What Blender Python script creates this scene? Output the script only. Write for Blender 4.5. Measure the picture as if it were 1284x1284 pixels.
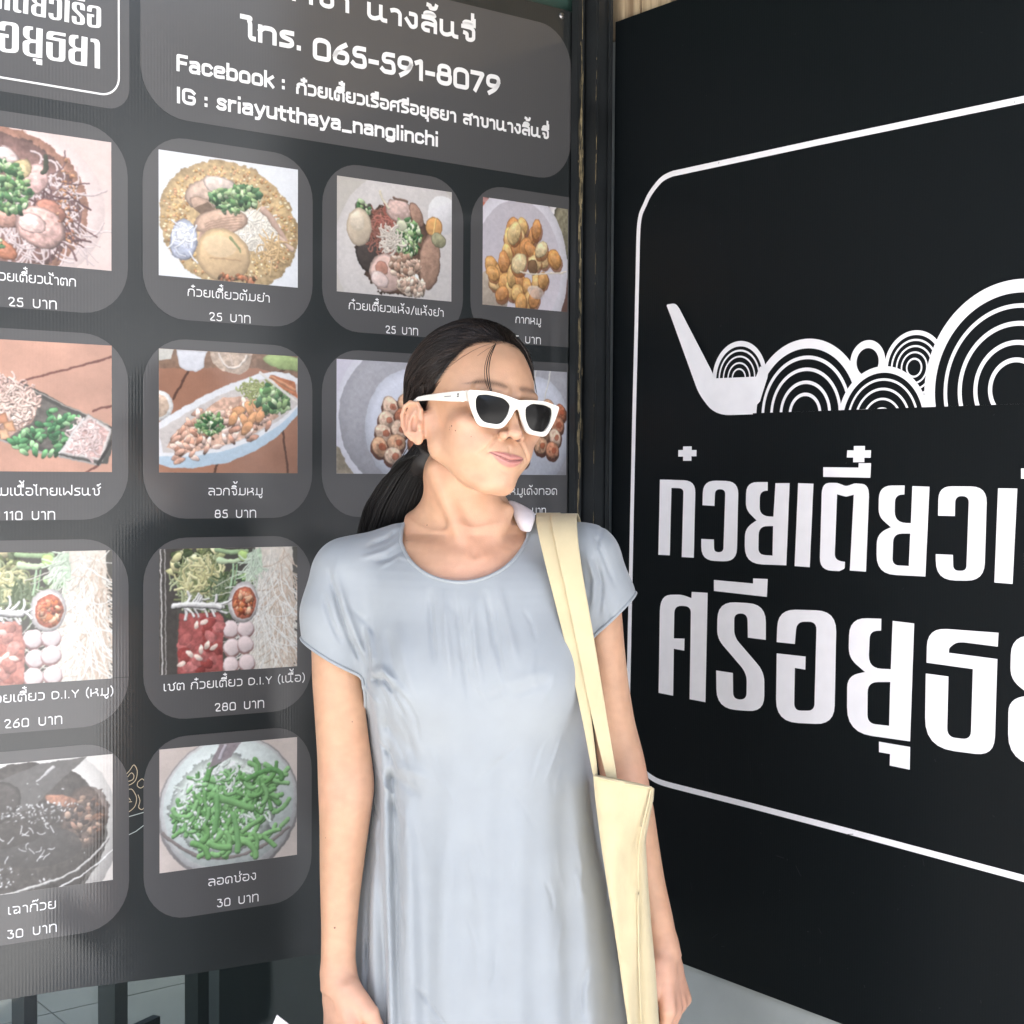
import bpy, bmesh, math, random
import numpy as np
from mathutils import Vector, Matrix

random.seed(7)
for _o in list(bpy.data.objects):
    bpy.data.objects.remove(_o, do_unlink=True)
S = bpy.context.scene
COL = S.collection
R = math.radians

# ------------------------------------------------------------------ camera, light, exposure
CAM_H = 1.45
cam = bpy.data.objects.new('camera', bpy.data.cameras.new('camera'))
COL.objects.link(cam)
cam.data.sensor_width = 36.0
cam.data.lens = 36.0 * 1848.82 / 1284.0
cam.data.clip_start = 0.05
cam.data.clip_end = 500.0
PITCH, ROLL = R(-1.70175), R(0.33182)
_cf = Vector((0, math.cos(PITCH), math.sin(PITCH)))
_r0 = Vector((1, 0, 0)); _u0 = Vector((0, -math.sin(PITCH), math.cos(PITCH)))
_cr = _r0 * math.cos(ROLL) + _u0 * math.sin(ROLL)
_cu = -_r0 * math.sin(ROLL) + _u0 * math.cos(ROLL)
_m = Matrix((_cr, _cu, -_cf)).transposed().to_4x4()
_m.translation = Vector((0, 0, CAM_H))
cam.matrix_world = _m
S.camera = cam

SUN_EL, SUN_AZ = R(64), R(214)        # azimuth measured from +Y clockwise: from behind the camera, to the left
world = bpy.data.worlds.new('World'); S.world = world; world.use_nodes = True
_nt = world.node_tree; _nt.nodes.clear()
_sky = _nt.nodes.new('ShaderNodeTexSky'); _sky.sky_type = 'NISHITA'; _sky.sun_disc = False
_sky.sun_elevation = SUN_EL; _sky.sun_rotation = SUN_AZ
_sky.dust_density = 3.0
_bg = _nt.nodes.new('ShaderNodeBackground'); _bg.inputs['Strength'].default_value = 0.15
_wo = _nt.nodes.new('ShaderNodeOutputWorld')
_nt.links.new(_sky.outputs[0], _bg.inputs[0]); _nt.links.new(_bg.outputs[0], _wo.inputs[0])
sun = bpy.data.objects.new('sun', bpy.data.lights.new('sun', 'SUN'))
sun.data.energy = 4.5; sun.data.angle = R(0.5); sun.data.color = (1.0, 0.955, 0.89)
_sd = Vector((math.sin(SUN_AZ) * math.cos(SUN_EL), math.cos(SUN_AZ) * math.cos(SUN_EL), math.sin(SUN_EL)))
sun.rotation_euler = _sd.to_track_quat('Z', 'Y').to_euler()
COL.objects.link(sun)
S.view_settings.view_transform = 'Standard'
S.view_settings.look = 'None'
S.view_settings.exposure = 2.34
S.view_settings.gamma = 1.0
S.cycles.max_bounces = 10
S.cycles.diffuse_bounces = 5
S.cycles.sample_clamp_indirect = 8.0

# ------------------------------------------------------------------ helpers
def link(o, parent=None):
    COL.objects.link(o)
    if parent is not None:
        o.parent = parent
    return o

def tag(o, label=None, cat=None, group=None, kind=None):
    if label: o['label'] = label
    if cat: o['category'] = cat
    if group: o['group'] = group
    if kind: o['kind'] = kind
    return o

def empty(name, loc=(0, 0, 0)):
    o = bpy.data.objects.new(name, None)
    o.empty_display_size = 0.1
    o.location = loc
    return link(o)

def mesh_obj(name, verts, faces, mat, parent=None, smooth=False):
    me = bpy.data.meshes.new(name)
    me.from_pydata([tuple(v) for v in verts], [], [tuple(f) for f in faces])
    me.update()
    if smooth:
        me.polygons.foreach_set('use_smooth', [True] * len(me.polygons))
    if mat is not None: me.materials.append(mat)
    o = bpy.data.objects.new(name, me)
    link(o)
    if parent is not None:
        o.parent = parent
        o.matrix_parent_inverse = Matrix.Translation(parent.location).inverted()
    return o

def bm_obj(name, bm, mat, parent=None, smooth=False):
    me = bpy.data.meshes.new(name)
    bmesh.ops.recalc_face_normals(bm, faces=bm.faces[:])
    bm.to_mesh(me); bm.free()
    if smooth:
        me.polygons.foreach_set('use_smooth', [True] * len(me.polygons))
    if mat is not None: me.materials.append(mat)
    o = bpy.data.objects.new(name, me)
    link(o)
    if parent is not None:
        o.parent = parent
        o.matrix_parent_inverse = Matrix.Translation(parent.location).inverted()
    return o

def box_bm(bm, p0, ax, ay, az, bevel=0.0):
    """box with corner p0 and edge vectors"""
    p0, ax, ay, az = Vector(p0), Vector(ax), Vector(ay), Vector(az)
    vs = [bm.verts.new(p0 + ax * i + ay * j + az * k) for k in (0, 1) for j in (0, 1) for i in (0, 1)]
    fs = [(0, 1, 3, 2), (4, 6, 7, 5), (0, 4, 5, 1), (2, 3, 7, 6), (0, 2, 6, 4), (1, 5, 7, 3)]
    faces = [bm.faces.new([vs[i] for i in f]) for f in fs]
    if bevel > 0:
        eds = list({e for f in faces for e in f.edges})
        bmesh.ops.bevel(bm, geom=eds, offset=bevel, segments=2, affect='EDGES')

def box(name, p0, ax, ay, az, mat, parent=None, bevel=0.0):
    bm = bmesh.new(); box_bm(bm, p0, ax, ay, az, bevel)
    return bm_obj(name, bm, mat, parent)

# ------------------------------------------------------------------ materials
def nodes_of(m):
    m.use_nodes = True
    nt = m.node_tree
    return nt, nt.nodes['Principled BSDF']

def setp(b, **kw):
    for k, v in kw.items():
        b.inputs[k.replace('_', ' ')].default_value = v

def principled(name, col, rough=0.6, spec=0.5, metal=0.0, noise=0.0, nscale=20.0, bump=0.0, bscale=60.0, coat=0.0, coat_r=0.2, coords='Object'):
    m = bpy.data.materials.new(name)
    nt, b = nodes_of(m)
    b.inputs['Base Color'].default_value = (*col, 1)
    b.inputs['Roughness'].default_value = rough
    b.inputs['Specular IOR Level'].default_value = spec
    b.inputs['Metallic'].default_value = metal
    b.inputs['Coat Weight'].default_value = coat
    b.inputs['Coat Roughness'].default_value = coat_r
    tc = nt.nodes.new('ShaderNodeTexCoord')
    if noise > 0:
        n = nt.nodes.new('ShaderNodeTexNoise'); n.inputs['Scale'].default_value = nscale; n.inputs['Detail'].default_value = 6
        nt.links.new(tc.outputs[coords], n.inputs['Vector'])
        mr = nt.nodes.new('ShaderNodeMapRange')
        mr.inputs['From Min'].default_value = 0.3; mr.inputs['From Max'].default_value = 0.7
        mr.inputs['To Min'].default_value = 1 - noise; mr.inputs['To Max'].default_value = 1 + noise
        nt.links.new(n.outputs['Fac'], mr.inputs['Value'])
        mx = nt.nodes.new('ShaderNodeMix'); mx.data_type = 'RGBA'; mx.blend_type = 'MULTIPLY'
        mx.inputs[0].default_value = 1.0
        mx.inputs[6].default_value = (*col, 1)
        cb = nt.nodes.new('ShaderNodeCombineColor')
        for i in range(3): nt.links.new(mr.outputs[0], cb.inputs[i])
        nt.links.new(cb.outputs[0], mx.inputs[7])
        nt.links.new(mx.outputs[2], b.inputs['Base Color'])
    if bump > 0:
        n2 = nt.nodes.new('ShaderNodeTexNoise'); n2.inputs['Scale'].default_value = bscale; n2.inputs['Detail'].default_value = 4
        nt.links.new(tc.outputs[coords], n2.inputs['Vector'])
        bp = nt.nodes.new('ShaderNodeBump'); bp.inputs['Strength'].default_value = bump; bp.inputs['Distance'].default_value = 0.002
        nt.links.new(n2.outputs['Fac'], bp.inputs['Height'])
        nt.links.new(bp.outputs[0], b.inputs['Normal'])
    return m

# ------------------------------------------------------------------ the corner: two walls meeting at right angles
PHI = R(52.1776)
CORNER = Vector((0.14484, 2.6, 0.0))
DL = Vector((-math.sin(PHI), -math.cos(PHI), 0))      # along the left wall, away from the corner
DR = Vector((math.cos(PHI), -math.sin(PHI), 0))       # along the right wall, away from the corner
NL = DR.copy()                                        # outward normal of the left wall
NR = DL.copy()                                        # outward normal of the right wall
UP = Vector((0, 0, 1))

def LW(s, z, off=0.0):
    return CORNER + DL * s + UP * z + NL * off
def RW(s, z, off=0.0):
    return CORNER + DR * s + UP * z + NR * off
# ------------------------------------------------------------------ stroke lettering (rounded single-line letter shapes, swept to flat ribbons)
# each entry: (advance width, [stroke, ...]); a stroke is a list of points; corners are rounded when swept
def _n(w=.62): return [[(0, 0), (0, 1)], [(0, .72), (.16, 1), (w - .12, 1), (w, .82), (w, 0)]]
THAI = {
 'ก': (.66, [[(0, 0), (0, .56), (.13, .66), (.0, .8), (.14, 1), (.5, 1), (.64, .82), (.64, 0)]]),
 'ท': (.68, _n(.66)),
 'ว': (.5, [[(.0, 1), (.36, 1), (.5, .82), (.5, .18), (.36, 0), (.0, 0)]]),
 'ย': (.66, [[(.22, 1), (.04, 1), (0, .78), (.06, .56), (.26, .53)], [(.06, .56), (0, .4), (0, .18), (.14, 0), (.64, 0), (.64, 1)]]),
 'เ': (.14, [[(0, 1), (0, .12), (.06, 0), (.16, 0)]]),
 'แ': (.46, [[(0, 1), (0, .12), (.06, 0), (.16, 0)], [(.3, 1), (.3, .12), (.36, 0), (.46, 0)]]),
 'ต': (.7, [[(.3, .46), (.3, .0), (.1, .0), (0, .16), (0, .8), (.1, 1), (.22, 1), (.35, .86), (.48, 1), (.58, 1), (.7, .8), (.7, 0)]]),
 'ด': (.66, [[(.28, .46), (.28, .0), (.1, .0), (0, .16), (0, .8), (.15, 1), (.5, 1), (.66, .8), (.66, 0)]]),
 'น': (.8, [[(0, 1), (0, .18), (.12, 0), (.3, 0), (.56, .2)], [(.56, 1), (.56, .2), (.64, 0), (.78, 0)]]),
 'ม': (.74, [[(.12, 1), (.12, .12), (.0, 0)], [(.12, .12), (.24, 0), (.58, 0), (.72, .18), (.72, 1)]]),
 'บ': (.66, [[(0, 1), (0, .18), (.14, 0), (.5, 0), (.64, .18), (.64, 1)]]),
 'า': (.4, [[(.0, .94), (.1, 1), (.26, 1), (.38, .82), (.38, 0)]]),
 'ำ': (.4, [[(.0, .94), (.1, 1), (.26, 1), (.38, .82), (.38, 0)], [(-.2, 1.36), (-.12, 1.28), (-.2, 1.2), (-.28, 1.28), (-.2, 1.36)]]),
 'อ': (.62, [[(.24, .5), (0, .5), (0, .18), (.14, 0), (.48, 0), (.62, .18), (.62, .82), (.48, 1), (.04, 1)]]),
 'ร': (.5, [[(.5, 1), (.14, 1), (0, .86), (.04, .64), (.46, .46), (.5, .3), (.5, .14), (.36, 0), (.0, 0)]]),
 'ล': (.62, [[(.02, 1), (.46, 1), (.62, .82), (.62, 0)], [(.62, .5), (.16, .56), (0, .4), (0, .14), (.1, 0), (.26, 0)]]),
 'ส': (.66, [[(.02, 1), (.46, 1), (.6, .82), (.6, 0)], [(.6, .5), (.16, .56), (0, .4), (0, .14), (.1, 0), (.26, 0)], [(.5, .98), (.74, 1.2)]]),
 'ง': (.5, [[(.2, 1), (.46, 1), (.46, .14), (.34, 0), (.22, 0), (.0, .5)]]),
 'ห': (.7, [[(0, 1), (0, 0)], [(0, .34), (.26, .42), (.62, .66), (.64, 1), (.46, 1)], [(.4, .5), (.64, .38), (.68, .2), (.68, 0)]]),
 'จ': (.58, [[(.0, 1), (.42, 1), (.56, .82), (.56, .16), (.44, 0), (.22, 0), (.22, .46), (.1, .5)]]),
 'ข': (.62, [[(0, 1), (.14, 1), (.14, .14), (.26, 0), (.5, 0), (.62, .16), (.62, 1)]]),
 'ช': (.66, [[(0, 1), (.14, 1), (.14, .14), (.26, 0), (.5, 0), (.62, .16), (.62, .74), (.5, .9), (.76, 1.14)]]),
 'ซ': (.66, [[(0, .9), (.08, 1), (.16, .86), (.16, .14), (.26, 0), (.5, 0), (.62, .16), (.62, .74), (.5, .9), (.76, 1.14)]]),
 'ธ': (.6, [[(.6, 1), (.12, 1), (0, .86), (0, .68), (.6, .6), (.6, .16), (.48, 0), (.14, 0), (.0, .16), (.0, .42)]]),
 'ศ': (.7, [[(0, 0), (0, .82), (.14, 1), (.48, 1), (.62, .82), (.62, 0)], [(.0, .4), (.3, .5)], [(.54, .98), (.78, 1.2)]]),
 'ฉ': (.66, [[(.0, 1), (.46, 1), (.6, .82), (.6, .0)], [(.6, .28), (.36, .02), (.1, .02), (.1, .5), (.3, .5)]]),
 'ฟ': (.84, [[(0, 1), (0, .1), (.1, .04), (.4, .66), (.7, .04), (.8, .1), (.8, 1.42)]]),
 'ค': (.64, [[(0, 0), (0, .82), (.14, 1), (.48, 1), (.62, .82), (.62, 0)], [(.0, .4), (.3, .5)]]),
 'ไ': (.26, [[(-.14, 1.5), (.0, 1.34), (.14, 1.5)], [(.1, 1.4), (.1, .12), (.16, 0), (.26, 0)]]),
 'โ': (.26, [[(-.26, 1.5), (.14, 1.5), (.04, 1.3), (.1, 1.1), (.1, .12), (.16, 0), (.26, 0)]]),
}
# marks: drawn relative to the right edge of the consonant; (upper, strokes)
def _up(k, extra=()):
    return [[(-.56, 1.22), (-.44, 1.42), (-.14, 1.42), (.0, 1.22), (-.56, 1.22)]] + list(extra)
MARK = {
 'ิ': (1, _up(0)), 'ี': (1, _up(0, [[(.0, 1.2), (.0, 1.62)]])), 'ื': (1, _up(0, [[(.0, 1.2), (.0, 1.62)], [(-.16, 1.42), (-.16, 1.62)]])),
 '่': (2, [[(-.08, 1.3), (-.08, 1.62)]]), '้': (2, [[(-.36, 1.62), (-.24, 1.58), (-.28, 1.38), (.0, 1.42), (.04, 1.64)]]),
 '๊': (2, [[(-.44, 1.4), (-.38, 1.6), (-.28, 1.44), (-.18, 1.6), (-.06, 1.44), (.04, 1.64)]]),
 '๋': (2, [[(-.3, 1.5), (.02, 1.5)], [(-.14, 1.34), (-.14, 1.66)]]),
 '์': (2, [[(-.26, 1.5), (-.14, 1.58), (-.04, 1.5), (-.14, 1.36), (-.26, 1.5)], [(-.06, 1.54), (.1, 1.7)]]),
 'ุ': (0, [[(-.2, -.2), (-.04, -.2), (-.04, -.5)]]), 'ู': (0, [[(-.34, -.2), (-.26, -.46), (-.08, -.46), (-.04, -.2)]]),
}
def _o(w=.6, h=.74): return [[(w / 2, 0), (0, 0), (0, h), (w, h), (w, 0), (w / 2, 0)]]
LATIN = {
 '0': (.62, [[(.31, 0), (0, 0), (0, 1.04), (.62, 1.04), (.62, 0), (.31, 0)]]),
 '1': (.26, [[(0, .9), (.22, 1.04), (.22, 0)]]),
 '2': (.56, [[(.02, .86), (.1, 1.04), (.5, 1.04), (.54, .66), (.0, 0), (.58, 0)]]),
 '3': (.54, [[(.02, 1.04), (.5, 1.04), (.22, .6), (.54, .58), (.52, 0), (.1, 0), (.0, .14)]]),
 '5': (.54, [[(.5, 1.04), (.08, 1.04), (.04, .56), (.5, .66), (.56, .0), (.1, 0), (0, .12)]]),
 '6': (.58, [[(.48, 1.04), (.2, .8), (0, .4), (.02, 0), (.56, 0), (.58, .6), (.1, .58), (.02, .36)]]),
 '7': (.54, [[(0, 1.04), (.54, 1.04), (.16, 0)]]),
 '8': (.58, [[(.29, .56), (.04, .56), (.04, 1.04), (.54, 1.04), (.54, .56), (.29, .56)], [(.29, .56), (0, .56), (0, 0), (.58, 0), (.58, .56), (.29, .56)]]),
 '9': (.58, [[(.1, 0), (.38, .24), (.58, .64), (.56, 1.04), (.02, 1.04), (0, .44), (.48, .46), (.56, .68)]]),
 'a': (.52, [[(.04, .7), (.5, .78), (.5, 0)], [(.5, .42), (.0, .44), (.0, -.02), (.38, .0), (.5, .16)]]),
 'b': (.54, [[(0, 1.08), (0, 0)], [(0, .2), (.1, 0), (.54, 0), (.54, .74), (.1, .74), (0, .54)]]),
 'c': (.5, [[(.5, .6), (.4, .74), (0, .74), (0, 0), (.4, 0), (.5, .14)]]),
 'e': (.54, [[(.02, .39), (.54, .39), (.54, .74), (0, .74), (0, 0), (.3, 0), (.5, .03)]]),
 'g': (.54, [[(.54, .74), (.54, -.28), (.1, -.28), (.04, -.2)], [(.54, .2), (.44, 0), (0, 0), (0, .74), (.44, .74), (.54, .54)]]),
 'h': (.52, [[(0, 1.08), (0, 0)], [(0, .5), (.1, .74), (.52, .74), (.52, 0)]]),
 'i': (.04, [[(.02, .68), (.02, 0)], [(.02, 1.12), (.02, 1.13)]]),
 'k': (.48, [[(0, 1.08), (0, 0)], [(.46, .76), (.04, .36)], [(.14, .46), (.48, 0)]]),
 'l': (.06, [[(.02, 1.08), (.02, 0)]]),
 'n': (.52, [[(0, .76), (0, 0)], [(0, .5), (.1, .74), (.52, .74), (.52, 0)]]),
 'o': (.56, _o(.56)), 's': (.46, [[(.44, .66), (.34, .76), (.02, .74), (.04, .42), (.44, .36), (.44, 0), (.08, 0), (0, .1)]]),
 'r': (.34, [[(0, .76), (0, 0)], [(0, .46), (.1, .74), (.34, .74)]]),
 't': (.34, [[(.12, .98), (.12, .04), (.34, .0)], [(-.04, .72), (.34, .72)]]),
 'u': (.52, [[(0, .76), (0, 0), (.42, 0), (.52, .24)], [(.52, .76), (.52, 0)]]),
 'y': (.52, [[(0, .76), (.28, .0)], [(.54, .76), (.2, -.28), (.04, -.28)]]),
 'F': (.5, [[(0, 0), (0, 1.04), (.5, 1.04)], [(0, .54), (.44, .54)]]),
 'I': (.08, [[(.03, 0), (.03, 1.04)]]),
 'G': (.66, [[(.62, .86), (.46, 1.04), (0, 1.04), (0, 0), (.64, 0), (.64, .5), (.36, .5)]]),
 'D': (.62, [[(0, 0), (0, 1.04), (.4, 1.04), (.62, .8), (.62, .24), (.4, 0), (0, 0)]]),
 'Y': (.6, [[(0, 1.04), (.3, .5), (.6, 1.04)], [(.3, .5), (.3, 0)]]),
 '.': (.08, [[(.02, 0), (.02, .02)]]), ':': (.08, [[(.02, .08), (.02, .1)], [(.02, .6), (.02, .62)]]),
 '-': (.3, [[(0, .42), (.3, .42)]]), '_': (.5, [[(0, -.1), (.5, -.1)]]), '/': (.36, [[(0, -.1), (.36, 1.3)]]),
 '(': (.2, [[(.2, 1.3), (.02, .9), (.02, .2), (.2, -.2)]]), ')': (.2, [[(0, 1.3), (.18, .9), (.18, .2), (0, -.2)]]),
}
def round_path(pts, frac=.49, seg=5, rmax=.32):
    if len(pts) < 3: return [np.array(p, float) for p in pts]
    P = [np.array(p, float) for p in pts]
    closed = np.allclose(P[0], P[-1])
    out = []
    if not closed: out.append(P[0])
    rng = range(1, len(P) - 1) if not closed else range(0, len(P) - 1)
    for i in rng:
        a, p, b = P[i - 1] if i > 0 else P[-2], P[i], P[i + 1]
        la, lb = np.linalg.norm(a - p), np.linalg.norm(b - p)
        r = min(rmax, la * frac, lb * frac)
        A, B = p + (a - p) / la * r, p + (b - p) / lb * r
        for t in np.linspace(0, 1, seg + 1):
            out.append(A * (1 - t) ** 2 + B * t * t + 2 * t * (1 - t) * p)
    out.append(out[0].copy() if closed else P[-1])
    q = [out[0]]
    for p in out[1:]:
        if np.linalg.norm(p - q[-1]) > 1e-5: q.append(p)
    return q

def ribbon(pts, w, off, place, V, F, jj):
    """sweep a flat ribbon of width w along pts (2D), put through place(x, y, offset)"""
    n = len(pts); base = len(V)
    closed = n > 2 and np.linalg.norm(pts[0] - pts[-1]) < 1e-4
    for i in range(n):
        if closed:
            a, b = pts[(i - 1) % (n - 1)], pts[(i + 1) % (n - 1)]
        else:
            a, b = pts[max(i - 1, 0)], pts[min(i + 1, n - 1)]
        d = b - a; d = d / (np.linalg.norm(d) + 1e-9); nn = np.array([-d[1], d[0]])
        k = 1.0
        if 0 < i < n - 1:
            d1 = pts[i] - pts[i - 1]; d1 = d1 / (np.linalg.norm(d1) + 1e-9)
            c = abs(d1 @ d); k = 1 / max(c, .6)
        p = pts[i].copy()
        if not closed and i == 0: p -= d * w * .0
        V.append(place(*(p + nn * w / 2 * k), off)); V.append(place(*(p - nn * w / 2 * k), off))
    for i in range(n - 1):
        a = base + 2 * i
        F.append((a, a + 1, a + 3, a + 2))

def layout(text, gap=.26, space=.36):
    """strokes of a line in letter units, and its total width"""
    x = 0.0; out = []; prev_upper = False; last_r = 0.0
    for ch in text:
        if ch == ' ':
            x += space; continue
        if ch in MARK:
            lvl, st = MARK[ch]
            dy = 0.0
            if lvl == 2: dy = .42 if prev_upper else -.04
            if lvl == 1: prev_upper = True
            out += [round_path([(px + last_r, py + dy) for px, py in s]) for s in st]
            continue
        w, st = THAI.get(ch) or LATIN[ch]
        g = gap
        if x > 0: x += g
        rm = .05 if ch in 'FkY71' else (.5 if ch in LATIN else .32)
        out += [round_path([(px + x, py) for px, py in s], rmax=rm) for s in st]
        x += w; last_r = x; prev_upper = False
    return out, x

def text_mesh(name, text, x0, x1, y, h, weight, place, mat, parent, off=.0004, gap=.26, space=.36):
    """text from x0 to x1 along the board, baseline y, letter height h, stroke weight (m)"""
    st, W = layout(text, gap, space)
    hw = weight / 2
    kx = (abs(x1 - x0) - weight) / W; ky = (h - weight); sg = 1 if x1 > x0 else -1
    V, F = [], []
    for j, s in enumerate(st):
        pts = s
        pts = [np.array([x0 + sg * (hw + p[0] * kx), y + hw + p[1] * ky]) for p in pts]
        # carry plain stroke ends out by half the weight
        if np.linalg.norm(pts[0] - pts[-1]) > 1e-5:
            for e, q in ((0, 1), (-1, -2)):
                d = pts[e] - pts[q]; pts[e] = pts[e] + d / (np.linalg.norm(d) + 1e-9) * hw
        ribbon(pts, weight, off + (j % 5) * .00004, place, V, F, j)
    return mesh_obj(name, V, F, mat, parent)
# ------------------------------------------------------------------ printed dish pictures, painted stroke by stroke
def vnoise(h, w, cells, rng, octv=3):
    out = np.zeros((h, w), np.float32); amp = 1.0; tot = 0
    for o in range(octv):
        n = max(2, int(cells * 2 ** o))
        g = rng.random((n + 2, n + 2)).astype(np.float32)
        ys = np.linspace(0, n, h, endpoint=False); xs = np.linspace(0, n, w, endpoint=False)
        yi = ys.astype(int); xi = xs.astype(int); fy = (ys - yi)[:, None]; fx = (xs - xi)[None]
        fy = fy * fy * (3 - 2 * fy); fx = fx * fx * (3 - 2 * fx)
        a = g[yi][:, xi]; b = g[yi][:, xi + 1]; c = g[yi + 1][:, xi]; d = g[yi + 1][:, xi + 1]
        out += amp * (a * (1 - fx) * (1 - fy) + b * fx * (1 - fy) + c * (1 - fx) * fy + d * fx * fy); tot += amp; amp *= .55
    return out / tot

class Print:
    def __init__(s, seed, base, w=380, h=306):
        s.w, s.h = w, h; s.rng = np.random.default_rng(seed); s.asp = h / w
        s.c = np.ones((h, w, 3), np.float32) * np.array(base, np.float32) / 255
        yy, xx = np.mgrid[0:h, 0:w]; s.X = (xx + .5) / w; s.Y = (yy + .5) / w     # both in units of the width
        s.N1 = vnoise(h, w, 8, s.rng, 4) - .5; s.N2 = vnoise(h, w, 40, s.rng, 3) - .5; s.N3 = vnoise(h, w, 8, s.rng, 4) - .5
    def win(s, x0, y0, x1, y1):
        a = max(0, int(x0 * s.w) - 2); b = min(s.w, int(x1 * s.w) + 3); c = max(0, int(y0 * s.w) - 2); d = min(s.h, int(y1 * s.w) + 3)
        return (slice(c, max(c, d)), slice(a, max(a, b)))
    def put(s, sl, m, col):
        m = m[..., None]; s.c[sl] = s.c[sl] * (1 - m) + col * m
    def tint(s, amt, field=None):
        f = s.N1 if field is None else field
        s.c *= (1 + amt * f[..., None])
    def ell(s, cx, cy, rx, ry, ang, col, rim=.55, shade=.35, warp=.0, tex=.12, a=1.0, soft=1.2, rimw=.16):
        cy *= s.asp; R_ = max(rx, ry) * 1.3
        sl = s.win(cx - R_, cy - R_, cx + R_, cy + R_)
        X, Y = s.X[sl] - cx, s.Y[sl] - cy
        if X.size == 0: return
        ca, sa = math.cos(ang), math.sin(ang)
        u = (X * ca + Y * sa) / rx; v = (-X * sa + Y * ca) / ry
        r = np.sqrt(u * u + v * v) + warp * (s.N1[sl] * 1.6 + s.N2[sl])
        m = np.clip((1 - r) * min(rx, ry) * s.w / soft + .5, 0, 1) * a
        base = np.array(col, np.float32) / 255
        L = 1 + shade * (-(X / rx) * .35 - (Y / ry) * .75) * .7 + tex * 2 * s.N2[sl] + tex * s.N1[sl]
        e = np.clip((r - (1 - rimw)) / rimw, 0, 1)
        L = L * (1 - (1 - rim) * e)
        s.put(sl, m, np.clip(base * L[..., None], 0, 1))
    def path(s, pts, w, col, w2=None, shade=.4, a=1.0, tex=.06, soft=1.0):
        P = np.array([(x, y * s.asp) for x, y in pts], np.float32)
        if len(P) > 2:
            q = [P[0]]
            for i in range(1, len(P) - 1):
                for t in (.15, .5, .85):
                    A = (P[i - 1] + P[i]) / 2 if i > 1 else P[0]; B = (P[i] + P[i + 1]) / 2 if i < len(P) - 2 else P[-1]
                    q.append(A * (1 - t) ** 2 + B * t * t + 2 * t * (1 - t) * P[i])
            q.append(P[-1]); P = np.array(q)
        mn, mx = P.min(0) - w * 1.5, P.max(0) + w * 1.5
        sl = s.win(mn[0], mn[1], mx[0], mx[1])
        X, Y = s.X[sl], s.Y[sl]
        if X.size == 0: return
        best = np.full(X.shape, 9e9, np.float32); sd = np.zeros_like(best); n = len(P) - 1
        for i in range(n):
            d = P[i + 1] - P[i]; L2 = float(d @ d) + 1e-9
            t = np.clip(((X - P[i, 0]) * d[0] + (Y - P[i, 1]) * d[1]) / L2, 0, 1)
            dx, dy = X - P[i, 0] - t * d[0], Y - P[i, 1] - t * d[1]
            ww = w if w2 is None else w + (w2 - w) * (i + t) / n
            r = np.sqrt(dx * dx + dy * dy) / ww * w
            k = r < best; best = np.where(k, r, best); sd = np.where(k, (dy * .8 + dx * .3) / w, sd)
        m = np.clip((w - best) * s.w / soft + .5, 0, 1) * a
        base = np.array(col, np.float32) / 255
        Lg = 1 - shade * sd - shade * .6 * np.clip(best / w, 0, 1) ** 3 + tex * 2 * s.N2[sl]
        s.put(sl, m, np.clip(base * Lg[..., None], 0, 1))
    def poly(s, pts, col, tex=.1, shade=0, soft=1.2, rim=0, a=1.0):
        P = np.array([(x, y * s.asp) for x, y in pts], np.float32)
        mn, mx = P.min(0), P.max(0); sl = s.win(mn[0], mn[1], mx[0], mx[1])
        X, Y = s.X[sl], s.Y[sl]; ins = np.zeros(X.shape, bool); dd = np.full(X.shape, 9e9, np.float32)
        for i in range(len(P)):
            p, q = P[i - 1], P[i]; d = q - p
            c = ((p[1] > Y) != (q[1] > Y)) & (X < d[0] * (Y - p[1]) / (d[1] + 1e-12) + p[0]); ins ^= c
            t = np.clip(((X - p[0]) * d[0] + (Y - p[1]) * d[1]) / (float(d @ d) + 1e-9), 0, 1)
            dd = np.minimum(dd, np.hypot(X - p[0] - t * d[0], Y - p[1] - t * d[1]))
        sdv = np.where(ins, dd, -dd); m = np.clip(sdv * s.w / soft + .5, 0, 1) * a
        base = np.array(col, np.float32) / 255
        L = 1 + 2 * tex * s.N2[sl] + tex * s.N1[sl] + shade * ((Y - mn[1]) / (mx[1] - mn[1] + 1e-6) - .5)
        if rim: L = L * (1 - rim * np.clip(1 - dd / .012, 0, 1))
        s.put(sl, m, np.clip(base * L[..., None], 0, 1))
    def herbs(s, n, cx, cy, rx, ry, cols, size=.012, asp=(1.2, 2.6), **k):
        for _ in range(n):
            a = s.rng.random() * 6.283; r = math.sqrt(s.rng.random())
            c = cols[s.rng.integers(len(cols))]; j = s.rng.integers(-16, 17)
            z = size * (.6 + .8 * s.rng.random()); q = s.rng.uniform(*asp)
            s.ell(cx + rx * r * math.cos(a), cy + ry * r * math.sin(a), z * q, z, s.rng.random() * 3.14, [v + j for v in c], **{**dict(rim=.5, shade=.6, tex=.1), **k})
    def worms(s, n, cx, cy, rx, ry, col, w, ln, curl=1.0, ang=None, jit=14, **k):
        for _ in range(n):
            a = s.rng.random() * 6.283; r = math.sqrt(s.rng.random())
            x, y = cx + rx * r * math.cos(a), cy + ry * r * math.sin(a)
            th = (s.rng.random() * 6.283) if ang is None else ang + s.rng.normal() * .35
            P = [(x, y)]; cv = s.rng.normal() * curl
            for _i in range(4):
                th += cv * .5 + s.rng.normal() * .15
                x += math.cos(th) * ln / 4; y += math.sin(th) * ln / 4 / s.asp; P.append((x, y))
            j = s.rng.integers(-jit, jit + 1); s.path(P, w * s.rng.uniform(.8, 1.2), [c + j for c in col], **k)
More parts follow.
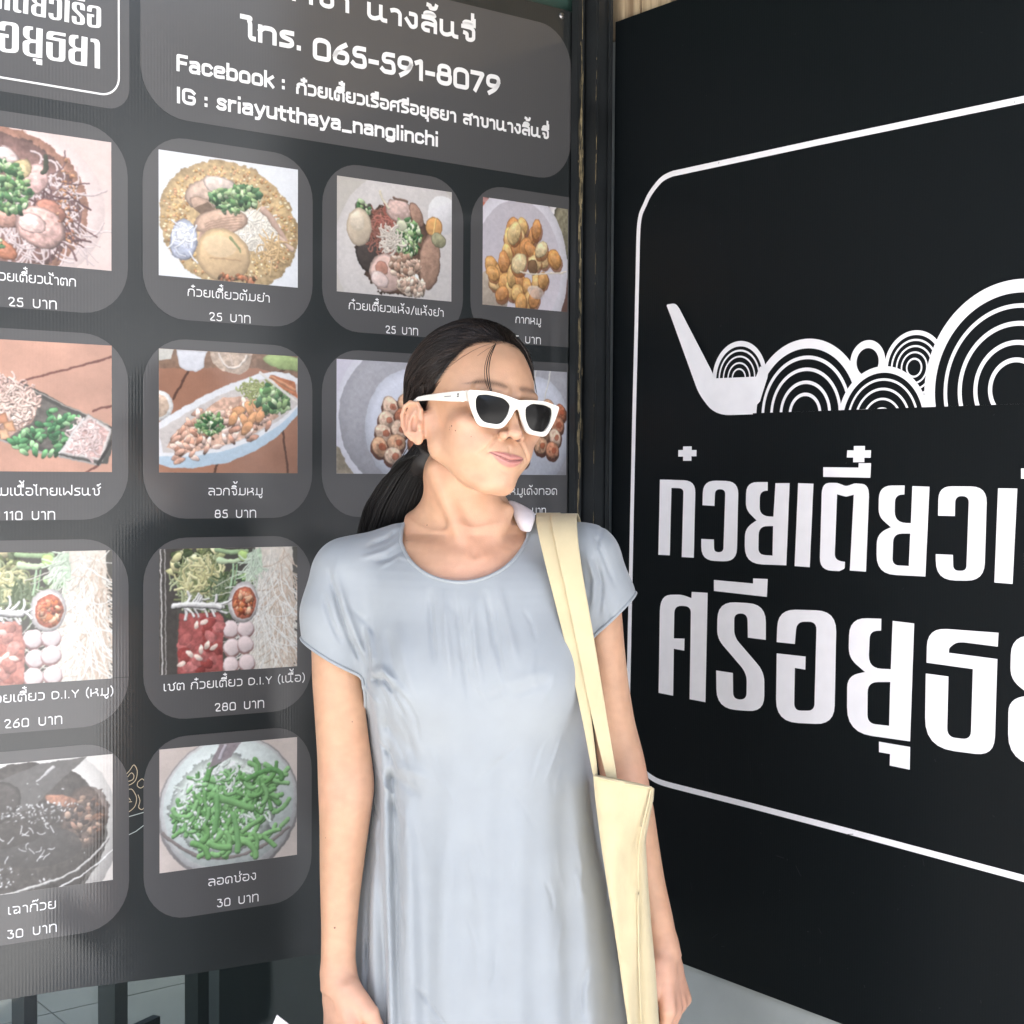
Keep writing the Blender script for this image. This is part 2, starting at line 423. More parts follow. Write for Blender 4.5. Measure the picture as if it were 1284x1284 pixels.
    def soften(s):
        # break the drawn outlines up the way steam, gloss and print grain do
        rr = s.rng; A = lambda n, k: (vnoise(s.h, s.w, n, rr, 3) - .5) * k
        yy, xx = np.mgrid[0:s.h, 0:s.w]
        X = np.clip(xx + A(14, 6) + A(60, 2.6), 0, s.w - 1.01); Y = np.clip(yy + A(14, 6) + A(60, 2.6), 0, s.h - 1.01)
        xi, yi = X.astype(int), Y.astype(int); fx, fy = (X - xi)[..., None], (Y - yi)[..., None]; c = s.c
        s.c = (c[yi, xi] * (1 - fx) * (1 - fy) + c[yi, xi + 1] * fx * (1 - fy) + c[yi + 1, xi] * (1 - fx) * fy + c[yi + 1, xi + 1] * fx * fy).astype(np.float32)
        c = s.c
        for _ in range(2):
            c[1:-1] = (c[:-2] + 2 * c[1:-1] + c[2:]) / 4; c[:, 1:-1] = (c[:, :-2] + 2 * c[:, 1:-1] + c[:, 2:]) / 4
        g = s.rng.normal(size=(s.h // 2 + 1, s.w // 2 + 1)).astype(np.float32).repeat(2, 0).repeat(2, 1)[:s.h, :s.w]
        c *= (1 + .008 * g[..., None] + .05 * s.N2[..., None])
        L = c.mean(2, keepdims=True); c[:] = L + (c - L) * .92
        s.c = np.clip(c, 0, 1) ** .86 * .95 + .03
    def image(s, name):
        s.soften()
        a = np.ones((s.h, s.w, 4), np.float32); a[..., :3] = np.clip(s.c, 0, 1)[::-1]
        im = bpy.data.images.new(name, s.w, s.h); im.pixels.foreach_set(a.ravel()); im.update(); im.pack()
        return im

GREEN = [(66, 108, 62), (96, 142, 80), (40, 78, 44), (140, 172, 110), (178, 200, 150)]
def dish_namtok():
    p = Print(1, (222, 196, 188)); p.tint(.10)
    p.ell(.30, .55, .66, .52, 0, (232, 206, 200), rim=.9, shade=.1, tex=.03)
    p.ell(.28, .56, .58, .46, .0, (172, 118, 96), rim=.8, shade=.1, warp=.05, tex=.25)
    p.ell(.28, .56, .52, .42, .0, (128, 92, 84), rim=.7, shade=.1, warp=.05, tex=.3)
    p.worms(130, .52, .58, .27, .30, (214, 192, 190), .0055, .26, 1.5, ang=1.2)
    p.worms(40, .64, .55, .14, .26, (96, 66, 66), .005, .2, 1.2, ang=1.0)
    for x, y, rx, ry, an, c in [(.10, .18, .14, .07, .2, (196, 142, 124)), (.33, .22, .10, .06, .1, (226, 196, 190)), (.20, .28, .1, .06, .6, (216, 170, 158)), (.52, .36, .085, .11, .5, (214, 166, 158)), (.44, .30, .06, .08, .8, (196, 170, 120)),
                                (.04, .36, .10, .08, .2, (224, 160, 126)), (.17, .45, .095, .075, .1, (214, 172, 128)), (.02, .58, .08, .08, 0, (222, 138, 100)), (.25, .60, .11, .075, .4, (206, 156, 140)), (.33, .66, .10, .07, .6, (196, 140, 122)),
                                (.18, .74, .14, .07, .5, (202, 152, 138)), (.08, .80, .10, .06, .8, (188, 128, 104)), (.62, .58, .10, .06, .5, (176, 112, 92)), (.55, .72, .15, .125, .35, (222, 172, 160)), (.50, .70, .09, .06, .2, (232, 190, 180)),
                                (.30, .90, .12, .06, .4, (216, 128, 92)), (.24, .86, .07, .05, .2, (224, 150, 118))]:
        p.ell(x, y, rx, ry, an, c, rim=.5, warp=.16, tex=.3, shade=.5)
        p.ell(x + rx * .1, y, rx * .5, ry * .4, an, [min(255, v + 22) for v in c], rim=.9, warp=.2, tex=.3, a=.6)
    p.herbs(190, .36, .45, .13, .20, GREEN, .012); p.herbs(40, .14, .62, .10, .07, GREEN, .010); p.herbs(26, .22, .30, .10, .06, GREEN, .010); p.herbs(14, .30, .87, .04, .03, GREEN, .01)
    p.path([(.59, .18), (.60, .28), (.57, .30)], .014, (58, 62, 48)); p.path([(.24, .12), (.30, .15)], .012, (70, 60, 48))
    p.herbs(60, .72, .5, .06, .34, [(150, 92, 70), (190, 130, 90)], .006)
    return p
def dish_tomyam():
    p = Print(2, (226, 228, 232)); p.tint(.05)
    p.ell(.50, .54, .50, .42, .12, (196, 162, 112), rim=.85, shade=.1, warp=.05, tex=.28)
    for _ in range(560):
        a = p.rng.random() * 6.28; r = p.rng.uniform(.62, .98)
        p.ell(.5 + .49 * r * math.cos(a), .54 + .49 * r * math.sin(a), .011, .008, a, [(226, 190, 126), (206, 158, 92), (240, 214, 168), (168, 118, 70), (214, 150, 104)][p.rng.integers(5)], rim=.55, shade=.6)
    p.ell(.34, .30, .17, .10, -.35, (198, 166, 146), warp=.12, tex=.2); p.ell(.42, .22, .12, .06, .1, (220, 196, 182), warp=.1, tex=.2)
    p.ell(.30, .40, .09, .05, .3, (176, 142, 120), warp=.15, tex=.2); p.poly([(.24, .43), (.34, .37), (.42, .47), (.34, .54)], (108, 84, 66), tex=.2)
    p.ell(.66, .56, .19, .14, .1, (226, 214, 196), warp=.06, tex=.16, rim=.8); p.worms(70, .68, .56, .15, .12, (238, 228, 212), .006, .14, 1.0)
    p.ell(.43, .52, .20, .085, -.25, (206, 166, 140), warp=.06, tex=.2); 
    for k in range(5): p.path([(.32, .55 + k * .02), (.44, .47 + k * .022), (.58, .45 + k * .022)], .0035, (170, 128, 104), a=.7)
    p.poly([(.36, .62), (.30, .68), (.26, .75), (.28, .62)], (190, 150, 128), tex=.2)
    p.path([(.74, .38), (.84, .48), (.93, .66)], .028, (192, 156, 136), w2=.014); p.path([(.86, .60), (.96, .68)], .016, (206, 172, 150))
    p.ell(.17, .70, .095, .14, .2, (186, 192, 214), warp=.12, tex=.35); p.ell(.17, .66, .05, .06, .2, (236, 240, 248), warp=.2, tex=.3); p.worms(24, .17, .72, .07, .12, (228, 230, 240), .005, .09, .5)
    p.herbs(110, .50, .33, .14, .09, GREEN, .013); p.herbs(80, .62, .27, .11, .08, GREEN, .013)
    p.ell(.45, .79, .195, .175, .18, (214, 176, 128), rim=.72, shade=.35, tex=.07); p.ell(.42, .72, .12, .07, .1, (232, 200, 156), rim=1, shade=.1, tex=.05, a=.7)
    p.path([(.35, .82), (.46, .81), (.57, .82)], .004, (180, 138, 94), a=.8); p.path([(.50, .64), (.55, .70), (.57, .75)], .011, (128, 140, 92), w2=.004)
    p.worms(30, .80, .72, .09, .08, (212, 172, 118), .006, .10, .8); p.herbs(30, .55, .97, .14, .03, [(150, 90, 60), (210, 120, 80), (90, 70, 50)], .01)
    return p
def dish_dry():
    p = Print(3, (190, 182, 172)); p.tint(.06)
    p.ell(.60, .62, .62, .60, 0, (206, 198, 194), rim=.95, shade=.1, tex=.03); p.ell(.92, .22, .14, .14, 0, (232, 230, 234), rim=1, a=.7, tex=.03)
    p.ell(.50, .60, .33, .33, .2, (98, 70, 56), warp=.15, tex=.3); p.ell(.30, .66, .14, .13, .2, (58, 50, 46), warp=.1)
    p.worms(130, .40, .45, .14, .20, (140, 84, 70), .006, .08, 1.0); p.worms(60, .46, .36, .10, .12, (176, 98, 84), .006, .07, 1.0)
    p.herbs(20, .22, .25, .06, .06, GREEN + [(70, 66, 58)], .014)
    p.ell(.53, .23, .115, .09, .1, (206, 170, 158), warp=.14, tex=.2); p.path([(.36, .08), (.37, .16), (.44, .22)], .009, (226, 212, 180)); p.path([(.48, .12), (.60, .14)], .008, (110, 84, 70))
    p.ell(.68, .25, .05, .10, -.5, (160, 120, 100), warp=.1, tex=.2)
    p.herbs(200, .60, .47, .12, .18, GREEN + [(200, 210, 170)], .012); p.ell(.55, .36, .05, .04, 0, (206, 206, 172), warp=.2)
    p.ell(.84, .34, .075, .08, .2, (218, 152, 84), warp=.08); p.path([(.86, .26), (.83, .42)], .008, (240, 190, 110))
    p.ell(.80, .66, .095, .20, .12, (166, 126, 104), warp=.10, tex=.18); p.ell(.88, .45, .07, .05, .3, (150, 146, 110), warp=.2, tex=.2)
    p.worms(60, .46, .52, .08, .10, (216, 202, 186), .007, .08, .8)
    p.ell(.42, .80, .15, .14, .3, (216, 178, 164), warp=.10, tex=.12); p.ell(.38, .76, .06, .05, .3, (176, 110, 88), warp=.2, a=.8); p.ell(.36, .86, .08, .06, .3, (236, 208, 200), warp=.2, a=.8)
    p.herbs(90, .58, .72, .14, .10, [(186, 150, 128), (206, 178, 154), (160, 120, 98)], .016, warp=.2); p.herbs(90, .64, .90, .12, .07, [(206, 178, 154), (186, 150, 128), (222, 200, 178)], .016, warp=.2)
    p.ell(.185, .42, .105, .135, 0, (206, 184, 156), rim=.75, shade=.3, tex=.06); p.ell(.17, .37, .06, .07, 0, (228, 212, 188), rim=1, a=.6)
    return p
def dish_crackling():
    p = Print(4, (96, 66, 58)); p.tint(.25)
    p.poly([(0, 0), (.34, .02), (.50, .10), (.2, .16), (0, .15)], (188, 130, 124)); p.poly([(0, .05), (.08, .08), (.1, .16), (0, .2)], (202, 96, 66))
    p.path([(.1, .02), (.36, .04)], .01, (230, 216, 212))
    p.ell(1.02, .22, .30, .30, 0, (214, 206, 204), rim=.8, tex=.03); p.ell(1.04, .2, .24, .24, 0, (120, 112, 88), warp=.1, tex=.3)
    p.ell(.42, .62, .58, .62, 0, (222, 216, 224), rim=.9, shade=.1, tex=.02); p.ell(.42, .60, .50, .50, 0, (206, 196, 204), rim=1, shade=-.1, tex=.02)
    p.ell(.1, .90, .2, .18, 0, (160, 142, 118), rim=1, warp=.1, a=.8)
    r = p.rng
    def nug(x, y, s=.075, c=(222, 166, 96)):
        a = r.random() * 3.14
        p.ell(x + .008, y + .022, s * 1.1, s * .9, a, (150, 84, 48), warp=.1, rim=.8, a=.8)
        p.ell(x, y, s * r.uniform(.95, 1.25), s * r.uniform(.7, .9), a, c, warp=.16, tex=.28, shade=.5, rim=.62)
        p.ell(x - .01, y - .012, s * .5, s * .35, a, [min(255, v + 24) for v in c], warp=.2, a=.7, rim=1)
    for x, y in [(.34, .24), (.46, .22), (.30, .36), (.42, .34), (.58, .30), (.62, .24), (.38, .44), (.50, .42), (.28, .50), (.56, .44), (.66, .48), (.72, .52), (.60, .56), (.10, .62), (.18, .68), (.24, .58), (.14, .78), (.26, .76), (.32, .84), (.22, .88), (.34, .70), (.44, .74), (.40, .86), (.52, .80), (.54, .92), (.64, .76), (.70, .72), (.60, .90), (.44, .96), (.12, .70)]:
        nug(x, y, .068 + .014 * r.random(), [(224, 168, 96), (212, 146, 78), (234, 186, 122), (206, 132, 72)][r.integers(4)])
    nug(.84, .50, .09, (208, 136, 66)); nug(.42, .58, .10, (226, 194, 138)); nug(.36, .30, .085, (234, 192, 124)); nug(.68, .42, .08, (236, 204, 148)); p.ell(.58, .60, .06, .06, .4, (118, 84, 56), warp=.15)
    p.path([(.44, .66), (.62, .69), (.98, .61)], .006, (236, 220, 196), shade=.2)
    p.ell(.62, .84, .10, .05, .2, (220, 206, 206), a=.6, rim=1)
    return p
def planks(p, c1, dark, ang, offs, w=.006):
    for o in offs: p.path([(o, 0), (o + ang, 1)], w, dark, shade=0)
def dish_boat():
    p = Print(5, (196, 140, 116)); p.c *= (1 + .22 * (vnoise(p.h, p.w, 3, p.rng, 5)[..., None] - .5)); p.tint(.08, p.N3)
    for a, b in [((-.1, .14), (.22, .0)), ((.0, .0), (.0, .0)), ((.42, .32), (1.02, .08)), ((.88, .52), (1.05, .46)), ((-.1, .99), (.28, .80)), ((.82, 1.02), (.94, .92))]:
        p.path([a, b], .007, (98, 52, 44), shade=0)
    p.poly([(-.1, .14), (.10, .18), (.45, .33), (.75, .50), (1.0, .64), (1.0, .82), (.97, .93), (.90, .95), (.55, .84), (.2, .74), (-.1, .66)], (62, 60, 56), tex=.1)
    p.poly([(-.1, .20), (.10, .22), (.42, .36), (.72, .53), (.98, .67), (.94, .86), (.60, .82), (.2, .70), (-.1, .60)], (88, 82, 76), tex=.2)
    p.path([(.0, .63), (.3, .77), (.6, .87), (.92, .945)], .006, (150, 146, 140), shade=0); p.path([(.1, .19), (.45, .34), (.98, .63)], .004, (150, 140, 130), shade=0)
    p.poly([(-.1, .24), (.14, .27), (.40, .36), (.56, .44), (.50, .62), (.36, .74), (.1, .68), (-.1, .60)], (176, 136, 120), tex=.3)
    p.worms(430, .22, .46, .30, .20, (206, 166, 152), .0075, .05, 1.6, jit=34, shade=.7); p.worms(120, .40, .50, .12, .13, (222, 188, 172), .0075, .05, 1.6, jit=24, shade=.7)
    p.herbs(30, .02, .42, .08, .08, GREEN, .013)
    for x, y in [(.17, .56), (.24, .60), (.15, .66), (.28, .68), (.32, .60), (.23, .72), (.36, .66), (.24, .54), (.33, .72)]:
        p.poly([(x - .035, y - .03), (x + .02, y - .045), (x + .04, y + .03), (x - .02, y + .045)], [(212, 150, 106), (224, 168, 128), (196, 128, 92)][p.rng.integers(3)], rim=.35, tex=.1)
    for _ in range(110):
        x = p.rng.uniform(.36, .80); lo = .48 + (x - .5) * .35; y = p.rng.uniform(max(lo, .47), .86)
        if x < .52 and y < .66: continue
        if x > .80 - (y - .6) * .55 and y > .6: continue
        p.ell(x, y, .034, .017, p.rng.random() * 3.14, [(66, 126, 74), (92, 152, 92), (46, 94, 56), (132, 178, 122)][p.rng.integers(4)], rim=.4, warp=.2, shade=.7, tex=.2)
    p.poly([(.85, .54), (1.0, .66), (.94, .92), (.66, .86)], (206, 196, 190), tex=.1, rim=.4); p.poly([(.86, .58), (.98, .68), (.92, .89), (.70, .85)], (190, 150, 142), tex=.4)
    p.worms(70, .83, .74, .09, .13, (222, 194, 188), .006, .07, 1.4, jit=30); p.path([(.82, .58), (.67, .86)], .006, (210, 206, 202), shade=0); p.path([(1.0, .76), (.91, .94)], .01, (40, 36, 34), shade=0)
    return p
def dish_boatbowl():
    p = Print(6, (152, 100, 76)); p.c *= (1 + .3 * (vnoise(p.h, p.w, 3, p.rng, 5)[..., None] - .5))
    p.poly([(0, 0), (1, 0), (1, .2), (.7, .12), (0, .16)], (124, 92, 72), tex=.2)
    for a, b in [((.10, .40), (.24, .08)), ((.88, .55), (.93, 1.02)), ((.38, 1.02), (.42, .86)), ((.55, .28), (.9, .12))]: p.path([a, b], .008, (76, 48, 38), shade=0)
    p.poly([(.12, 0), (.33, 0), (.31, .13), (.26, .17), (.18, .17), (.14, .13)], (214, 214, 220), tex=.04, rim=.15); p.poly([(.0, .0), (.1, .0), (.08, .08), (.0, .1)], (190, 186, 176))
    p.poly([(.35, 0), (.66, 0), (.63, .14), (.56, .18), (.44, .16), (.38, .1)], (176, 152, 132), tex=.3); p.path([(.42, .02), (.44, .12), (.56, .14), (.62, .02)], .008, (220, 204, 190)); p.path([(.5, .02), (.52, .1)], .01, (206, 180, 160))
    p.ell(.92, .06, .18, .05, .1, (150, 172, 104), rim=.8); p.ell(.0, .46, .10, .10, 0, (226, 224, 220), rim=.85); p.ell(.0, .46, .07, .075, 0, (206, 176, 150), rim=1, tex=.2)
    p.poly([(.0, .60), (.2, .44), (.46, .28), (.70, .17), (.86, .135), (.94, .155), (1.0, .19), (1.0, .50), (.86, .68), (.68, .82), (.46, .92), (.22, .965), (.08, .96), (.0, .93)], (176, 200, 218), tex=.03, shade=-.1)
    p.poly([(.0, .60), (.2, .44), (.46, .28), (.70, .17), (.86, .135), (.94, .155), (1.0, .19), (1.0, .44), (.86, .60), (.68, .72), (.46, .82), (.22, .875), (.0, .87)], (226, 226, 228), tex=.02)
    p.poly([(.0, .66), (.2, .50), (.46, .34), (.70, .22), (.86, .19), (1.0, .24), (1.0, .42), (.84, .57), (.66, .69), (.44, .79), (.2, .84), (.03, .845)], (200, 190, 184), tex=.06)
    p.poly([(.05, .80), (.12, .66), (.30, .50), (.44, .38), (.56, .36), (.80, .42), (.86, .52), (.66, .68), (.44, .78), (.18, .84)], (206, 160, 134), tex=.3)
    for _ in range(150):
        t = p.rng.random(); x = .1 + .68 * t; y = .78 - .34 * t + p.rng.normal() * .075
        p.ell(x, y, .045, .018, p.rng.random() * 3.14, [(222, 180, 160), (206, 154, 130), (232, 196, 178), (190, 132, 106)][p.rng.integers(4)], rim=.5, warp=.25, shade=.6, tex=.2)
    for x, y in [(.56, .48), (.64, .46), (.70, .44), (.60, .56), (.66, .54), (.52, .54), (.72, .52), (.62, .62)]: p.ell(x, y, .055, .03, p.rng.random() * 3, (222, 150, 96), rim=.5, warp=.22, tex=.2)
    p.herbs(90, .36, .60, .10, .09, GREEN + [(190, 200, 160)], .010)
    p.worms(90, .70, .30, .12, .07, (150, 160, 92), .006, .06, 1.4, jit=30); p.herbs(110, .82, .38, .12, .11, GREEN, .015)
    p.poly([(.80, .17), (.98, .22), (1.0, .36), (.88, .28), (.78, .20)], (186, 104, 66), tex=.25); p.path([(.72, .16), (.84, .26), (1.0, .40)], .010, (222, 214, 204), shade=.1); p.path([(.80, .19), (.98, .29)], .012, (206, 134, 92))
    return p
def dish_skewers(flip=False):
    p = Print(7 + flip, (206, 200, 214)); p.tint(.05)
    p.poly([(0, .76), (.0, 1), (.35, 1)], (128, 116, 96), tex=.2)
    p.ell(.62, .50, .64, .60, 0, (222, 220, 230), rim=.9, shade=.1, tex=.02); p.ell(.62, .50, .60, .54, 0, (156, 154, 160), rim=.9, shade=.3, tex=.05)
    p.ell(.64, .58, .40, .42, 0, (198, 200, 212), rim=.85, tex=.03)
    for x in (.55, .72): p.path([(x + .08, .0), (x, .32)], .008, (226, 222, 214), shade=.2)
    for x0, y0, n in [(.46, .40, 4), (.60, .36, 5), (.78, .36, 4), (.92, .40, 4)]:
        for k in range(n):
            c = [(206, 150, 112), (190, 118, 84), (222, 180, 150), (166, 90, 60)][p.rng.integers(4)]
            x, y = x0 - k * .03, y0 + k * .12
            p.ell(x, y + .02, .085, .075, .2, (84, 48, 36), rim=1); p.ell(x, y, .08, .065, p.rng.random(), c, rim=.5, warp=.12, tex=.4, shade=.6)
            p.ell(x + .02, y, .03, .025, 0, (160, 62, 34), warp=.3, a=.7)
    return p
def dish_diy(meat=(158, 74, 70), sd=9):
    p = Print(sd, (66, 64, 58)); p.tint(.2)
    p.poly([(.0, 0), (.13, 0), (.12, 1), (0, 1)], (62, 58, 54)); p.path([(.01, 0), (.02, 1)], .004, (210, 206, 200), shade=0); p.path([(.04, 0), (.045, 1)], .003, (180, 176, 170), shade=0)
    p.herbs(150, .27, .14, .17, .16, [(150, 156, 100), (96, 106, 68), (190, 186, 130), (58, 70, 44), (214, 204, 150)], .018, warp=.2)
    p.worms(170, .30, .28, .20, .15, (140, 150, 104), .006, .12, 1.0, jit=45); p.worms(60, .28, .24, .16, .12, (204, 198, 140), .008, .07, 1.0, jit=30); p.worms(50, .45, .32, .08, .14, (90, 108, 74), .006, .12, .6, ang=1.4, jit=30)
    p.path([(.40, .02), (.52, .05), (.62, .03)], .016, (150, 180, 128)); p.path([(.42, .10), (.54, .14), (.62, .07)], .02, (198, 222, 172), w2=.01); p.ell(.60, .07, .05, .04, .5, (180, 214, 120), warp=.2)
    p.path([(.52, .14), (.52, .24), (.50, .33)], .008, (170, 206, 160)); p.path([(.55, .14), (.54, .24), (.53, .30)], .006, (140, 182, 130)); p.herbs(24, .62, .26, .04, .06, GREEN + [(160, 200, 150)], .014)
    p.poly([(.68, 0), (.96, 0), (.97, .4), (.98, .75), (.97, 1), (.62, 1), (.66, .6), (.70, .3)], (218, 206, 190), tex=.1)
    p.worms(420, .80, .5, .14, .5, (232, 224, 210), .0032, .36, .35, ang=1.57, jit=20, shade=.35); p.worms(90, .90, .5, .07, .5, (206, 180, 156), .0032, .3, .4, ang=1.57, jit=16, shade=.3); p.worms(50, .80, .5, .13, .4, (250, 248, 240), .003, .35, .5, ang=1.4, jit=6)
    p.poly([(.62, .05), (.72, .0), (.74, .2), (.64, .25)], (176, 200, 168), tex=.3); p.worms(30, .68, .12, .04, .12, (206, 222, 196), .005, .12, .3, ang=1.9)
    for x, y in [(.50, .66), (.61, .66), (.51, .81), (.61, .79), (.50, .95), (.62, .94)]:
        p.ell(x, y + .01, .062, .062, 0, (150, 108, 104), rim=1); p.ell(x, y, .058, .055, 0, (228, 206, 204), rim=.8, shade=.3, tex=.04)
    p.ell(.595, .45, .112, .135, .1, (186, 180, 178), rim=.8); p.ell(.60, .455, .095, .115, .1, (206, 200, 196), rim=1); p.ell(.60, .455, .088, .105, .1, (190, 96, 70), rim=.7, warp=.05, tex=.4)
    p.herbs(70, .60, .46, .065, .08, [(214, 124, 90), (160, 66, 46), (226, 168, 130), (196, 104, 60)], .012)
    p.poly([(.14, .52), (.42, .52), (.45, .70), (.44, 1), (.12, 1)], meat, tex=.25, rim=.15)
    for _ in range(26): p.ell(p.rng.uniform(.16, .42), p.rng.uniform(.56, .97), .05, .035, p.rng.random() * 3, (lambda j: [v + j for v in meat])(p.rng.integers(-26, 34)), warp=.3, tex=.3, rim=.8)
    for x, y in [(.26, .62), (.31, .60), (.15, .92), (.33, .78), (.29, .82), (.27, .88), (.21, .85), (.38, .80)]: p.ell(x, y, .032, .016, p.rng.random() * 3, (232, 206, 190), warp=.4, rim=.9)
    p.worms(26, .27, .46, .16, .02, (222, 220, 216), .008, .10, .4, ang=0, jit=26, shade=.6); p.path([(.10, .46), (.24, .44), (.43, .48)], .018, (206, 204, 200), shade=.7)
    return p
def dish_grassjelly():
    p = Print(10, (216, 208, 200)); p.tint(.05)
    p.ell(.42, .58, .62, .60, .0, (206, 202, 196), rim=.85, tex=.03); p.path([(.0, .12), (.15, .02)], .004, (160, 150, 140))
    p.ell(.42, .60, .545, .475, -.1, (128, 124, 118), rim=.6, warp=.01); p.ell(.42, .58, .53, .46, -.1, (52, 48, 46), warp=.03, tex=.4, rim=.8)
    p.ell(.82, .48, .15, .20, .2, (86, 66, 58), warp=.14, tex=.5, a=.7); p.ell(.68, .33, .11, .035, .3, (176, 112, 84), warp=.3, tex=.5, a=.8)
    p.poly([(.0, .32), (.30, .12), (.55, .02), (.84, .0), (.60, .24), (.50, .36), (.2, .44), (.0, .48)], (78, 76, 74), tex=.1); p.path([(.62, .06), (.52, .16)], .012, (178, 176, 176), w2=.004)
    p.ell(.25, .30, .18, .13, -.3, (56, 52, 50), warp=.05, tex=.3)
    for _ in range(260):
        a = p.rng.random() * 6.28; r = math.sqrt(p.rng.random()); v = int(p.rng.uniform(90, 240))
        if p.rng.random() < .5: x, y = .5 + .32 * r * math.cos(a), .42 + .1 * r * math.sin(a)
        elif p.rng.random() < .5: x, y = .28 + .12 * r * math.cos(a), .86 + .10 * r * math.sin(a)
        else: x, y = .42 + .46 * r * math.cos(a), .58 + .42 * r * math.sin(a)
        p.ell(x, y, p.rng.uniform(.004, .012), p.rng.uniform(.003, .007), p.rng.random() * 3, (v, v, v), warp=.4, rim=.6)
    p.herbs(60, .82, .5, .12, .18, [(110, 76, 60), (50, 40, 38), (150, 120, 100)], .012, warp=.3)
    p.ell(.50, .66, .30, .13, .1, (48, 46, 46), rim=.9, tex=.2, a=.85); p.ell(.30, .55, .26, .08, 0, (46, 42, 40), rim=.9, tex=.2, a=.85); p.worms(18, .5, .66, .25, .16, (206, 206, 206), .003, .05, .6)
    p.path([(.97, .66), (.86, .84), (.6, .97), (.2, 1.02)], .008, (176, 174, 170), shade=.6); p.path([(1.0, .76), (.86, .92), (.66, 1.0)], .005, (228, 226, 222))
    return p
def dish_lodchong():
    p = Print(11, (206, 190, 180)); p.c *= (1 + .16 * (vnoise(p.h, p.w, 5, p.rng, 5)[..., None] - .5))
    p.ell(.50, .53, .515, .475, .04, (178, 172, 170), rim=.7, tex=.05); p.ell(.50, .52, .50, .46, .04, (226, 226, 224), rim=.75, tex=.03); p.ell(.50, .50, .475, .43, .04, (206, 216, 212), rim=.9, tex=.05)
    p.path([(.02, .68), (.16, .86), (.42, .96), (.72, .92), (.94, .76)], .011, (128, 118, 114), shade=.3); p.path([(.08, .66), (.24, .82), (.5, .88), (.8, .80)], .005, (244, 246, 246))
    p.ell(.46, .18, .16, .08, 0, (232, 236, 242), warp=.2, tex=.2)
    p.ell(.46, .50, .38, .33, .05, (214, 226, 214), warp=.12, tex=.3, a=.8)
    g = (124, 182, 112)
    p.worms(120, .46, .48, .30, .24, g, .0155, .15, 1.3, jit=26, shade=.55, tex=.1); p.worms(90, .46, .50, .36, .32, (222, 234, 224), .008, .06, .8, jit=10)
    p.worms(60, .34, .52, .17, .18, (118, 176, 104), .015, .16, .9, ang=1.5, jit=20, shade=.55); p.worms(34, .64, .36, .14, .10, (112, 170, 98), .016, .18, .8, ang=.3, jit=20, shade=.5)
    p.worms(22, .48, .80, .26, .06, (120, 178, 104), .018, .16, .7, ang=.1, jit=16, shade=.5); p.herbs(110, .42, .46, .34, .30, [(228, 238, 230), (200, 220, 204), (245, 250, 246)], .007)
    p.path([(.82, .62), (.90, .60), (.94, .52)], .016, (122, 178, 108)); p.path([(.88, .74), (.93, .69)], .018, (132, 184, 116)); p.path([(.62, .32), (.76, .24), (.90, .28), (.88, .34)], .018, (92, 150, 82))
    p.path([(.38, .42), (.50, .50), (.66, .56)], .024, (118, 176, 104)); p.path([(.52, .60), (.56, .72), (.55, .90)], .020, (116, 174, 104)); p.path([(.40, .44), (.42, .58), (.38, .72)], .02, (112, 172, 100))
    p.poly([(.42, .0), (.58, .0), (.50, .12), (.40, .17), (.34, .19)], (146, 134, 138), tex=.1); p.path([(.46, .02), (.42, .12)], .014, (192, 184, 192))
    return p
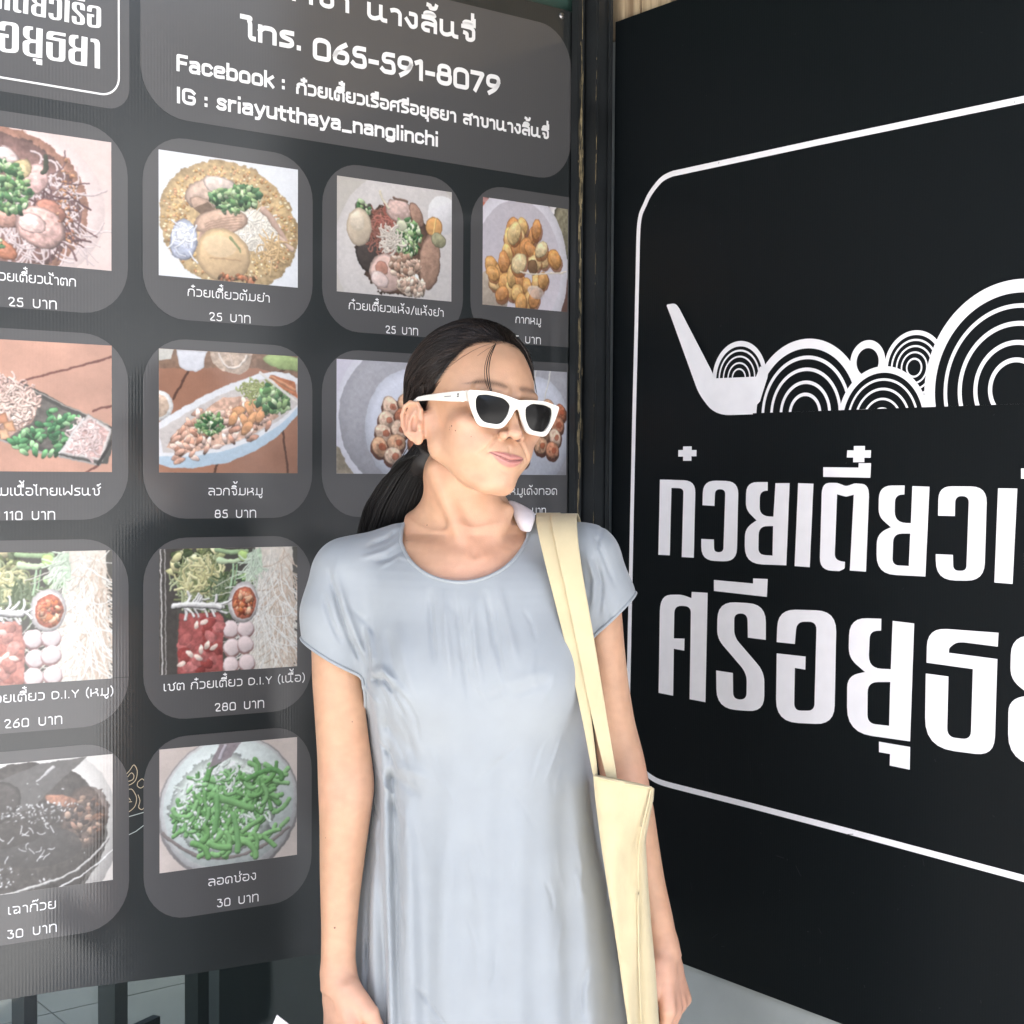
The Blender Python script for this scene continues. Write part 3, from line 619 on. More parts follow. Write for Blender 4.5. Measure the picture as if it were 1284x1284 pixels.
GLYPHS = {'ko_kai':[[[1688,14325],[2250,14319],[2334,14312],[2403,14295],[2456,14268],[2493,14230],[2515,14181],[2521,14122],[2501,13058],[2221,13054],[2246,14112],[2244,14135],[2236,14153],[2221,14167],[2201,14178],[2175,14184],[2143,14187],[1964,14189],[1940,13069],[1664,13065]]],'wo_waen':[[[2686,13919],[2692,14117],[2702,14180],[2727,14231],[2768,14270],[2824,14298],[2895,14314],[2981,14319],[3202,14317],[3286,14310],[3354,14293],[3407,14264],[3444,14225],[3466,14175],[3473,14114],[3459,13254],[3450,13189],[3425,13135],[3384,13093],[3327,13062],[3254,13043],[3164,13035],[2972,13030],[2881,13034],[2806,13051],[2746,13079],[2704,13121],[2678,13175],[2668,13241],[2667,13372],[2951,13374],[2955,13242],[2959,13221],[2968,13203],[2982,13190],[3001,13181],[3026,13176],[3057,13175],[3063,13176],[3093,13179],[3118,13186],[3138,13197],[3152,13212],[3161,13230],[3164,13252],[3191,14099],[3189,14125],[3180,14146],[3165,14162],[3143,14174],[3115,14181],[3081,14183],[3081,14183],[3046,14181],[3017,14174],[2995,14163],[2978,14147],[2968,14126],[2964,14100],[2957,13913]]],'yo_yak':[[[4090,14309],[4092,14177],[4070,14176],[4028,14171],[3993,14160],[3966,14144],[3946,14123],[3934,14096],[3930,14064],[3928,13932],[3932,13886],[3948,13848],[3976,13818],[4015,13797],[4064,13784],[4125,13779],[4214,13778],[4249,14294],[4534,14298],[4487,13044],[3998,13030],[3884,13035],[3790,13055],[3717,13092],[3665,13145],[3634,13214],[3624,13299],[3625,13449],[3630,13491],[3642,13529],[3662,13565],[3690,13598],[3725,13628],[3768,13656],[3867,13710],[3749,13792],[3714,13819],[3686,13849],[3664,13880],[3649,13914],[3640,13950],[3638,13988],[3641,14128],[3649,14182],[3669,14226],[3703,14261],[3749,14285],[3808,14301],[3880,14306]],[[4210,13633],[4100,13629],[4044,13624],[3997,13611],[3961,13590],[3935,13562],[3919,13527],[3914,13484],[3913,13282],[3916,13250],[3928,13224],[3947,13204],[3974,13189],[4009,13181],[4051,13178],[4204,13178]]],'sara_e':[[[4703,14300],[5002,14294],[4949,13041],[4651,13042]]],'mark_a':[[[2229,14873],[2429,14872],[2429,14813],[2539,14813],[2540,14711],[2424,14711],[2425,14638],[2232,14638],[2231,14707],[2119,14707],[2118,14815],[2229,14815]]],'to_tao':[[[5162,14143],[5167,14194],[5180,14236],[5201,14268],[5229,14292],[5265,14306],[5309,14311],[5422,14312],[5431,14312],[5441,14312],[5450,14311],[5459,14309],[5467,14307],[5476,14305],[5578,14276],[5591,14272],[5604,14271],[5617,14270],[5630,14270],[5643,14272],[5656,14275],[5755,14303],[5763,14305],[5772,14306],[5781,14308],[5789,14308],[5798,14308],[5807,14308],[5912,14302],[5951,14294],[5983,14277],[6008,14250],[6025,14213],[6034,14167],[6036,14111],[6000,13036],[5705,13036],[5761,14143],[5641,14116],[5633,14115],[5626,14114],[5619,14114],[5612,14114],[5605,14115],[5598,14116],[5453,14144],[5424,13273],[5426,13242],[5436,13216],[5452,13196],[5476,13180],[5507,13169],[5544,13163],[5615,13157],[5612,13081],[5611,13074],[5609,13067],[5605,13062],[5600,13056],[5594,13052],[5586,13048],[5512,13016],[5378,13013],[5305,13016],[5245,13031],[5199,13056],[5166,13092],[5147,13139],[5142,13196]]],'sara_ii_a':[[[5185,14542],[5839,14537],[5843,14602],[6066,14602],[6056,14392],[5187,14398]]],'mark_b':[[[5750,14851],[5952,14850],[5953,14787],[6063,14787],[6057,14680],[5944,14680],[5946,14615],[5743,14615],[5742,14684],[5624,14685],[5631,14789],[5751,14788]]],'yo_b':[[[6657,14289],[6654,14163],[6623,14161],[6584,14157],[6552,14147],[6527,14131],[6509,14109],[6498,14083],[6494,14050],[6493,13928],[6498,13876],[6515,13834],[6543,13802],[6583,13779],[6634,13766],[6696,13762],[6772,13764],[6788,14282],[7075,14277],[7027,13030],[6523,13020],[6421,13025],[6336,13046],[6270,13084],[6223,13137],[6194,13206],[6185,13291],[6185,13445],[6190,13493],[6204,13536],[6227,13574],[6260,13608],[6302,13637],[6352,13662],[6430,13693],[6310,13774],[6280,13797],[6255,13823],[6236,13851],[6222,13881],[6214,13913],[6211,13948],[6211,14091],[6218,14150],[6238,14198],[6270,14236],[6316,14263],[6375,14280],[6446,14286]],[[6764,13617],[6627,13612],[6580,13606],[6541,13594],[6511,13576],[6489,13550],[6476,13518],[6471,13479],[6466,13252],[6469,13223],[6478,13199],[6494,13181],[6517,13168],[6545,13160],[6581,13158],[6746,13160]]],'wo_b':[[[7222,13881],[7223,14103],[7230,14159],[7248,14206],[7279,14242],[7321,14268],[7376,14283],[7442,14289],[7740,14290],[7818,14285],[7882,14267],[7931,14237],[7965,14194],[7985,14140],[7991,14073],[7976,13268],[7967,13195],[7942,13134],[7903,13085],[7848,13049],[7778,13025],[7692,13014],[7514,13005],[7419,13008],[7340,13026],[7278,13060],[7233,13110],[7206,13176],[7196,13257],[7194,13349],[7472,13353],[7478,13217],[7481,13192],[7490,13172],[7504,13157],[7523,13147],[7547,13142],[7576,13141],[7607,13143],[7632,13146],[7653,13154],[7669,13164],[7681,13179],[7689,13197],[7691,13219],[7712,14067],[7710,14094],[7702,14117],[7687,14135],[7667,14147],[7641,14155],[7608,14157],[7604,14157],[7571,14155],[7544,14147],[7523,14134],[7508,14117],[7499,14094],[7496,14066],[7494,13883]]],'sara_e_b':[[[8161,14272],[8450,14272],[8402,13017],[8127,13018]]],'so_sala':[[[2460,12497],[2823,12506],[2797,10730],[2435,10732],[2445,12149],[2441,12183],[2429,12209],[2407,12230],[2377,12244],[2338,12251],[2291,12252],[2235,12250],[2182,12244],[2138,12231],[2103,12213],[2079,12187],[2064,12156],[2058,12118],[2053,11696],[2305,11715],[2300,11518],[2055,11523],[2048,10740],[1700,10746],[1713,12120],[1721,12204],[1743,12275],[1780,12331],[1830,12373],[1895,12401],[1973,12415],[2156,12429],[2179,12430],[2202,12430],[2225,12430],[2247,12428],[2270,12426],[2292,12423],[2455,12394]]],'sara_ii_b':[[[2960,12724],[3809,12722],[3808,12801],[4112,12811],[4098,12533],[2963,12547]]],'ro_ruea':[[[4086,11866],[3711,11865],[3701,12125],[3696,12160],[3683,12188],[3662,12210],[3634,12224],[3598,12232],[3555,12232],[3555,12232],[3512,12226],[3476,12215],[3448,12199],[3429,12177],[3417,12149],[3414,12117],[3416,11967],[3419,11929],[3429,11893],[3444,11859],[3465,11827],[3491,11797],[3523,11770],[3919,11472],[3963,11435],[3999,11394],[4027,11351],[4047,11305],[4060,11255],[4065,11203],[4068,10994],[4059,10915],[4032,10849],[3985,10796],[3920,10756],[3834,10728],[3729,10713],[3471,10693],[3343,10692],[3237,10710],[3153,10747],[3092,10803],[3054,10878],[3039,10973],[3030,11272],[3397,11273],[3406,10963],[3411,10931],[3423,10905],[3444,10886],[3472,10874],[3508,10869],[3552,10870],[3552,10870],[3595,10877],[3631,10889],[3658,10906],[3678,10929],[3690,10957],[3694,10989],[3696,11159],[3693,11205],[3683,11248],[3666,11288],[3641,11326],[3610,11361],[3572,11394],[3172,11693],[3133,11727],[3100,11763],[3075,11802],[3058,11843],[3047,11887],[3044,11934],[3045,12097],[3057,12186],[3091,12259],[3146,12317],[3222,12359],[3320,12387],[3438,12399],[3704,12408],[3819,12404],[3913,12384],[3986,12348],[4038,12296],[4070,12228],[4082,12143]]],'o_ang':[[[4309,11853],[4317,12083],[4330,12168],[4362,12239],[4414,12296],[4485,12338],[4575,12367],[4684,12381],[5074,12404],[5196,12403],[5295,12383],[5372,12345],[5425,12288],[5457,12213],[5467,12119],[5457,11025],[5446,10936],[5415,10861],[5364,10800],[5293,10753],[5200,10719],[5086,10700],[4757,10666],[4622,10662],[4510,10679],[4423,10719],[4360,10780],[4322,10862],[4310,10967],[4312,11680],[4888,11690],[4886,11492],[4680,11496],[4676,10957],[4680,10922],[4692,10896],[4712,10876],[4741,10864],[4777,10860],[4822,10863],[4939,10878],[4979,10886],[5011,10899],[5037,10917],[5055,10939],[5066,10965],[5071,10997],[5092,12112],[5088,12149],[5075,12179],[5054,12201],[5024,12215],[4984,12222],[4936,12221],[4866,12215],[4817,12208],[4775,12194],[4742,12174],[4718,12147],[4702,12115],[4694,12076],[4674,11859]]],'yo_c':[[[6284,12379],[6282,12208],[6229,12203],[6185,12195],[6148,12182],[6119,12163],[6098,12138],[6085,12107],[6080,12071],[6072,11839],[6077,11780],[6095,11733],[6127,11697],[6173,11674],[6232,11663],[6304,11663],[6461,11675],[6483,12366],[6851,12360],[6810,10696],[6144,10674],[6006,10680],[5892,10707],[5803,10756],[5738,10826],[5699,10918],[5686,11032],[5684,11317],[5689,11372],[5707,11421],[5737,11464],[5778,11500],[5831,11529],[5896,11552],[6005,11583],[5849,11673],[5805,11703],[5769,11737],[5740,11774],[5720,11816],[5709,11861],[5705,11910],[5707,12086],[5717,12166],[5746,12233],[5792,12287],[5855,12327],[5937,12353],[6035,12365]],[[6456,11492],[6241,11466],[6185,11455],[6139,11437],[6103,11412],[6077,11380],[6062,11340],[6057,11293],[6059,10973],[6064,10934],[6077,10902],[6100,10878],[6131,10861],[6170,10853],[6219,10852],[6445,10864]]],'sara_u':[[[6271,10611],[6812,10617],[6810,10296],[6465,10299],[6468,10463],[6274,10461]]],'tho_thong':[[[8202,12354],[8194,12169],[7701,12175],[7656,12174],[7616,12170],[7579,12164],[7548,12154],[7520,12141],[7497,12125],[7452,12088],[7447,12083],[7442,12077],[7439,12071],[7436,12065],[7434,12059],[7433,12052],[7431,12009],[8191,12003],[8173,10961],[8163,10882],[8138,10815],[8096,10763],[8038,10724],[7963,10699],[7871,10687],[7539,10672],[7393,10677],[7272,10706],[7178,10759],[7110,10837],[7069,10940],[7056,11067],[7057,11681],[7429,11683],[7421,10973],[7424,10936],[7436,10905],[7455,10882],[7483,10866],[7519,10857],[7562,10856],[7660,10860],[7703,10865],[7738,10877],[7766,10895],[7785,10919],[7798,10950],[7802,10987],[7816,11828],[7067,11834],[7069,12053],[7078,12136],[7106,12204],[7151,12258],[7213,12297],[7292,12321],[7388,12332]]],'boat':[[[1847,17190],[1843,17201],[1842,17210],[1846,17217],[1853,17222],[1864,17225],[1879,17226],[1965,17228],[1992,17227],[2017,17223],[2040,17217],[2061,17207],[2080,17194],[2098,17179],[2139,17136],[2870,16105],[2967,15954],[3848,15942],[3929,16097],[4107,16022],[4085,15913],[3994,15697],[3937,15555],[3790,15438],[3791,15360],[3319,15360],[3210,15365],[3109,15380],[3016,15405],[2932,15441],[2856,15486],[2790,15542],[2719,15611],[2682,15649],[2647,15689],[2614,15730],[2585,15772],[2558,15815],[2534,15859],[1939,17023]]]}
# ------------------------------------------------------------------ materials of the corner
def board_material(name, col, rough, coat=0.5, coat_r=.22, flute=.0, noise=.0, spec=.5, image=None, streaks=True):
    """printed plastic sheet: fine vertical flutes show as a slight relief under the gloss"""
    m = bpy.data.materials.new(name); nt, b = nodes_of(m)
    b.inputs['Base Color'].default_value = (*col, 1)
    b.inputs['Roughness'].default_value = rough; b.inputs['Specular IOR Level'].default_value = spec
    b.inputs['Coat Weight'].default_value = coat; b.inputs['Coat Roughness'].default_value = coat_r
    if coat > .5: b.inputs['Coat IOR'].default_value = 1.52
    tc = nt.nodes.new('ShaderNodeTexCoord')
    if image is not None:
        ti = nt.nodes.new('ShaderNodeTexImage'); ti.image = image; ti.interpolation = 'Cubic'
        nt.links.new(tc.outputs['UV'], ti.inputs['Vector'])
        hs = nt.nodes.new('ShaderNodeHueSaturation'); hs.inputs['Value'].default_value = IMG_VALUE
        nt.links.new(ti.outputs['Color'], hs.inputs['Color']); nt.links.new(hs.outputs[0], b.inputs['Base Color'])
    if flute > 0:
        uvn = nt.nodes.new('ShaderNodeAttribute'); uvn.attribute_name = 'board_s'
        w = nt.nodes.new('ShaderNodeMath'); w.operation = 'MULTIPLY'; w.inputs[1].default_value = 2 * math.pi / .0048
        nt.links.new(uvn.outputs['Fac'], w.inputs[0])
        sn = nt.nodes.new('ShaderNodeMath'); sn.operation = 'SINE'; nt.links.new(w.outputs[0], sn.inputs[0])
        nz = nt.nodes.new('ShaderNodeTexNoise'); nz.noise_dimensions = '1D'; nz.inputs['Scale'].default_value = 60; nz.inputs['Detail'].default_value = 3
        nt.links.new(uvn.outputs['Fac'], nz.inputs['W'])
        ad = nt.nodes.new('ShaderNodeMath'); ad.operation = 'MULTIPLY_ADD'; ad.inputs[1].default_value = 3.0
        nt.links.new(nz.outputs['Fac'], ad.inputs[0]); nt.links.new(sn.outputs[0], ad.inputs[2])
        bp = nt.nodes.new('ShaderNodeBump'); bp.inputs['Strength'].default_value = flute; bp.inputs['Distance'].default_value = .0006
        nt.links.new(ad.outputs[0], bp.inputs['Height'])
        nt.links.new(bp.outputs[0], b.inputs['Normal']); nt.links.new(bp.outputs[0], b.inputs['Coat Normal'])
    return m
IMG_VALUE = .86
def add_board_s(o, right=False):
    """store the distance along the wall on each vertex (drives the flutes)"""
    me = o.data; n = len(me.vertices); co = np.zeros(n * 3, np.float32); me.vertices.foreach_get('co', co); co = co.reshape(-1, 3)
    d = DR if right else DL
    s = (co - np.array(CORNER)) @ np.array(d)
    at = me.attributes.new('board_s', 'FLOAT', 'POINT'); at.data.foreach_set('value', s.astype(np.float32))
    return o

M = {}
M['board'] = board_material('menu board print', (.020, .023, .0235), .45, .95, .12, .030, spec=.2)
M['card'] = board_material('menu card print', (.082, .080, .080), .45, .95, .12, .030, spec=.2)
M['ink_white'] = principled('white print', (.86, .85, .84), .45, coat=.6, coat_r=.2)
M['sign'] = board_material('black sign vinyl', (.0032, .0048, .0056), .50, .05, .35, .05, spec=.16)
M['sign_white'] = principled('white sign vinyl', (.86, .83, .83), .5, noise=.03, nscale=40, coat=.3, coat_r=.3)
M['gold'] = principled('gold print', (.40, .33, .22), .5, coat=.6, coat_r=.2)
M['green_line'] = principled('grey green print', (.30, .34, .32), .5, coat=.6, coat_r=.2)
M['black_paint'] = principled('worn black paint', (.016, .018, .019), .42, .4, noise=.35, nscale=9, bump=.3, bscale=45)
M['scrape'] = principled('bare brassy metal under chipped paint', (.34, .27, .15), .5, metal=.3, noise=.5, nscale=90)
M['steel'] = principled('dull screw steel', (.42, .41, .40), .38, metal=.9, noise=.2, nscale=200)
M['plinth'] = principled('pale grey painted plaster', (.40, .425, .41), .75, noise=.06, nscale=14, bump=.25, bscale=60)
M['ground'] = principled('sunlit concrete paving', (.45, .445, .43), .85, noise=.12, nscale=3, bump=.2, bscale=30)
M['floor_tile'] = principled('pale floor tile', (.21, .215, .205), .35, noise=.08, nscale=5)
M['grout'] = principled('dark grout', (.12, .13, .12), .8)
M['facade'] = principled('cream plaster facade', (.55, .51, .46), .8, noise=.08, nscale=2)
M['facade_grey'] = principled('grey plaster facade', (.42, .42, .41), .8, noise=.08, nscale=2)
M['shade_awning'] = principled('dark corrugated awning sheet', (.06, .065, .06), .6, noise=.2, nscale=4)
M['dark_wall'] = principled('dark shop wall', (.022, .026, .026), .6, noise=.2, nscale=5)
M['green_trim'] = principled('dark green painted trim', (.035, .075, .060), .45, noise=.2, nscale=12)
M['dark_metal'] = principled('dark painted steel', (.008, .012, .012), .6, noise=.2, nscale=18)
M['window_dark'] = principled('dark window glass', (.02, .025, .03), .08)

def glass_mat(name, tint, rough=.02):
    m = bpy.data.materials.new(name); m.use_nodes = True; nt = m.node_tree; nt.nodes.clear()
    out = nt.nodes.new('ShaderNodeOutputMaterial'); tr = nt.nodes.new('ShaderNodeBsdfTransparent'); tr.inputs[0].default_value = (*tint, 1)
    gl = nt.nodes.new('ShaderNodeBsdfGlossy'); gl.inputs['Roughness'].default_value = rough
    fr = nt.nodes.new('ShaderNodeFresnel'); fr.inputs['IOR'].default_value = 1.45
    mx = nt.nodes.new('ShaderNodeMixShader'); nt.links.new(fr.outputs[0], mx.inputs[0]); nt.links.new(tr.outputs[0], mx.inputs[1]); nt.links.new(gl.outputs[0], mx.inputs[2])
    nt.links.new(mx.outputs[0], out.inputs[0]); return m
M['glass'] = glass_mat('tinted shop glass', (.74, .79, .76))

# timber: long fibres with darker streaks
def timber(name, a, b_):
    m = bpy.data.materials.new(name); nt, b = nodes_of(m); b.inputs['Roughness'].default_value = .7
    tc = nt.nodes.new('ShaderNodeTexCoord'); mp = nt.nodes.new('ShaderNodeMapping'); mp.inputs['Scale'].default_value = (60, 60, 5)
    nz = nt.nodes.new('ShaderNodeTexNoise'); nz.inputs['Scale'].default_value = 1.2; nz.inputs['Detail'].default_value = 8; nz.inputs['Distortion'].default_value = .6
    cr = nt.nodes.new('ShaderNodeValToRGB'); cr.color_ramp.elements[0].position = .35; cr.color_ramp.elements[0].color = (*b_, 1); cr.color_ramp.elements[1].position = .62; cr.color_ramp.elements[1].color = (*a, 1)
    nt.links.new(tc.outputs['Object'], mp.inputs[0]); nt.links.new(mp.outputs[0], nz.inputs['Vector']); nt.links.new(nz.outputs['Fac'], cr.inputs[0]); nt.links.new(cr.outputs[0], b.inputs['Base Color'])
    return m
M['timber'] = timber('pale weathered timber', (.55, .42, .26), (.24, .16, .09))

# ------------------------------------------------------------------ setting
gnd = mesh_obj('ground', [(-120, -160, 0), (120, -160, 0), (120, 90, 0), (-120, 90, 0)], [(0, 1, 2, 3)], M['ground']); tag(gnd, kind='structure')
M['road'] = principled('pale concrete road', (.34, .33, .31), .85, noise=.15, nscale=6)
rd = mesh_obj('road', [(-120, -13, .004), (120, -13, .004), (120, -6, .004), (-120, -6, .004)], [(0, 1, 2, 3)], M['road']); tag(rd, kind='structure')

def wall_piece(name, s0, s1, z0, z1, d0, d1, mat, parent=None, right=False, bevel=0.0):
    """box on a wall between s0..s1, z0..z1, from depth d0 to d1 in front of the wall plane"""
    f = RW if right else LW; d = DR if right else DL; n = NR if right else NL
    return box(name, f(s0, z0, d0), d * (s1 - s0), n * (d1 - d0), UP * (z1 - z0), mat, parent, bevel)

# left wall: shop front, right wall
t = empty('shopfront_wall', LW(1.2, 0)); tag(t, 'dark shop front wall carrying the grey menu board above a low glass pane', 'wall')
wall_piece('upper_wall', .03, 2.7, 2.2415, 3.46, -.16, -.012, M['green_trim'], t)
wall_piece('backing_wall', .03, 2.7, .745, 2.24, -.10, -.012, M['dark_wall'], t)
wall_piece('sill', .03, 2.7, 0, .10, -.16, -.012, M['dark_wall'], t)
wall_piece('end_pier', 2.703, 2.95, 0, 3.3, -.16, .0, M['dark_wall'], t)
t = empty('glass_pane', LW(1.2, .1)); tag(t, 'low tinted glass pane under the menu board', 'window')
wall_piece('pane', .07, 2.68, .12, .74, -.040, -.034, M['glass'], t)
wall_piece('bottom_rail', .07, 2.68, .101, .14, -.07, -.014, M['dark_metal'], t)

t = empty('side_wall', RW(.7, 0)); tag(t, 'pale grey plastered side wall below and behind the black sign', 'wall')
wall_piece('plaster', -.10, 1.160, 0, 2.19, -.16, -.010, M['plinth'], t, True)
tw = empty('timber_cladding', RW(.7, 2.2)); tag(tw, 'pale timber boards above the black sign', 'cladding')
_x = -.02; _k = 0
while _x < 1.08:
    wdt = [.118, .104, .13, .11][_k % 4]
    wall_piece('plank', _x, _x + wdt - .004, 2.194, 3.46, -.03 - .003 * (_k % 2), -.012 - .002 * (_k % 3), M['timber'], tw, True); _x += wdt; _k += 1

# corner post: square steel tube with a thin angle iron beside it
t = empty('corner_post', CORNER + Vector((0, -.03, 0))); tag(t, 'worn black steel post in the corner between the menu board and the black sign', 'post')
wall_piece('tube', -.018, .0455, 0, 3.25, .004, .040, M['black_paint'], t, True, bevel=.003)
wall_piece('edge_strip', .0495, .0545, 0, 2.9, .012, .019, M['black_paint'], t, True, bevel=.0008)
wall_piece('angle_iron', .046, .062, 0, 3.2, .002, .020, M['black_paint'], t, bevel=.0015)
wall_piece('groove_back', .0, .046, 0, 3.2, -.010, .000, M['dark_metal'], t)
_V, _F = [], []
for _i in range(150):
    z = random.choice([random.uniform(.5, 2.4), random.gauss(1.95, .10), random.gauss(1.75, .2)]); h = random.uniform(.004, .05); w = random.uniform(.0004, .0016)
    s = .0535 + random.gauss(0, .0022); o = .0202 + random.random() * .0003
    b0 = len(_V); _V += [LW(s, z, o), LW(s + w, z + h * .2, o), LW(s + w * .6, z + h, o), LW(s - w * .3, z + h * .7, o)]; _F.append((b0, b0 + 1, b0 + 2, b0 + 3))
for _i in range(46):
    z = random.uniform(.9, 2.3); h = random.uniform(.003, .03); w = random.uniform(.0003, .001); s = random.choice([-.0165, .0445, .0435]) + random.gauss(0, .0005); o = .0403
    b0 = len(_V); _V += [RW(s, z, o), RW(s + w, z, o), RW(s + w, z + h, o), RW(s, z + h * .8, o)]; _F.append((b0, b0 + 1, b0 + 2, b0 + 3))
_s = mesh_obj('paint_chips', _V, _F, M['scrape'], t); _s['kind'] = 'stuff'
_V, _F = [], []
for _i in range(60):          # long bare edge
    z = .62 + _i * .029; o = .0206
    a = .0522 + .0006 * math.sin(_i * 1.7); w = .0007 + .0005 * abs(math.sin(_i * .9))
    if _i % 11 in (4, 9): continue
    b0 = len(_V); _V += [LW(a, z, o), LW(a + w, z, o), LW(a + w, z + .0285, o), LW(a, z + .0285, o)]; _F.append((b0, b0 + 1, b0 + 2, b0 + 3))
mesh_obj('bare_edge', _V, _F, M['scrape'], t)['kind'] = 'stuff'

# awning added out of view to shade the corner; street and facades behind the camera
t = empty('shade_awning', (0, 0, 2.95)); tag(t, 'dark corrugated awning out of view, added to shade the corner', 'shade_awning')
_c = CORNER + UP * 3.5
for _i in range(34):          # corrugated sheets run outwards
    a = -2.6 + _i * .165
    d = (DL + DR).normalized(); e = Vector((d.y, -d.x, 0))
    p0 = _c + e * a * 1.0 - d * .1
    box('shade_awning_sheet', p0 - UP * (.022 if _i % 2 else .0), e * .178, d * 3.15 - UP * .15, UP * .012, M['shade_awning'], t)
t = empty('awning_column', (-.9, -.6, 0))
def building(name, x0, x1, y, h, mat, label, floors, bays):
    t = empty(name, ((x0 + x1) / 2, y, 0)); tag(t, label, 'building')
    box('wall', (x0, y - 6, 0), (x1 - x0, 0, 0), (0, 6, 0), (0, 0, h), mat, t)
    fh = h / floors; bw = (x1 - x0) / bays
    first = None
    for f in range(floors):
        for b in range(bays):
            zc = f * fh + fh * .3; xc = x0 + b * bw + bw * .25
            box('window', (xc, y + .002, zc), (bw * .5, 0, 0), (0, .05, 0), (0, 0, fh * .5), M['window_dark'], t)
    box('cornice', (x0 - .1, y + .01, h), (x1 - x0 + .2, 0, 0), (0, .35, 0), (0, 0, .3), mat, t)
bpy.data.objects.remove(t)
building('street_building', -22, -8, -16, 7.5, M['facade_grey'], 'grey plaster building across the street, left of the cream one', 2, 5)
building('street_building', -7.9, 9, -16, 9.0, M['facade'], 'cream plaster building across the street, tallest of the row', 3, 6)
building('street_building', 9.1, 16.5, -16, 6.5, M['facade_grey'], 'low grey building across the street, right of the cream one', 2, 6)

def sky_block_building():  # added out of view so the menu board does not mirror open sky
    t = empty('street_building', (17, -4, 0)); tag(t, 'grey building added out of view to block sky from the board reflection', 'building')
    box('wall', (17, -15, 0), (8, 0, 0), (0, 24, 0), (0, 0, 8.5), M['facade_grey'], t)
    for f in range(3):
        for b in range(7): box('window', (16.95, -13.6 + b * 3.3, .9 + f * 2.7), (.048, 0, 0), (0, 1.5, 0), (0, 0, 1.4), M['window_dark'], t)
sky_block_building()
# inside, seen through the low pane: tiled floor, legs for the mirrored ones, a box added for darkness
LI = lambda s, d, z=0: CORNER + DL * s - NL * d + UP * z
fl = empty('shop_floor', LI(1.2, 2)); tag(fl, kind='structure')
mesh_obj('screed', [LI(-.6, .165, .004), LI(3.2, .165, .004), LI(3.2, 5, .004), LI(-.6, 5, .004)], [(0, 1, 2, 3)], M['grout'], fl)
_tm = None
for i in range(9):
    for j in range(11):
        s0, d0 = -.5 + i * .405, .18 + j * .405
        if _tm is None:
            o = box('floor_tile', LI(s0, d0, .005), DL * .4, -NL * .4, UP * .008, M['floor_tile'], fl); _tm = o; _t0 = (s0, d0)
        else:
            o = _tm.copy(); link(o); o.parent = fl; o.matrix_parent_inverse = _tm.matrix_parent_inverse.copy()
            o.location = DL * (s0 - _t0[0]) - NL * (d0 - _t0[1])
def mirrored_legs(s, d, label):  # stands in for dark legs mirrored in the low glass
    t = empty('mirrored_legs', LI(s, d)); tag(t, label, 'mirrored_legs')
    box('seat', LI(s - .16, d - .16, .60), DL * .32, -NL * .32, UP * .035, M['dark_metal'], t)
    for a in (-.14, .11):
        for b in (-.14, .11): box('leg', LI(s + a, d + b, .014), DL * .036, -NL * .036, UP * .586, M['dark_metal'], t)
    box('stretcher', LI(s - .13, d - .012, .22), DL * .26, -NL * .02, UP * .02, M['dark_metal'], t)
    return t
mirrored_legs(.47, 1.0, 'dark steel seat and legs standing in for legs mirrored in the glass').rotation_euler.z = R(24)
t = empty('dark_filler', LI(-.3, 1.3)); tag(t, 'dark box added behind the glass to darken the view through it', 'dark_filler')
box('dark_filler_body', LI(-.75, 1.25, .014), DL * .85, -NL * .10, UP * .9, M['dark_wall'], t)  # added only to darken this part of the view through the pane
box('dark_filler_top', LI(-.75, 1.2, .916), DL * .88, -NL * .2, UP * .03, M['dark_metal'], t)
box('panel', LI(-.10, 1.234, .36), DL * .10, -NL * .014, UP * .12, M['green_trim'], t)
t = empty('shop_partition', LI(1, 5)); tag(t, 'dark inner wall of the shop beyond the tiled floor', 'wall')
box('partition', LI(-.8, 5.0, 0), DL * 4.2, -NL * .1, UP * 3, M['dark_wall'], t)
box('side_partition', LI(-.85, .17, 0), DL * .1, -NL * 4.8, UP * 3, M['dark_wall'], t)

# ------------------------------------------------------------------ menu board on the left wall
def bowed(s, z, off=0.0):
    """the lower part of the sheet hangs a little crooked"""
    zz = z + (s - .84) * .032 * max(0.0, min(1.3, (1.5 - z) / .55))
    return LW(s, zz, off)
mb = empty('menu_board', LW(.55, 1.5)); tag(mb, 'large dark grey menu board with rounded cards of dish photos and white Thai lettering', 'menu board')
def slab(name, outline, off0, off1, place, mat, parent, right=False):
    n = len(outline)
    V = [place(s, z, off1) for s, z in outline] + [place(s, z, off0) for s, z in outline]
    Fc = [tuple(range(n)), tuple(range(2 * n - 1, n - 1, -1))] + [(i, i + n, (i + 1) % n + n, (i + 1) % n) for i in range(n)]
    o = mesh_obj(name, V, Fc, mat, parent)
    bm = bmesh.new(); bm.from_mesh(o.data); bmesh.ops.recalc_face_normals(bm, faces=bm.faces[:]); bm.to_mesh(o.data); bm.free()
    return add_board_s(o, right)
_bot = [(1.35, .760), (1.044, .732), (.95, .7267), (.77, .7106), (.56, .6982), (.30, .676), (.062, .655)]
def unbow(s, z): return z     # the lower edge is cut by eye, not level
_pts = [(.062, 2.236), (.4, 2.2385), (1.35, 2.2395)] + _bot
def sheet(name, outline, off, mat, parent):
    return slab(name, outline, -.010, off, lambda s, z, o: LW(s, z, o), mat, parent)
sheet('panel', _pts, 0.0, M['board'], mb)
def rrect(s0, s1, z0, z1, r, seg=9, corners=(1, 1, 1, 1)):
    out = []
    for k, (cs, cz, a0) in enumerate([(s1 - r, z1 - r, 0), (s0 + r, z1 - r, 90), (s0 + r, z0 + r, 180), (s1 - r, z0 + r, 270)]):
        if corners[k]:
            for i in range(seg + 1):
                a = R(a0 + 90 * i / seg); out.append((cs + r * math.cos(a), cz + r * math.sin(a)))
        else: out.append([(s1, z1), (s0, z1), (s0, z0), (s1, z0)][k])
    return out
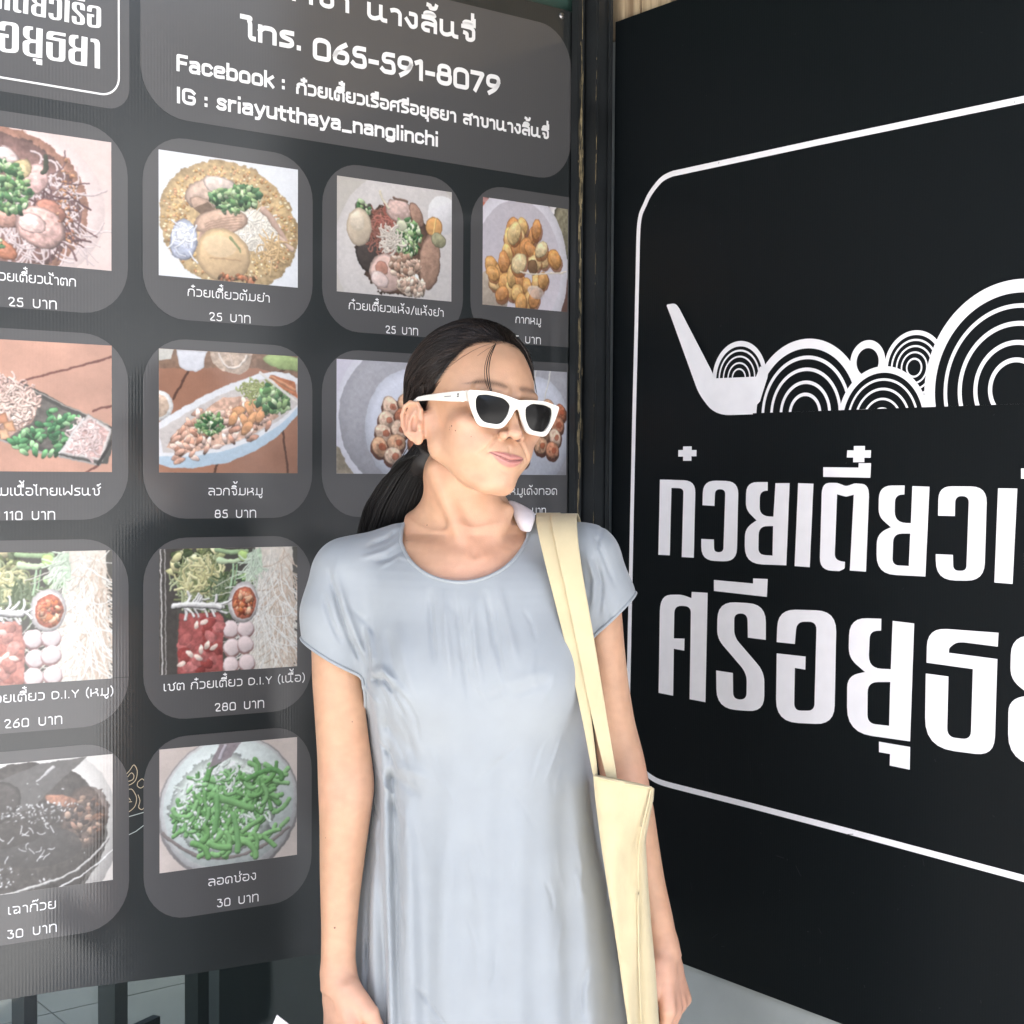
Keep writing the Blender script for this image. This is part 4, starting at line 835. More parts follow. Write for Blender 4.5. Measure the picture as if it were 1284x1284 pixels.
def card(name, s0, s1, z0, z1, r, label, corners=(1, 1, 1, 1)):
    """s0 = end nearest the corner"""
    o = slab(name, rrect(s0, s1, z0, z1, r, corners=corners), .00003, .0005, bowed, M['card'], mb)
    o['label'] = label
    return o
def photo(parent, s0, s1, z0, z1, pr, label):
    V = [bowed(s1, z0, .0009), bowed(s0, z0, .0009), bowed(s0, z1, .0009), bowed(s1, z1, .0009)]
    o = mesh_obj('dish_photo', V, [(0, 1, 2, 3)], None, parent)
    uv = o.data.uv_layers.new(name='UVMap')
    for i, c in enumerate([(0, 0), (1, 0), (1, 1), (0, 1)]): uv.data[i].uv = c
    add_board_s(o)
    o.data.materials.append(board_material('dish print', (.5, .5, .5), .4, .9, .12, .03, spec=.2, image=pr.image(label)))
    o['label'] = label
    return o
ZT = [1.918, 1.632, 1.348, 1.062]; ZB = [1.6597, 1.375, 1.0865, .798]
PT = [1.8972, 1.6169, 1.332, 1.0454]; PB = [1.7203, 1.4412, 1.152, .8674]
SC = [(.8655, 1.137), (.570, .8435), (.288, .553), (.0625, .2725)]
SP = [(.8896, 1.1135), (.5958, .8197), (.3115, .5276), (.0655, .2486)]
def cap(parent, name, text, x0, x1, y, h, wt, gap=.26, space=.5):
    return text_mesh(name, text, x0, x1, y, h, wt, bowed, M['ink_white'], parent, off=.0008, gap=gap, space=space)
CARDS = [
 (0, 0, dish_namtok, 'noodle bowl with pork slices and chopped herbs', 'ก๋วยเตี๋ยวน้ำตก', 1.056, .9404, '25 บาท', 1.0333, .9672),
 (0, 1, dish_tomyam, 'noodle bowl with a brown egg in golden broth', 'ก๋วยเตี๋ยวต้มยำ', .7754, .6431, '25 บาท', .7417, .6748),
 (0, 2, dish_dry, 'dry noodles with a boiled egg and sliced pork', 'ก๋วยเตี๋ยวแห้ง/แห้งยำ', .5059, .3265, '25 บาท', .4384, .3763),
 (0, 3, dish_crackling, 'white bowl of golden pork crackling', 'กากหมู', .1788, .1236, '75 บาท', .1920, .1236),
 (1, 0, dish_boat, 'black boat tray of mince, crackling and leaves', 'ลวกจิ้มเนื้อไทยเฟรนซ์', 1.094, .9071, '110 บาท', 1.0398, .9704),
 (1, 1, dish_boatbowl, 'long white dish of sliced pork and greens', 'ลวกจิ้มหมู', .743, .6548, '85 บาท', .7329, .6654),
 (1, 2, dish_skewers, 'grilled meatball skewers on a plate', None, 0, 0, None, 0, 0),
 (1, 3, lambda: dish_skewers(True), 'plate of fried meatballs beside the post', 'เกี๊ยวหมูเด้งทอด', .236, .0859, '50 บาท', .172, .110),
 (2, 0, lambda: dish_diy((196, 122, 108), 21), 'tray of raw pork, meatballs, greens and white noodles', 'เซต ก๋วยเตี๋ยว D.I.Y (หมู)', 1.108, .8881, '260 บาท', 1.041, .9614),
 (2, 1, dish_diy, 'tray of raw beef, meatballs, greens and white noodles', 'เซต ก๋วยเตี๋ยว D.I.Y (เนื้อ)', .8129, .5823, '280 บาท', .733, .6518),
 (3, 0, dish_grassjelly, 'glass bowl of black grass jelly with a spoon', 'เฉาก๊วย', 1.0368, .9712, '30 บาท', 1.038, .9701),
 (3, 1, dish_lodchong, 'glass bowl of green jelly noodles in coconut milk', 'ลอดช่อง', .7433, .665, '30 บาท', .7292, .661)]
for row, colm, dish, lab, nm, a0, a1, price, b0, b1 in CARDS:
    s0, s1 = SC[colm]
    cd = card('menu_card', s0, s1, ZB[row], ZT[row], .066, 'rounded grey menu card: ' + lab, (1, 1, 1, 1) if colm < 3 else (1, 0, 0, 1))
    photo(cd, SP[colm][0], SP[colm][1], PB[row], PT[row], dish(), lab)
    yb, yp = ZT[row] - .2235, ZT[row] - .2565
    if row == 2: yb += .004; yp += .002
    if nm is None: continue
    cap(cd, 'dish_name', nm, a0, a1, yb, .0108, .0015, space=.5)
    cap(cd, 'price', price, b0, b1, yp, .0118, .00155, gap=.3, space=.8)
# blank cards under the fourth column rows, hidden behind the woman
for row in (2, 3):
    for colm in (2, 3):
        s0, s1 = SC[colm]; cd = card('menu_card', s0, s1, ZB[row], ZT[row], .066, 'plain rounded grey menu card hidden behind the woman', (1, 1, 1, 1) if colm < 3 else (1, 0, 0, 1))
# header card with the contact lines
hc = card('header_card', .060, .8465, 1.944, 2.205, .07, 'wide grey header card with phone number and contact lines', (1, 1, 1, 1))
def hl(name, text, x0, x1, y, h, wt, **k): return text_mesh(name, text, x0, x1, y, h, wt, LW, M['ink_white'], hc, off=.0008, **k)
hl('branch_word', 'สาขา', .630, .5058, 2.1475, .0265, .0066, gap=.3)
hl('branch_name', 'นางลิ้นจี่', .4741, .2651, 2.1455, .0265, .0066, gap=.3)
hl('phone_word', 'โทร.', .6830, .5890, 2.0755, .0265, .0070, gap=.3)
hl('phone_number', '065-591-8079', .5704, .2136, 2.0665, .0335, .0072, gap=.26)
hl('page_word', 'Facebook :', .7923, .6170, 2.0118, .0235, .0047, gap=.26, space=.42)
hl('page_name', 'ก๋วยเตี๋ยวเรือศรีอยุธยา สาขานางลิ้นจี่', .5990, .1087, 2.0105, .0175, .0042, gap=.27, space=.55)
hl('account_line', 'IG : sriayutthaya_nanglinchi', .7924, .3390, 1.9665, .0225, .0046, gap=.25, space=.42)

# ------------------------------------------------------------------ lettering shapes shared by the sign and the small logo card
def scaled(loops, kx, kz, s0, z0):
    a = [np.array(l, float) for l in loops]; mn = a[0].min(0)
    return [((l - mn) * np.array([kx, kz]) + np.array([s0, z0]) * 1e4).tolist() for l in a]
EXTRA = dict(GLYPHS)
EXTRA['ro_small'] = scaled(GLYPHS['ro_ruea'], .755, .748, .857, 1.3000)
EXTRA['sara_uee'] = scaled(GLYPHS['sara_ii_b'], .76, .75, .850, 1.4392)
EXTRA['uee_tick'] = [[[8990, 14560], [9190, 14560], [9190, 14602 + 58], [8990, 14602 + 58]]]
EXTRA['o_small'] = scaled(GLYPHS['o_ang'], .745, .742, .949, 1.2990)
EXTRA['yo_end'] = scaled(GLYPHS['yo_c'], .985, 1.0, .837, 1.0674)
EXTRA['sara_aa'] = [[[9700, 12150], [9700, 12330], [10000, 12370], [10180, 12330], [10255, 12200], [10270, 12060], [10270, 10680], [9950, 10680], [9950, 11980], [9930, 12110], [9850, 12160]]]
def fill_shape(name, loops, place, depth, mat, parent):
    """flat letter shape with counters, filled from its outlines"""
    cu = bpy.data.curves.new(name, 'CURVE'); cu.dimensions = '2D'; cu.fill_mode = 'BOTH'
    for l in loops:
        sp = cu.splines.new('POLY'); sp.points.add(len(l) - 1); sp.use_cyclic_u = True
        for i, (x, y) in enumerate(l): sp.points[i].co = (x * 1e-4, y * 1e-4, 0, 1)
    ob = bpy.data.objects.new(name, cu); COL.objects.link(ob)
    dg = bpy.context.evaluated_depsgraph_get()
    me = bpy.data.meshes.new_from_object(ob.evaluated_get(dg)); bpy.data.objects.remove(ob); bpy.data.curves.remove(cu)
    vs = [place(v.co.x, v.co.y, depth) for v in me.vertices]; fs = [tuple(p.vertices) for p in me.polygons]
    bpy.data.meshes.remove(me)
    return mesh_obj(name, vs, fs, mat, parent)
def stroke_strip(name, pts, wfun, place, depth, mat, parent):
    V, F = [], []; P = [np.array(p, float) for p in pts]
    for i in range(len(P)):
        a, b = P[max(0, i - 1)], P[min(len(P) - 1, i + 1)]; d = (b - a) / np.linalg.norm(b - a); n = np.array([-d[1], d[0]]); w = wfun / 2
        V += [place(*(P[i] + n * w), depth), place(*(P[i] - n * w), depth)]
        if i: j = 2 * i; F.append((j - 2, j - 1, j + 1, j))
    return mesh_obj(name, V, F, mat, parent)
def frame_pts(x0, x1, z0, z1, r):
    P = []
    for cs, cz, a0 in [(x1 - r, z1 - r, 0), (x0 + r, z1 - r, 90), (x0 + r, z0 + r, 180), (x1 - r, z0 + r, 270)]:
        for i in range(11): a = R(a0 + 9 * i); P.append((cs + r * math.cos(a), cz + r * math.sin(a)))
    P.append(P[0]); return P

EMBLEM = dict(set1=(.3459, 1.5941, [.0579, .0494, .0444, .0413, .0348, .0321, .0247, .022, .0153, .0126]),
              set2=(.4823, 1.5340, [.1125, .0981, .0873, .0819, .0694, .0642, .05, .0448, .0319, .0267]),
              knob=(.5986, 1.6057, [.0313, .0198]),
              set5=(.68, 1.5933, [.052, .0455, .0401, .0372, .0314, .0287, .0227, .0202, .0138, .0111]),
              set6=(.8403, 1.5581, [.1425, .125, .1108, .1051, .088, .0817, .0633, .057, .0405, .0342]),
              set4=(.6265, 1.518, [.0801, .0708, .0629, .0594, .0495, .0459, .0352, .0319, .0217, .0184]))
ZBASE = 1.5378
def disc_above(cx, cz, r, zmin):
    """outline of a disc cut flat at zmin"""
    a0 = math.asin(max(-1, min(1, (zmin - cz) / r))) if zmin > cz - r else None
    if a0 is None: return [(cx + r * math.cos(t), cz + r * math.sin(t)) for t in np.linspace(0, 2 * math.pi, 72, endpoint=False)]
    return [(cx + r * math.cos(t), cz + r * math.sin(t)) for t in np.linspace(a0, math.pi - a0, 64)]
def emblem(place, kd, white, black, parent, off):
    """overlapping ring clusters in a ladle-ended boat, layered like cut vinyl"""
    em = None; step = off
    for key in ('set1', 'set2', 'knob', 'set5', 'set6', 'set4'):
        cx, cz, rr = EMBLEM[key]; zb = ZBASE if key != 'set1' else 1.5905
        for i, r in enumerate(rr):
            o = disc_above(cx, cz, r, zb + (0 if i % 2 == 0 else -.0001 * 0)); n = len(o)
            ob = mesh_obj('ring' if i % 2 == 0 else 'ring_gap', [place(s, z, step) for s, z in o], [tuple(range(n))], white if i % 2 == 0 else black, parent)
            step += kd
    b = fill_shape('ladle_boat', GLYPHS['boat'], place, step, white, parent)
    return b

# ------------------------------------------------------------------ the black sign on the right wall
sg = empty('black_sign', RW(.62, 1.4)); tag(sg, 'big black sign with white Thai shop lettering, frame line and ring emblem', 'sign')
slab('sign_panel', [(.0475, .632), (1.150, .6346), (1.150, 2.2258), (.0475, 2.2185)], -.008, .001, RW, M['sign'], sg, True)
order = ['ko_kai', 'mark_a', 'wo_waen', 'yo_yak', 'sara_e', 'to_tao', 'sara_ii_a', 'mark_b', 'yo_b', 'wo_b', 'sara_e_b', 'ro_small', 'sara_uee', 'uee_tick', 'o_small',
         'so_sala', 'ro_ruea', 'sara_ii_b', 'o_ang', 'yo_c', 'sara_u', 'tho_thong', 'yo_end', 'sara_aa']
for g in order:
    nm = 'letter_mark' if g.startswith(('mark', 'sara_ii', 'sara_uee', 'uee', 'sara_u')) else 'letter'
    fill_shape(nm, EXTRA[g], RW, .0016, M['sign_white'], sg)
_fl = [(.0946, 1.0495), (.0973, 1.20), (.1005, 1.379), (.1037, 1.5424), (.1071, 1.6777), (.1092, 1.7855), (.1110, 1.8553), (.1155, 1.8789), (.126, 1.895), (.1368, 1.9095), (.1521, 1.9225), (.1693, 1.9325), (.1935, 1.937), (.5, 1.936), (.8446, 1.933), (1.040, 1.932), (1.075, 1.921), (1.097, 1.895), (1.104, 1.86), (1.106, 1.6), (1.106, 1.2), (1.106, .98), (1.098, .944), (1.075, .922), (1.040, .914),
       (.8631, .9165), (.5671, .9211), (.3771, .9231), (.2028, .9238), (.1647, .9263), (.1331, .9373), (.1129, .9532), (.0974, .981), (.0946, 1.01), (.0946, 1.0495)]
def smooth_line(P, n=3):
    P = [np.array(p) for p in P]; out = []
    for i in range(len(P) - 1):
        a, b, c, d = P[max(i - 1, 0)], P[i], P[i + 1], P[min(i + 2, len(P) - 1)]
        L = np.linalg.norm(c - b)
        if L > .08: out.append(b); continue
        if np.linalg.norm(b - a) > 1.5 * L: a = b + (a - b) / np.linalg.norm(b - a) * L
        if np.linalg.norm(d - c) > 1.5 * L: d = c + (d - c) / np.linalg.norm(d - c) * L
        for t in np.linspace(0, 1, n, endpoint=False):
            out.append(.5 * ((2 * b) + (-a + c) * t + (2 * a - 5 * b + 4 * c - d) * t * t + (-a + 3 * b - 3 * c + d) * t ** 3))
    out.append(P[-1]); return out
stroke_strip('frame_line', smooth_line(_fl, 5), .0092, RW, .0016, M['sign_white'], sg)
eme = empty('emblem', sg.location); eme.parent = sg; eme.matrix_parent_inverse = Matrix.Translation(sg.location).inverted()
emblem(RW, .00006, M['sign_white'], M['sign'], eme, .0012)

# ------------------------------------------------------------------ small logo card, screw, gold emblem on the menu board
lc = card('logo_card', .8628, 1.30, 1.9435, 2.235, .032, 'grey logo card with the white framed shop name', (1, 1, 1, 1))
def LG(s, z, off):
    return LW(.9539 + (.8202 - s) * .233, 1.9953 + (z - 1.0672) * .2345, off)
for g in order:
    nm = 'letter_mark' if g.startswith(('mark', 'sara_ii', 'sara_uee', 'uee', 'sara_u')) else 'letter'
    fill_shape(nm, EXTRA[g], LG, .0012, M['ink_white'], lc)
stroke_strip('frame_line', frame_pts(.8785, 1.128, 1.9613, 2.2, .026), .0026, lambda a, b, o: LW(a, b, o), .0012, M['ink_white'], lc)
bm = bmesh.new(); bmesh.ops.create_uvsphere(bm, u_segments=16, v_segments=8, radius=.0055)
for v in bm.verts: v.co = Vector((v.co.x, v.co.y * .5, v.co.z))
_rot = Matrix((DL, NL, UP)).transposed()
for v in bm.verts: v.co = _rot @ v.co + LW(.0824, 2.2247, .001)
sc = bm_obj('screw', bm, M['steel'], mb, True)
wall_piece('screw_slot', .0780, .0868, 2.2241, 2.2253, .0034, .0040, M['dark_metal'], mb)
# gold line drawing showing between two cards
def gold(pts, w=.0011, mat='gold', name='gold_drawing'):
    pts = [np.array(p) for p in smooth_line(pts)]
    V, F = [], []; ribbon(pts, w, .0004, bowed, V, F, 0); return V, F
_V, _F = [], []
for pts in [[(.872, 1.012), (.864, 1.020), (.858, 1.027), (.853, 1.018), (.855, 1.006), (.862, 1.000), (.872, .998)], [(.868, 1.010), (.862, 1.016), (.858, 1.012), (.860, 1.006), (.869, 1.004)],
            [(.852, 1.002), (.846, 1.006), (.842, 1.002), (.843, .996), (.848, .993), (.853, .997), (.852, 1.002)], [(.872, .992), (.862, .993), (.857, .987), (.854, .979), (.856, .969), (.862, .963), (.872, .958)],
            [(.852, .984), (.849, .975), (.851, .966), (.846, .962), (.842, .966)], [(.868, .984), (.863, .977)], [(.869, .975), (.861, .975)]]:
    V, F = gold(pts); b0 = len(_V); _V += V; _F += [tuple(i + b0 for i in f) for f in F]
mesh_obj('gold_drawing', _V, _F, M['gold'], mb)
_V, _F = [], []
for pts in [[(.872, .953), (.842, .958)], [(.872, .926), (.855, .932), (.842, .940)]]:
    V, F = [], []; ribbon([np.array(p) for p in pts], .0013, .0004, bowed, V, F, 0); b0 = len(_V); _V += V; _F += [tuple(i + b0 for i in f) for f in F]
mesh_obj('boat_drawing', _V, _F, M['green_line'], mb)
# faint horizontal crease across the third row
_crease = mesh_obj('crease', [bowed(1.30, 1.1532, .00075), bowed(.845, 1.1520, .00075), bowed(.845, 1.1527, .00075), bowed(1.30, 1.1539, .00075)], [(0, 1, 2, 3)], M['board'], mb)

# small scuffs, dust specks and rub marks on the sign vinyl
M['scuff'] = principled('faint scuff', (.030, .032, .034), .7, spec=.2)
_V, _F = [], []; _rs = random.Random(4)
for _i in range(90):
    s0, z0 = _rs.uniform(.07, 1.13), _rs.choice([_rs.uniform(.66, .9), _rs.uniform(.66, 2.2)]); L_ = _rs.uniform(.0008, .004) if _i % 6 else _rs.uniform(.006, .022); a = _rs.uniform(0, 6.28); w = _rs.uniform(.0003, .0007)
    dx, dz = math.cos(a) * L_, math.sin(a) * L_; b0 = len(_V)
    _V += [RW(s0 - dz * w / L_, z0 + dx * w / L_, .00165 + _i * 1e-6), RW(s0 + dz * w / L_, z0 - dx * w / L_, .00165 + _i * 1e-6), RW(s0 + dx + dz * w / L_, z0 + dz - dx * w / L_, .00165 + _i * 1e-6), RW(s0 + dx - dz * w / L_, z0 + dz + dx * w / L_, .00165 + _i * 1e-6)]
    _F.append((b0, b0 + 1, b0 + 2, b0 + 3))
mesh_obj('scuff_marks', _V, _F, M['scuff'], sg)['kind'] = 'stuff'

# ------------------------------------------------------------------ soft-form modelling: distance fields turned into one continuous mesh
def at(px, py, Y):
    """point at depth Y (metres in front of the camera) in the direction of a photograph pixel"""
    f = 1848.82
    ry = np.array(_cf) + np.array(_cr) * (px - 642) / f - np.array(_cu) * (py - 642) / f
    t = Y / ry[1]
    return np.array([ry[0] * t, Y, ry[2] * t + CAM_H])
def smin(a, b, k):
    h = np.clip(.5 + .5 * (b - a) / k, 0, 1)
    return b + (a - b) * h - k * h * (1 - h)
def smax(a, b, k): return -smin(-a, -b, k)
def cone(P, a, b, ra, rb):
    a = np.asarray(a, np.float32); d = np.asarray(b, np.float32) - a
    t = np.clip(((P - a) @ d) / (d @ d), 0, 1)
    return np.linalg.norm(P - a - t[..., None] * d, axis=-1) - (ra + (rb - ra) * t)
def ellip(P, c, r):
    q = (P - np.asarray(c, np.float32)); r = np.asarray(r, np.float32)
    k1 = np.linalg.norm(q / r, axis=-1); k2 = np.linalg.norm(q / (r * r), axis=-1) + 1e-9
    return k1 * (k1 - 1) / k2
def loft(P, tab, z0, z1):
    """tab rows: z, cx, cy, rx, ry (z ascending)"""
    T = np.array(tab, np.float64); z = P[..., 2]
    cx, cy, rx, ry = [np.interp(z, T[:, 0], T[:, i]).astype(np.float32) for i in (1, 2, 3, 4)]
    qx, qy = P[..., 0] - cx, P[..., 1] - cy
    k1 = np.sqrt((qx / rx) ** 2 + (qy / ry) ** 2); k2 = np.sqrt((qx / rx ** 2) ** 2 + (qy / ry ** 2) ** 2) + 1e-6
    d = k1 * (k1 - 1) / k2
    return np.maximum(np.maximum(d, z - z1), z0 - z)
def smooth_tab(tab, n=60):
    """resample table rows with a smooth curve through them"""
    T = np.array(tab, float); z = np.linspace(T[0, 0], T[-1, 0], n); out = [z]
    for c in range(1, T.shape[1]):
        y = np.interp(z, T[:, 0], T[:, c])
        for _ in range(3): y[1:-1] = (y[:-2] + 2 * y[1:-1] + y[2:]) / 4
        out.append(y)
    return np.stack(out, 1)

def surface_nets(f, lo, hi, h, project=2, band=1.7):
    lo = np.array(lo, np.float64); B = 16; bs = B * h
    nb = np.ceil((np.array(hi) - lo) / bs).astype(int)
    bi = np.stack(np.meshgrid(*[np.arange(n) for n in nb], indexing='ij'), -1).reshape(-1, 3)
    cen = (lo + (bi + .5) * bs).astype(np.float32)
    d = np.concatenate([f(cen[i:i + 4096]) for i in range(0, len(cen), 4096)])
    bi = bi[np.abs(d) < bs * .866 * band]
    order = np.lexsort((bi[:, 0], bi[:, 1], bi[:, 2])); bi = bi[order]
    g = np.stack(np.meshgrid(*[np.arange(B + 1)] * 3, indexing='ij'), -1)
    N = (nb * B + 2).astype(np.int64)
    key = lambda ijk: (ijk[..., 0] * N[1] + ijk[..., 1]) * N[2] + ijk[..., 2]
    vk, vp, ek = [], [], []
    corner = np.array([[i, j, k] for i in (0, 1) for j in (0, 1) for k in (0, 1)])
    for s in range(0, len(bi), 48):
        bb = bi[s:s + 48]; org = bb * B
        P = (lo + (org[:, None, None, None] + g) * h).astype(np.float32)
        F = f(P.reshape(-1, 3)).reshape(P.shape[:-1])
        ins = F < 0
        cs = [ins[:, i:i + B, j:j + B, k:k + B] for i, j, k in corner]
        cnt = sum(c.astype(np.int8) for c in cs); act = (cnt > 0) & (cnt < 8)
        if act.any():
            idx = np.argwhere(act); cell = org[idx[:, 0]] + idx[:, 1:]
            V8 = np.stack([F[idx[:, 0], idx[:, 1] + i, idx[:, 2] + j, idx[:, 3] + k] for i, j, k in corner], 1)
            acc = np.zeros((len(idx), 3)); n = np.zeros(len(idx))
            for a in range(8):
                for b in range(a + 1, 8):
                    if np.abs(corner[a] - corner[b]).sum() != 1: continue
                    m = (V8[:, a] < 0) != (V8[:, b] < 0)
                    t = V8[m, a] / (V8[m, a] - V8[m, b])
                    acc[m] += corner[a] + (corner[b] - corner[a]) * t[:, None]; n[m] += 1
            vk.append(key(cell)); vp.append(lo + (cell + acc / n[:, None]) * h)
        for ax in range(3):
            sl0 = [slice(0, B)] * 3; sl1 = [slice(0, B)] * 3; sl1[ax] = slice(1, B + 1)
            A, Bq = ins[(slice(None), *sl0)], ins[(slice(None), *sl1)]
            e = np.argwhere(A != Bq)
            if len(e):
                c = org[e[:, 0]] + e[:, 1:]; fl = A[e[:, 0], e[:, 1], e[:, 2], e[:, 3]]
                ek.append((ax, c, fl))
    vk = np.concatenate(vk); vp = np.concatenate(vp); o = np.argsort(vk); vk = vk[o]; vp = vp[o]
    faces = []
    for ax, c, fl in ek:
        u, v = [(1, 2), (2, 0), (0, 1)][ax]
        du = np.zeros(3, int); dv = np.zeros(3, int); du[u] = 1; dv[v] = 1
        q = [key(c - du - dv), key(c - dv), key(c), key(c - du)]
        ii = [np.searchsorted(vk, k) for k in q]
        ok = np.all([np.take(vk, np.minimum(i, len(vk) - 1)) == k for i, k in zip(ii, q)], 0)
        Q = np.stack(ii, 1)[ok]; fo = fl[ok]
        Q[~fo] = Q[~fo][:, ::-1]
        faces.append(Q)
    faces = np.concatenate(faces)
    P = vp.astype(np.float32)
    for _ in range(project):
        e = h * .35; F0 = batch(f, P)
        G = np.stack([batch(f, P + np.eye(3, dtype=np.float32)[i] * e) - F0 for i in range(3)], 1) / e
        g2 = (G * G).sum(1) + 1e-6
        stp = np.clip(F0 / g2, -h, h)[:, None] * G
        P = P - (stp * .9).astype(np.float32)
    return P, faces
def batch(f, P, n=200000):
    return np.concatenate([f(P[i:i + n]) for i in range(0, len(P), n)])
def np_mesh(name, P, faces, mat, parent=None, col=None):
    me = bpy.data.meshes.new(name); nv, nf = len(P), len(faces)
    me.vertices.add(nv); me.vertices.foreach_set('co', P.astype(np.float32).ravel())
    me.loops.add(nf * 4); me.loops.foreach_set('vertex_index', faces.astype(np.int32).ravel())
    me.polygons.add(nf); me.polygons.foreach_set('loop_start', np.arange(0, nf * 4, 4, dtype=np.int32))
    me.polygons.foreach_set('use_smooth', [True] * nf); me.update(calc_edges=True); me.validate()
    if col is not None:
        a = me.color_attributes.new('tone', 'FLOAT_COLOR', 'POINT'); c = np.ones((nv, 4), np.float32); c[:, :3] = col; a.data.foreach_set('color', c.ravel())
    me.materials.append(mat); o = bpy.data.objects.new(name, me); link(o)
    if parent is not None:
        o.parent = parent; o.matrix_parent_inverse = Matrix.Translation(parent.location).inverted()
    return o
def group(P, box_lo, box_hi, fn, margin=.05):
    """evaluate fn only near its bounding box"""
    m = np.all((P > box_lo - margin) & (P < box_hi + margin), -1)
    out = np.maximum(np.maximum(box_lo - P, P - box_hi).max(-1), margin * .8).astype(np.float32)
    if m.any(): out[m] = fn(P[m])
    return out

# ------------------------------------------------------------------ the woman
PS = R(33.5); PT_ = R(6.5); RL = R(8.5)
_l = np.array([math.cos(PS), math.sin(PS), 0]); _f = np.array([math.sin(PS), -math.cos(PS), 0]); _u = np.array([0, 0, 1.])
_f, _u = _f * math.cos(PT_) + _u * math.sin(PT_), _u * math.cos(PT_) - _f * math.sin(PT_)
_rl = np.array([[math.cos(RL), 0, math.sin(RL)], [0, 1, 0], [-math.sin(RL), 0, math.cos(RL)]])
HA = np.stack([_rl @ _l, _rl @ _f, _rl @ _u])           # rows: left, forward, up of the head
HC = at(594.5, 511, 1.89)
def head_pt(l, f, u): return HC + (HA.T @ np.array([l, f, u])) * .001
def to_head(P): return ((P - HC.astype(np.float32)) @ HA.T.astype(np.float32)) * 1000
def mir(p, s): return (p[0] * s, p[1], p[2])

def ear_sdf(Q, s):
    """ear on side s (-1 her right); tilted shell with rim, fold, bowl and lobe"""
    q = Q.copy(); q[..., 0] = q[..., 0] * s
    # ear frame: x out from the head (turned back), y along f, z up
    c = np.array([76.0, -14, -31]); a = R(24); b = R(-8)
    x = q[..., 0] - c[0]; y = q[..., 1] - c[1]; z = q[..., 2] - c[2]
    y, z = y * math.cos(b) - z * math.sin(b), y * math.sin(b) + z * math.cos(b)
    xo = x * math.cos(a) + y * math.sin(a); yo = -x * math.sin(a) + y * math.cos(a)
    E = np.stack([xo, yo, z], -1).astype(np.float32)
    E = E / np.float32(.90)
    plate = ellip(E, (2, -1, 3), (5.2, 16, 27)); lobe = ellip(E, (0, 6, -22), (4.5, 8.5, 9.5))
    d = smin(plate, lobe, 5)
    rim_pts = [(2, 9, 8), (4, 12, 17), (6, 7, 26.5), (7.5, -4, 29), (8, -13, 24), (8, -17, 12), (7.5, -16, -2), (5.5, -11, -14), (3, -3, -22)]
    rim = None
    for i in range(len(rim_pts) - 1):
        e = cone(E, rim_pts[i], rim_pts[i + 1], 3.0, 3.0); rim = e if rim is None else smin(rim, e, 1.5)
    d = smin(d, rim, 2.5)
    bowl = ellip(E, (6.5, 3, -2), (6.0, 7.0, 11.5)); d = smax(d, -bowl, 2.5)
    fossa = ellip(E, (9.0, -8.5, 10), (3.4, 4.0, 9)); d = smax(d, -fossa, 2.5)
    for p0, p1, r in [((5.5, -7, -12), (6, -5, 2), 2.4), ((6, -5, 2), (5.2, 2, 16), 2.2), ((5, -7, -12), (4.5, 2, -15), 2.4)]: d = smin(d, cone(E, p0, p1, r, r), 2)
    d = smin(d, ellip(E, (4, 11, -5), (4.2, 3.6, 6)), 2.5)
    root = cone(E, (-6, 6, 12), (-6, 8, -16), 7, 7); d = smin(d, root, 5)
    return d * .90

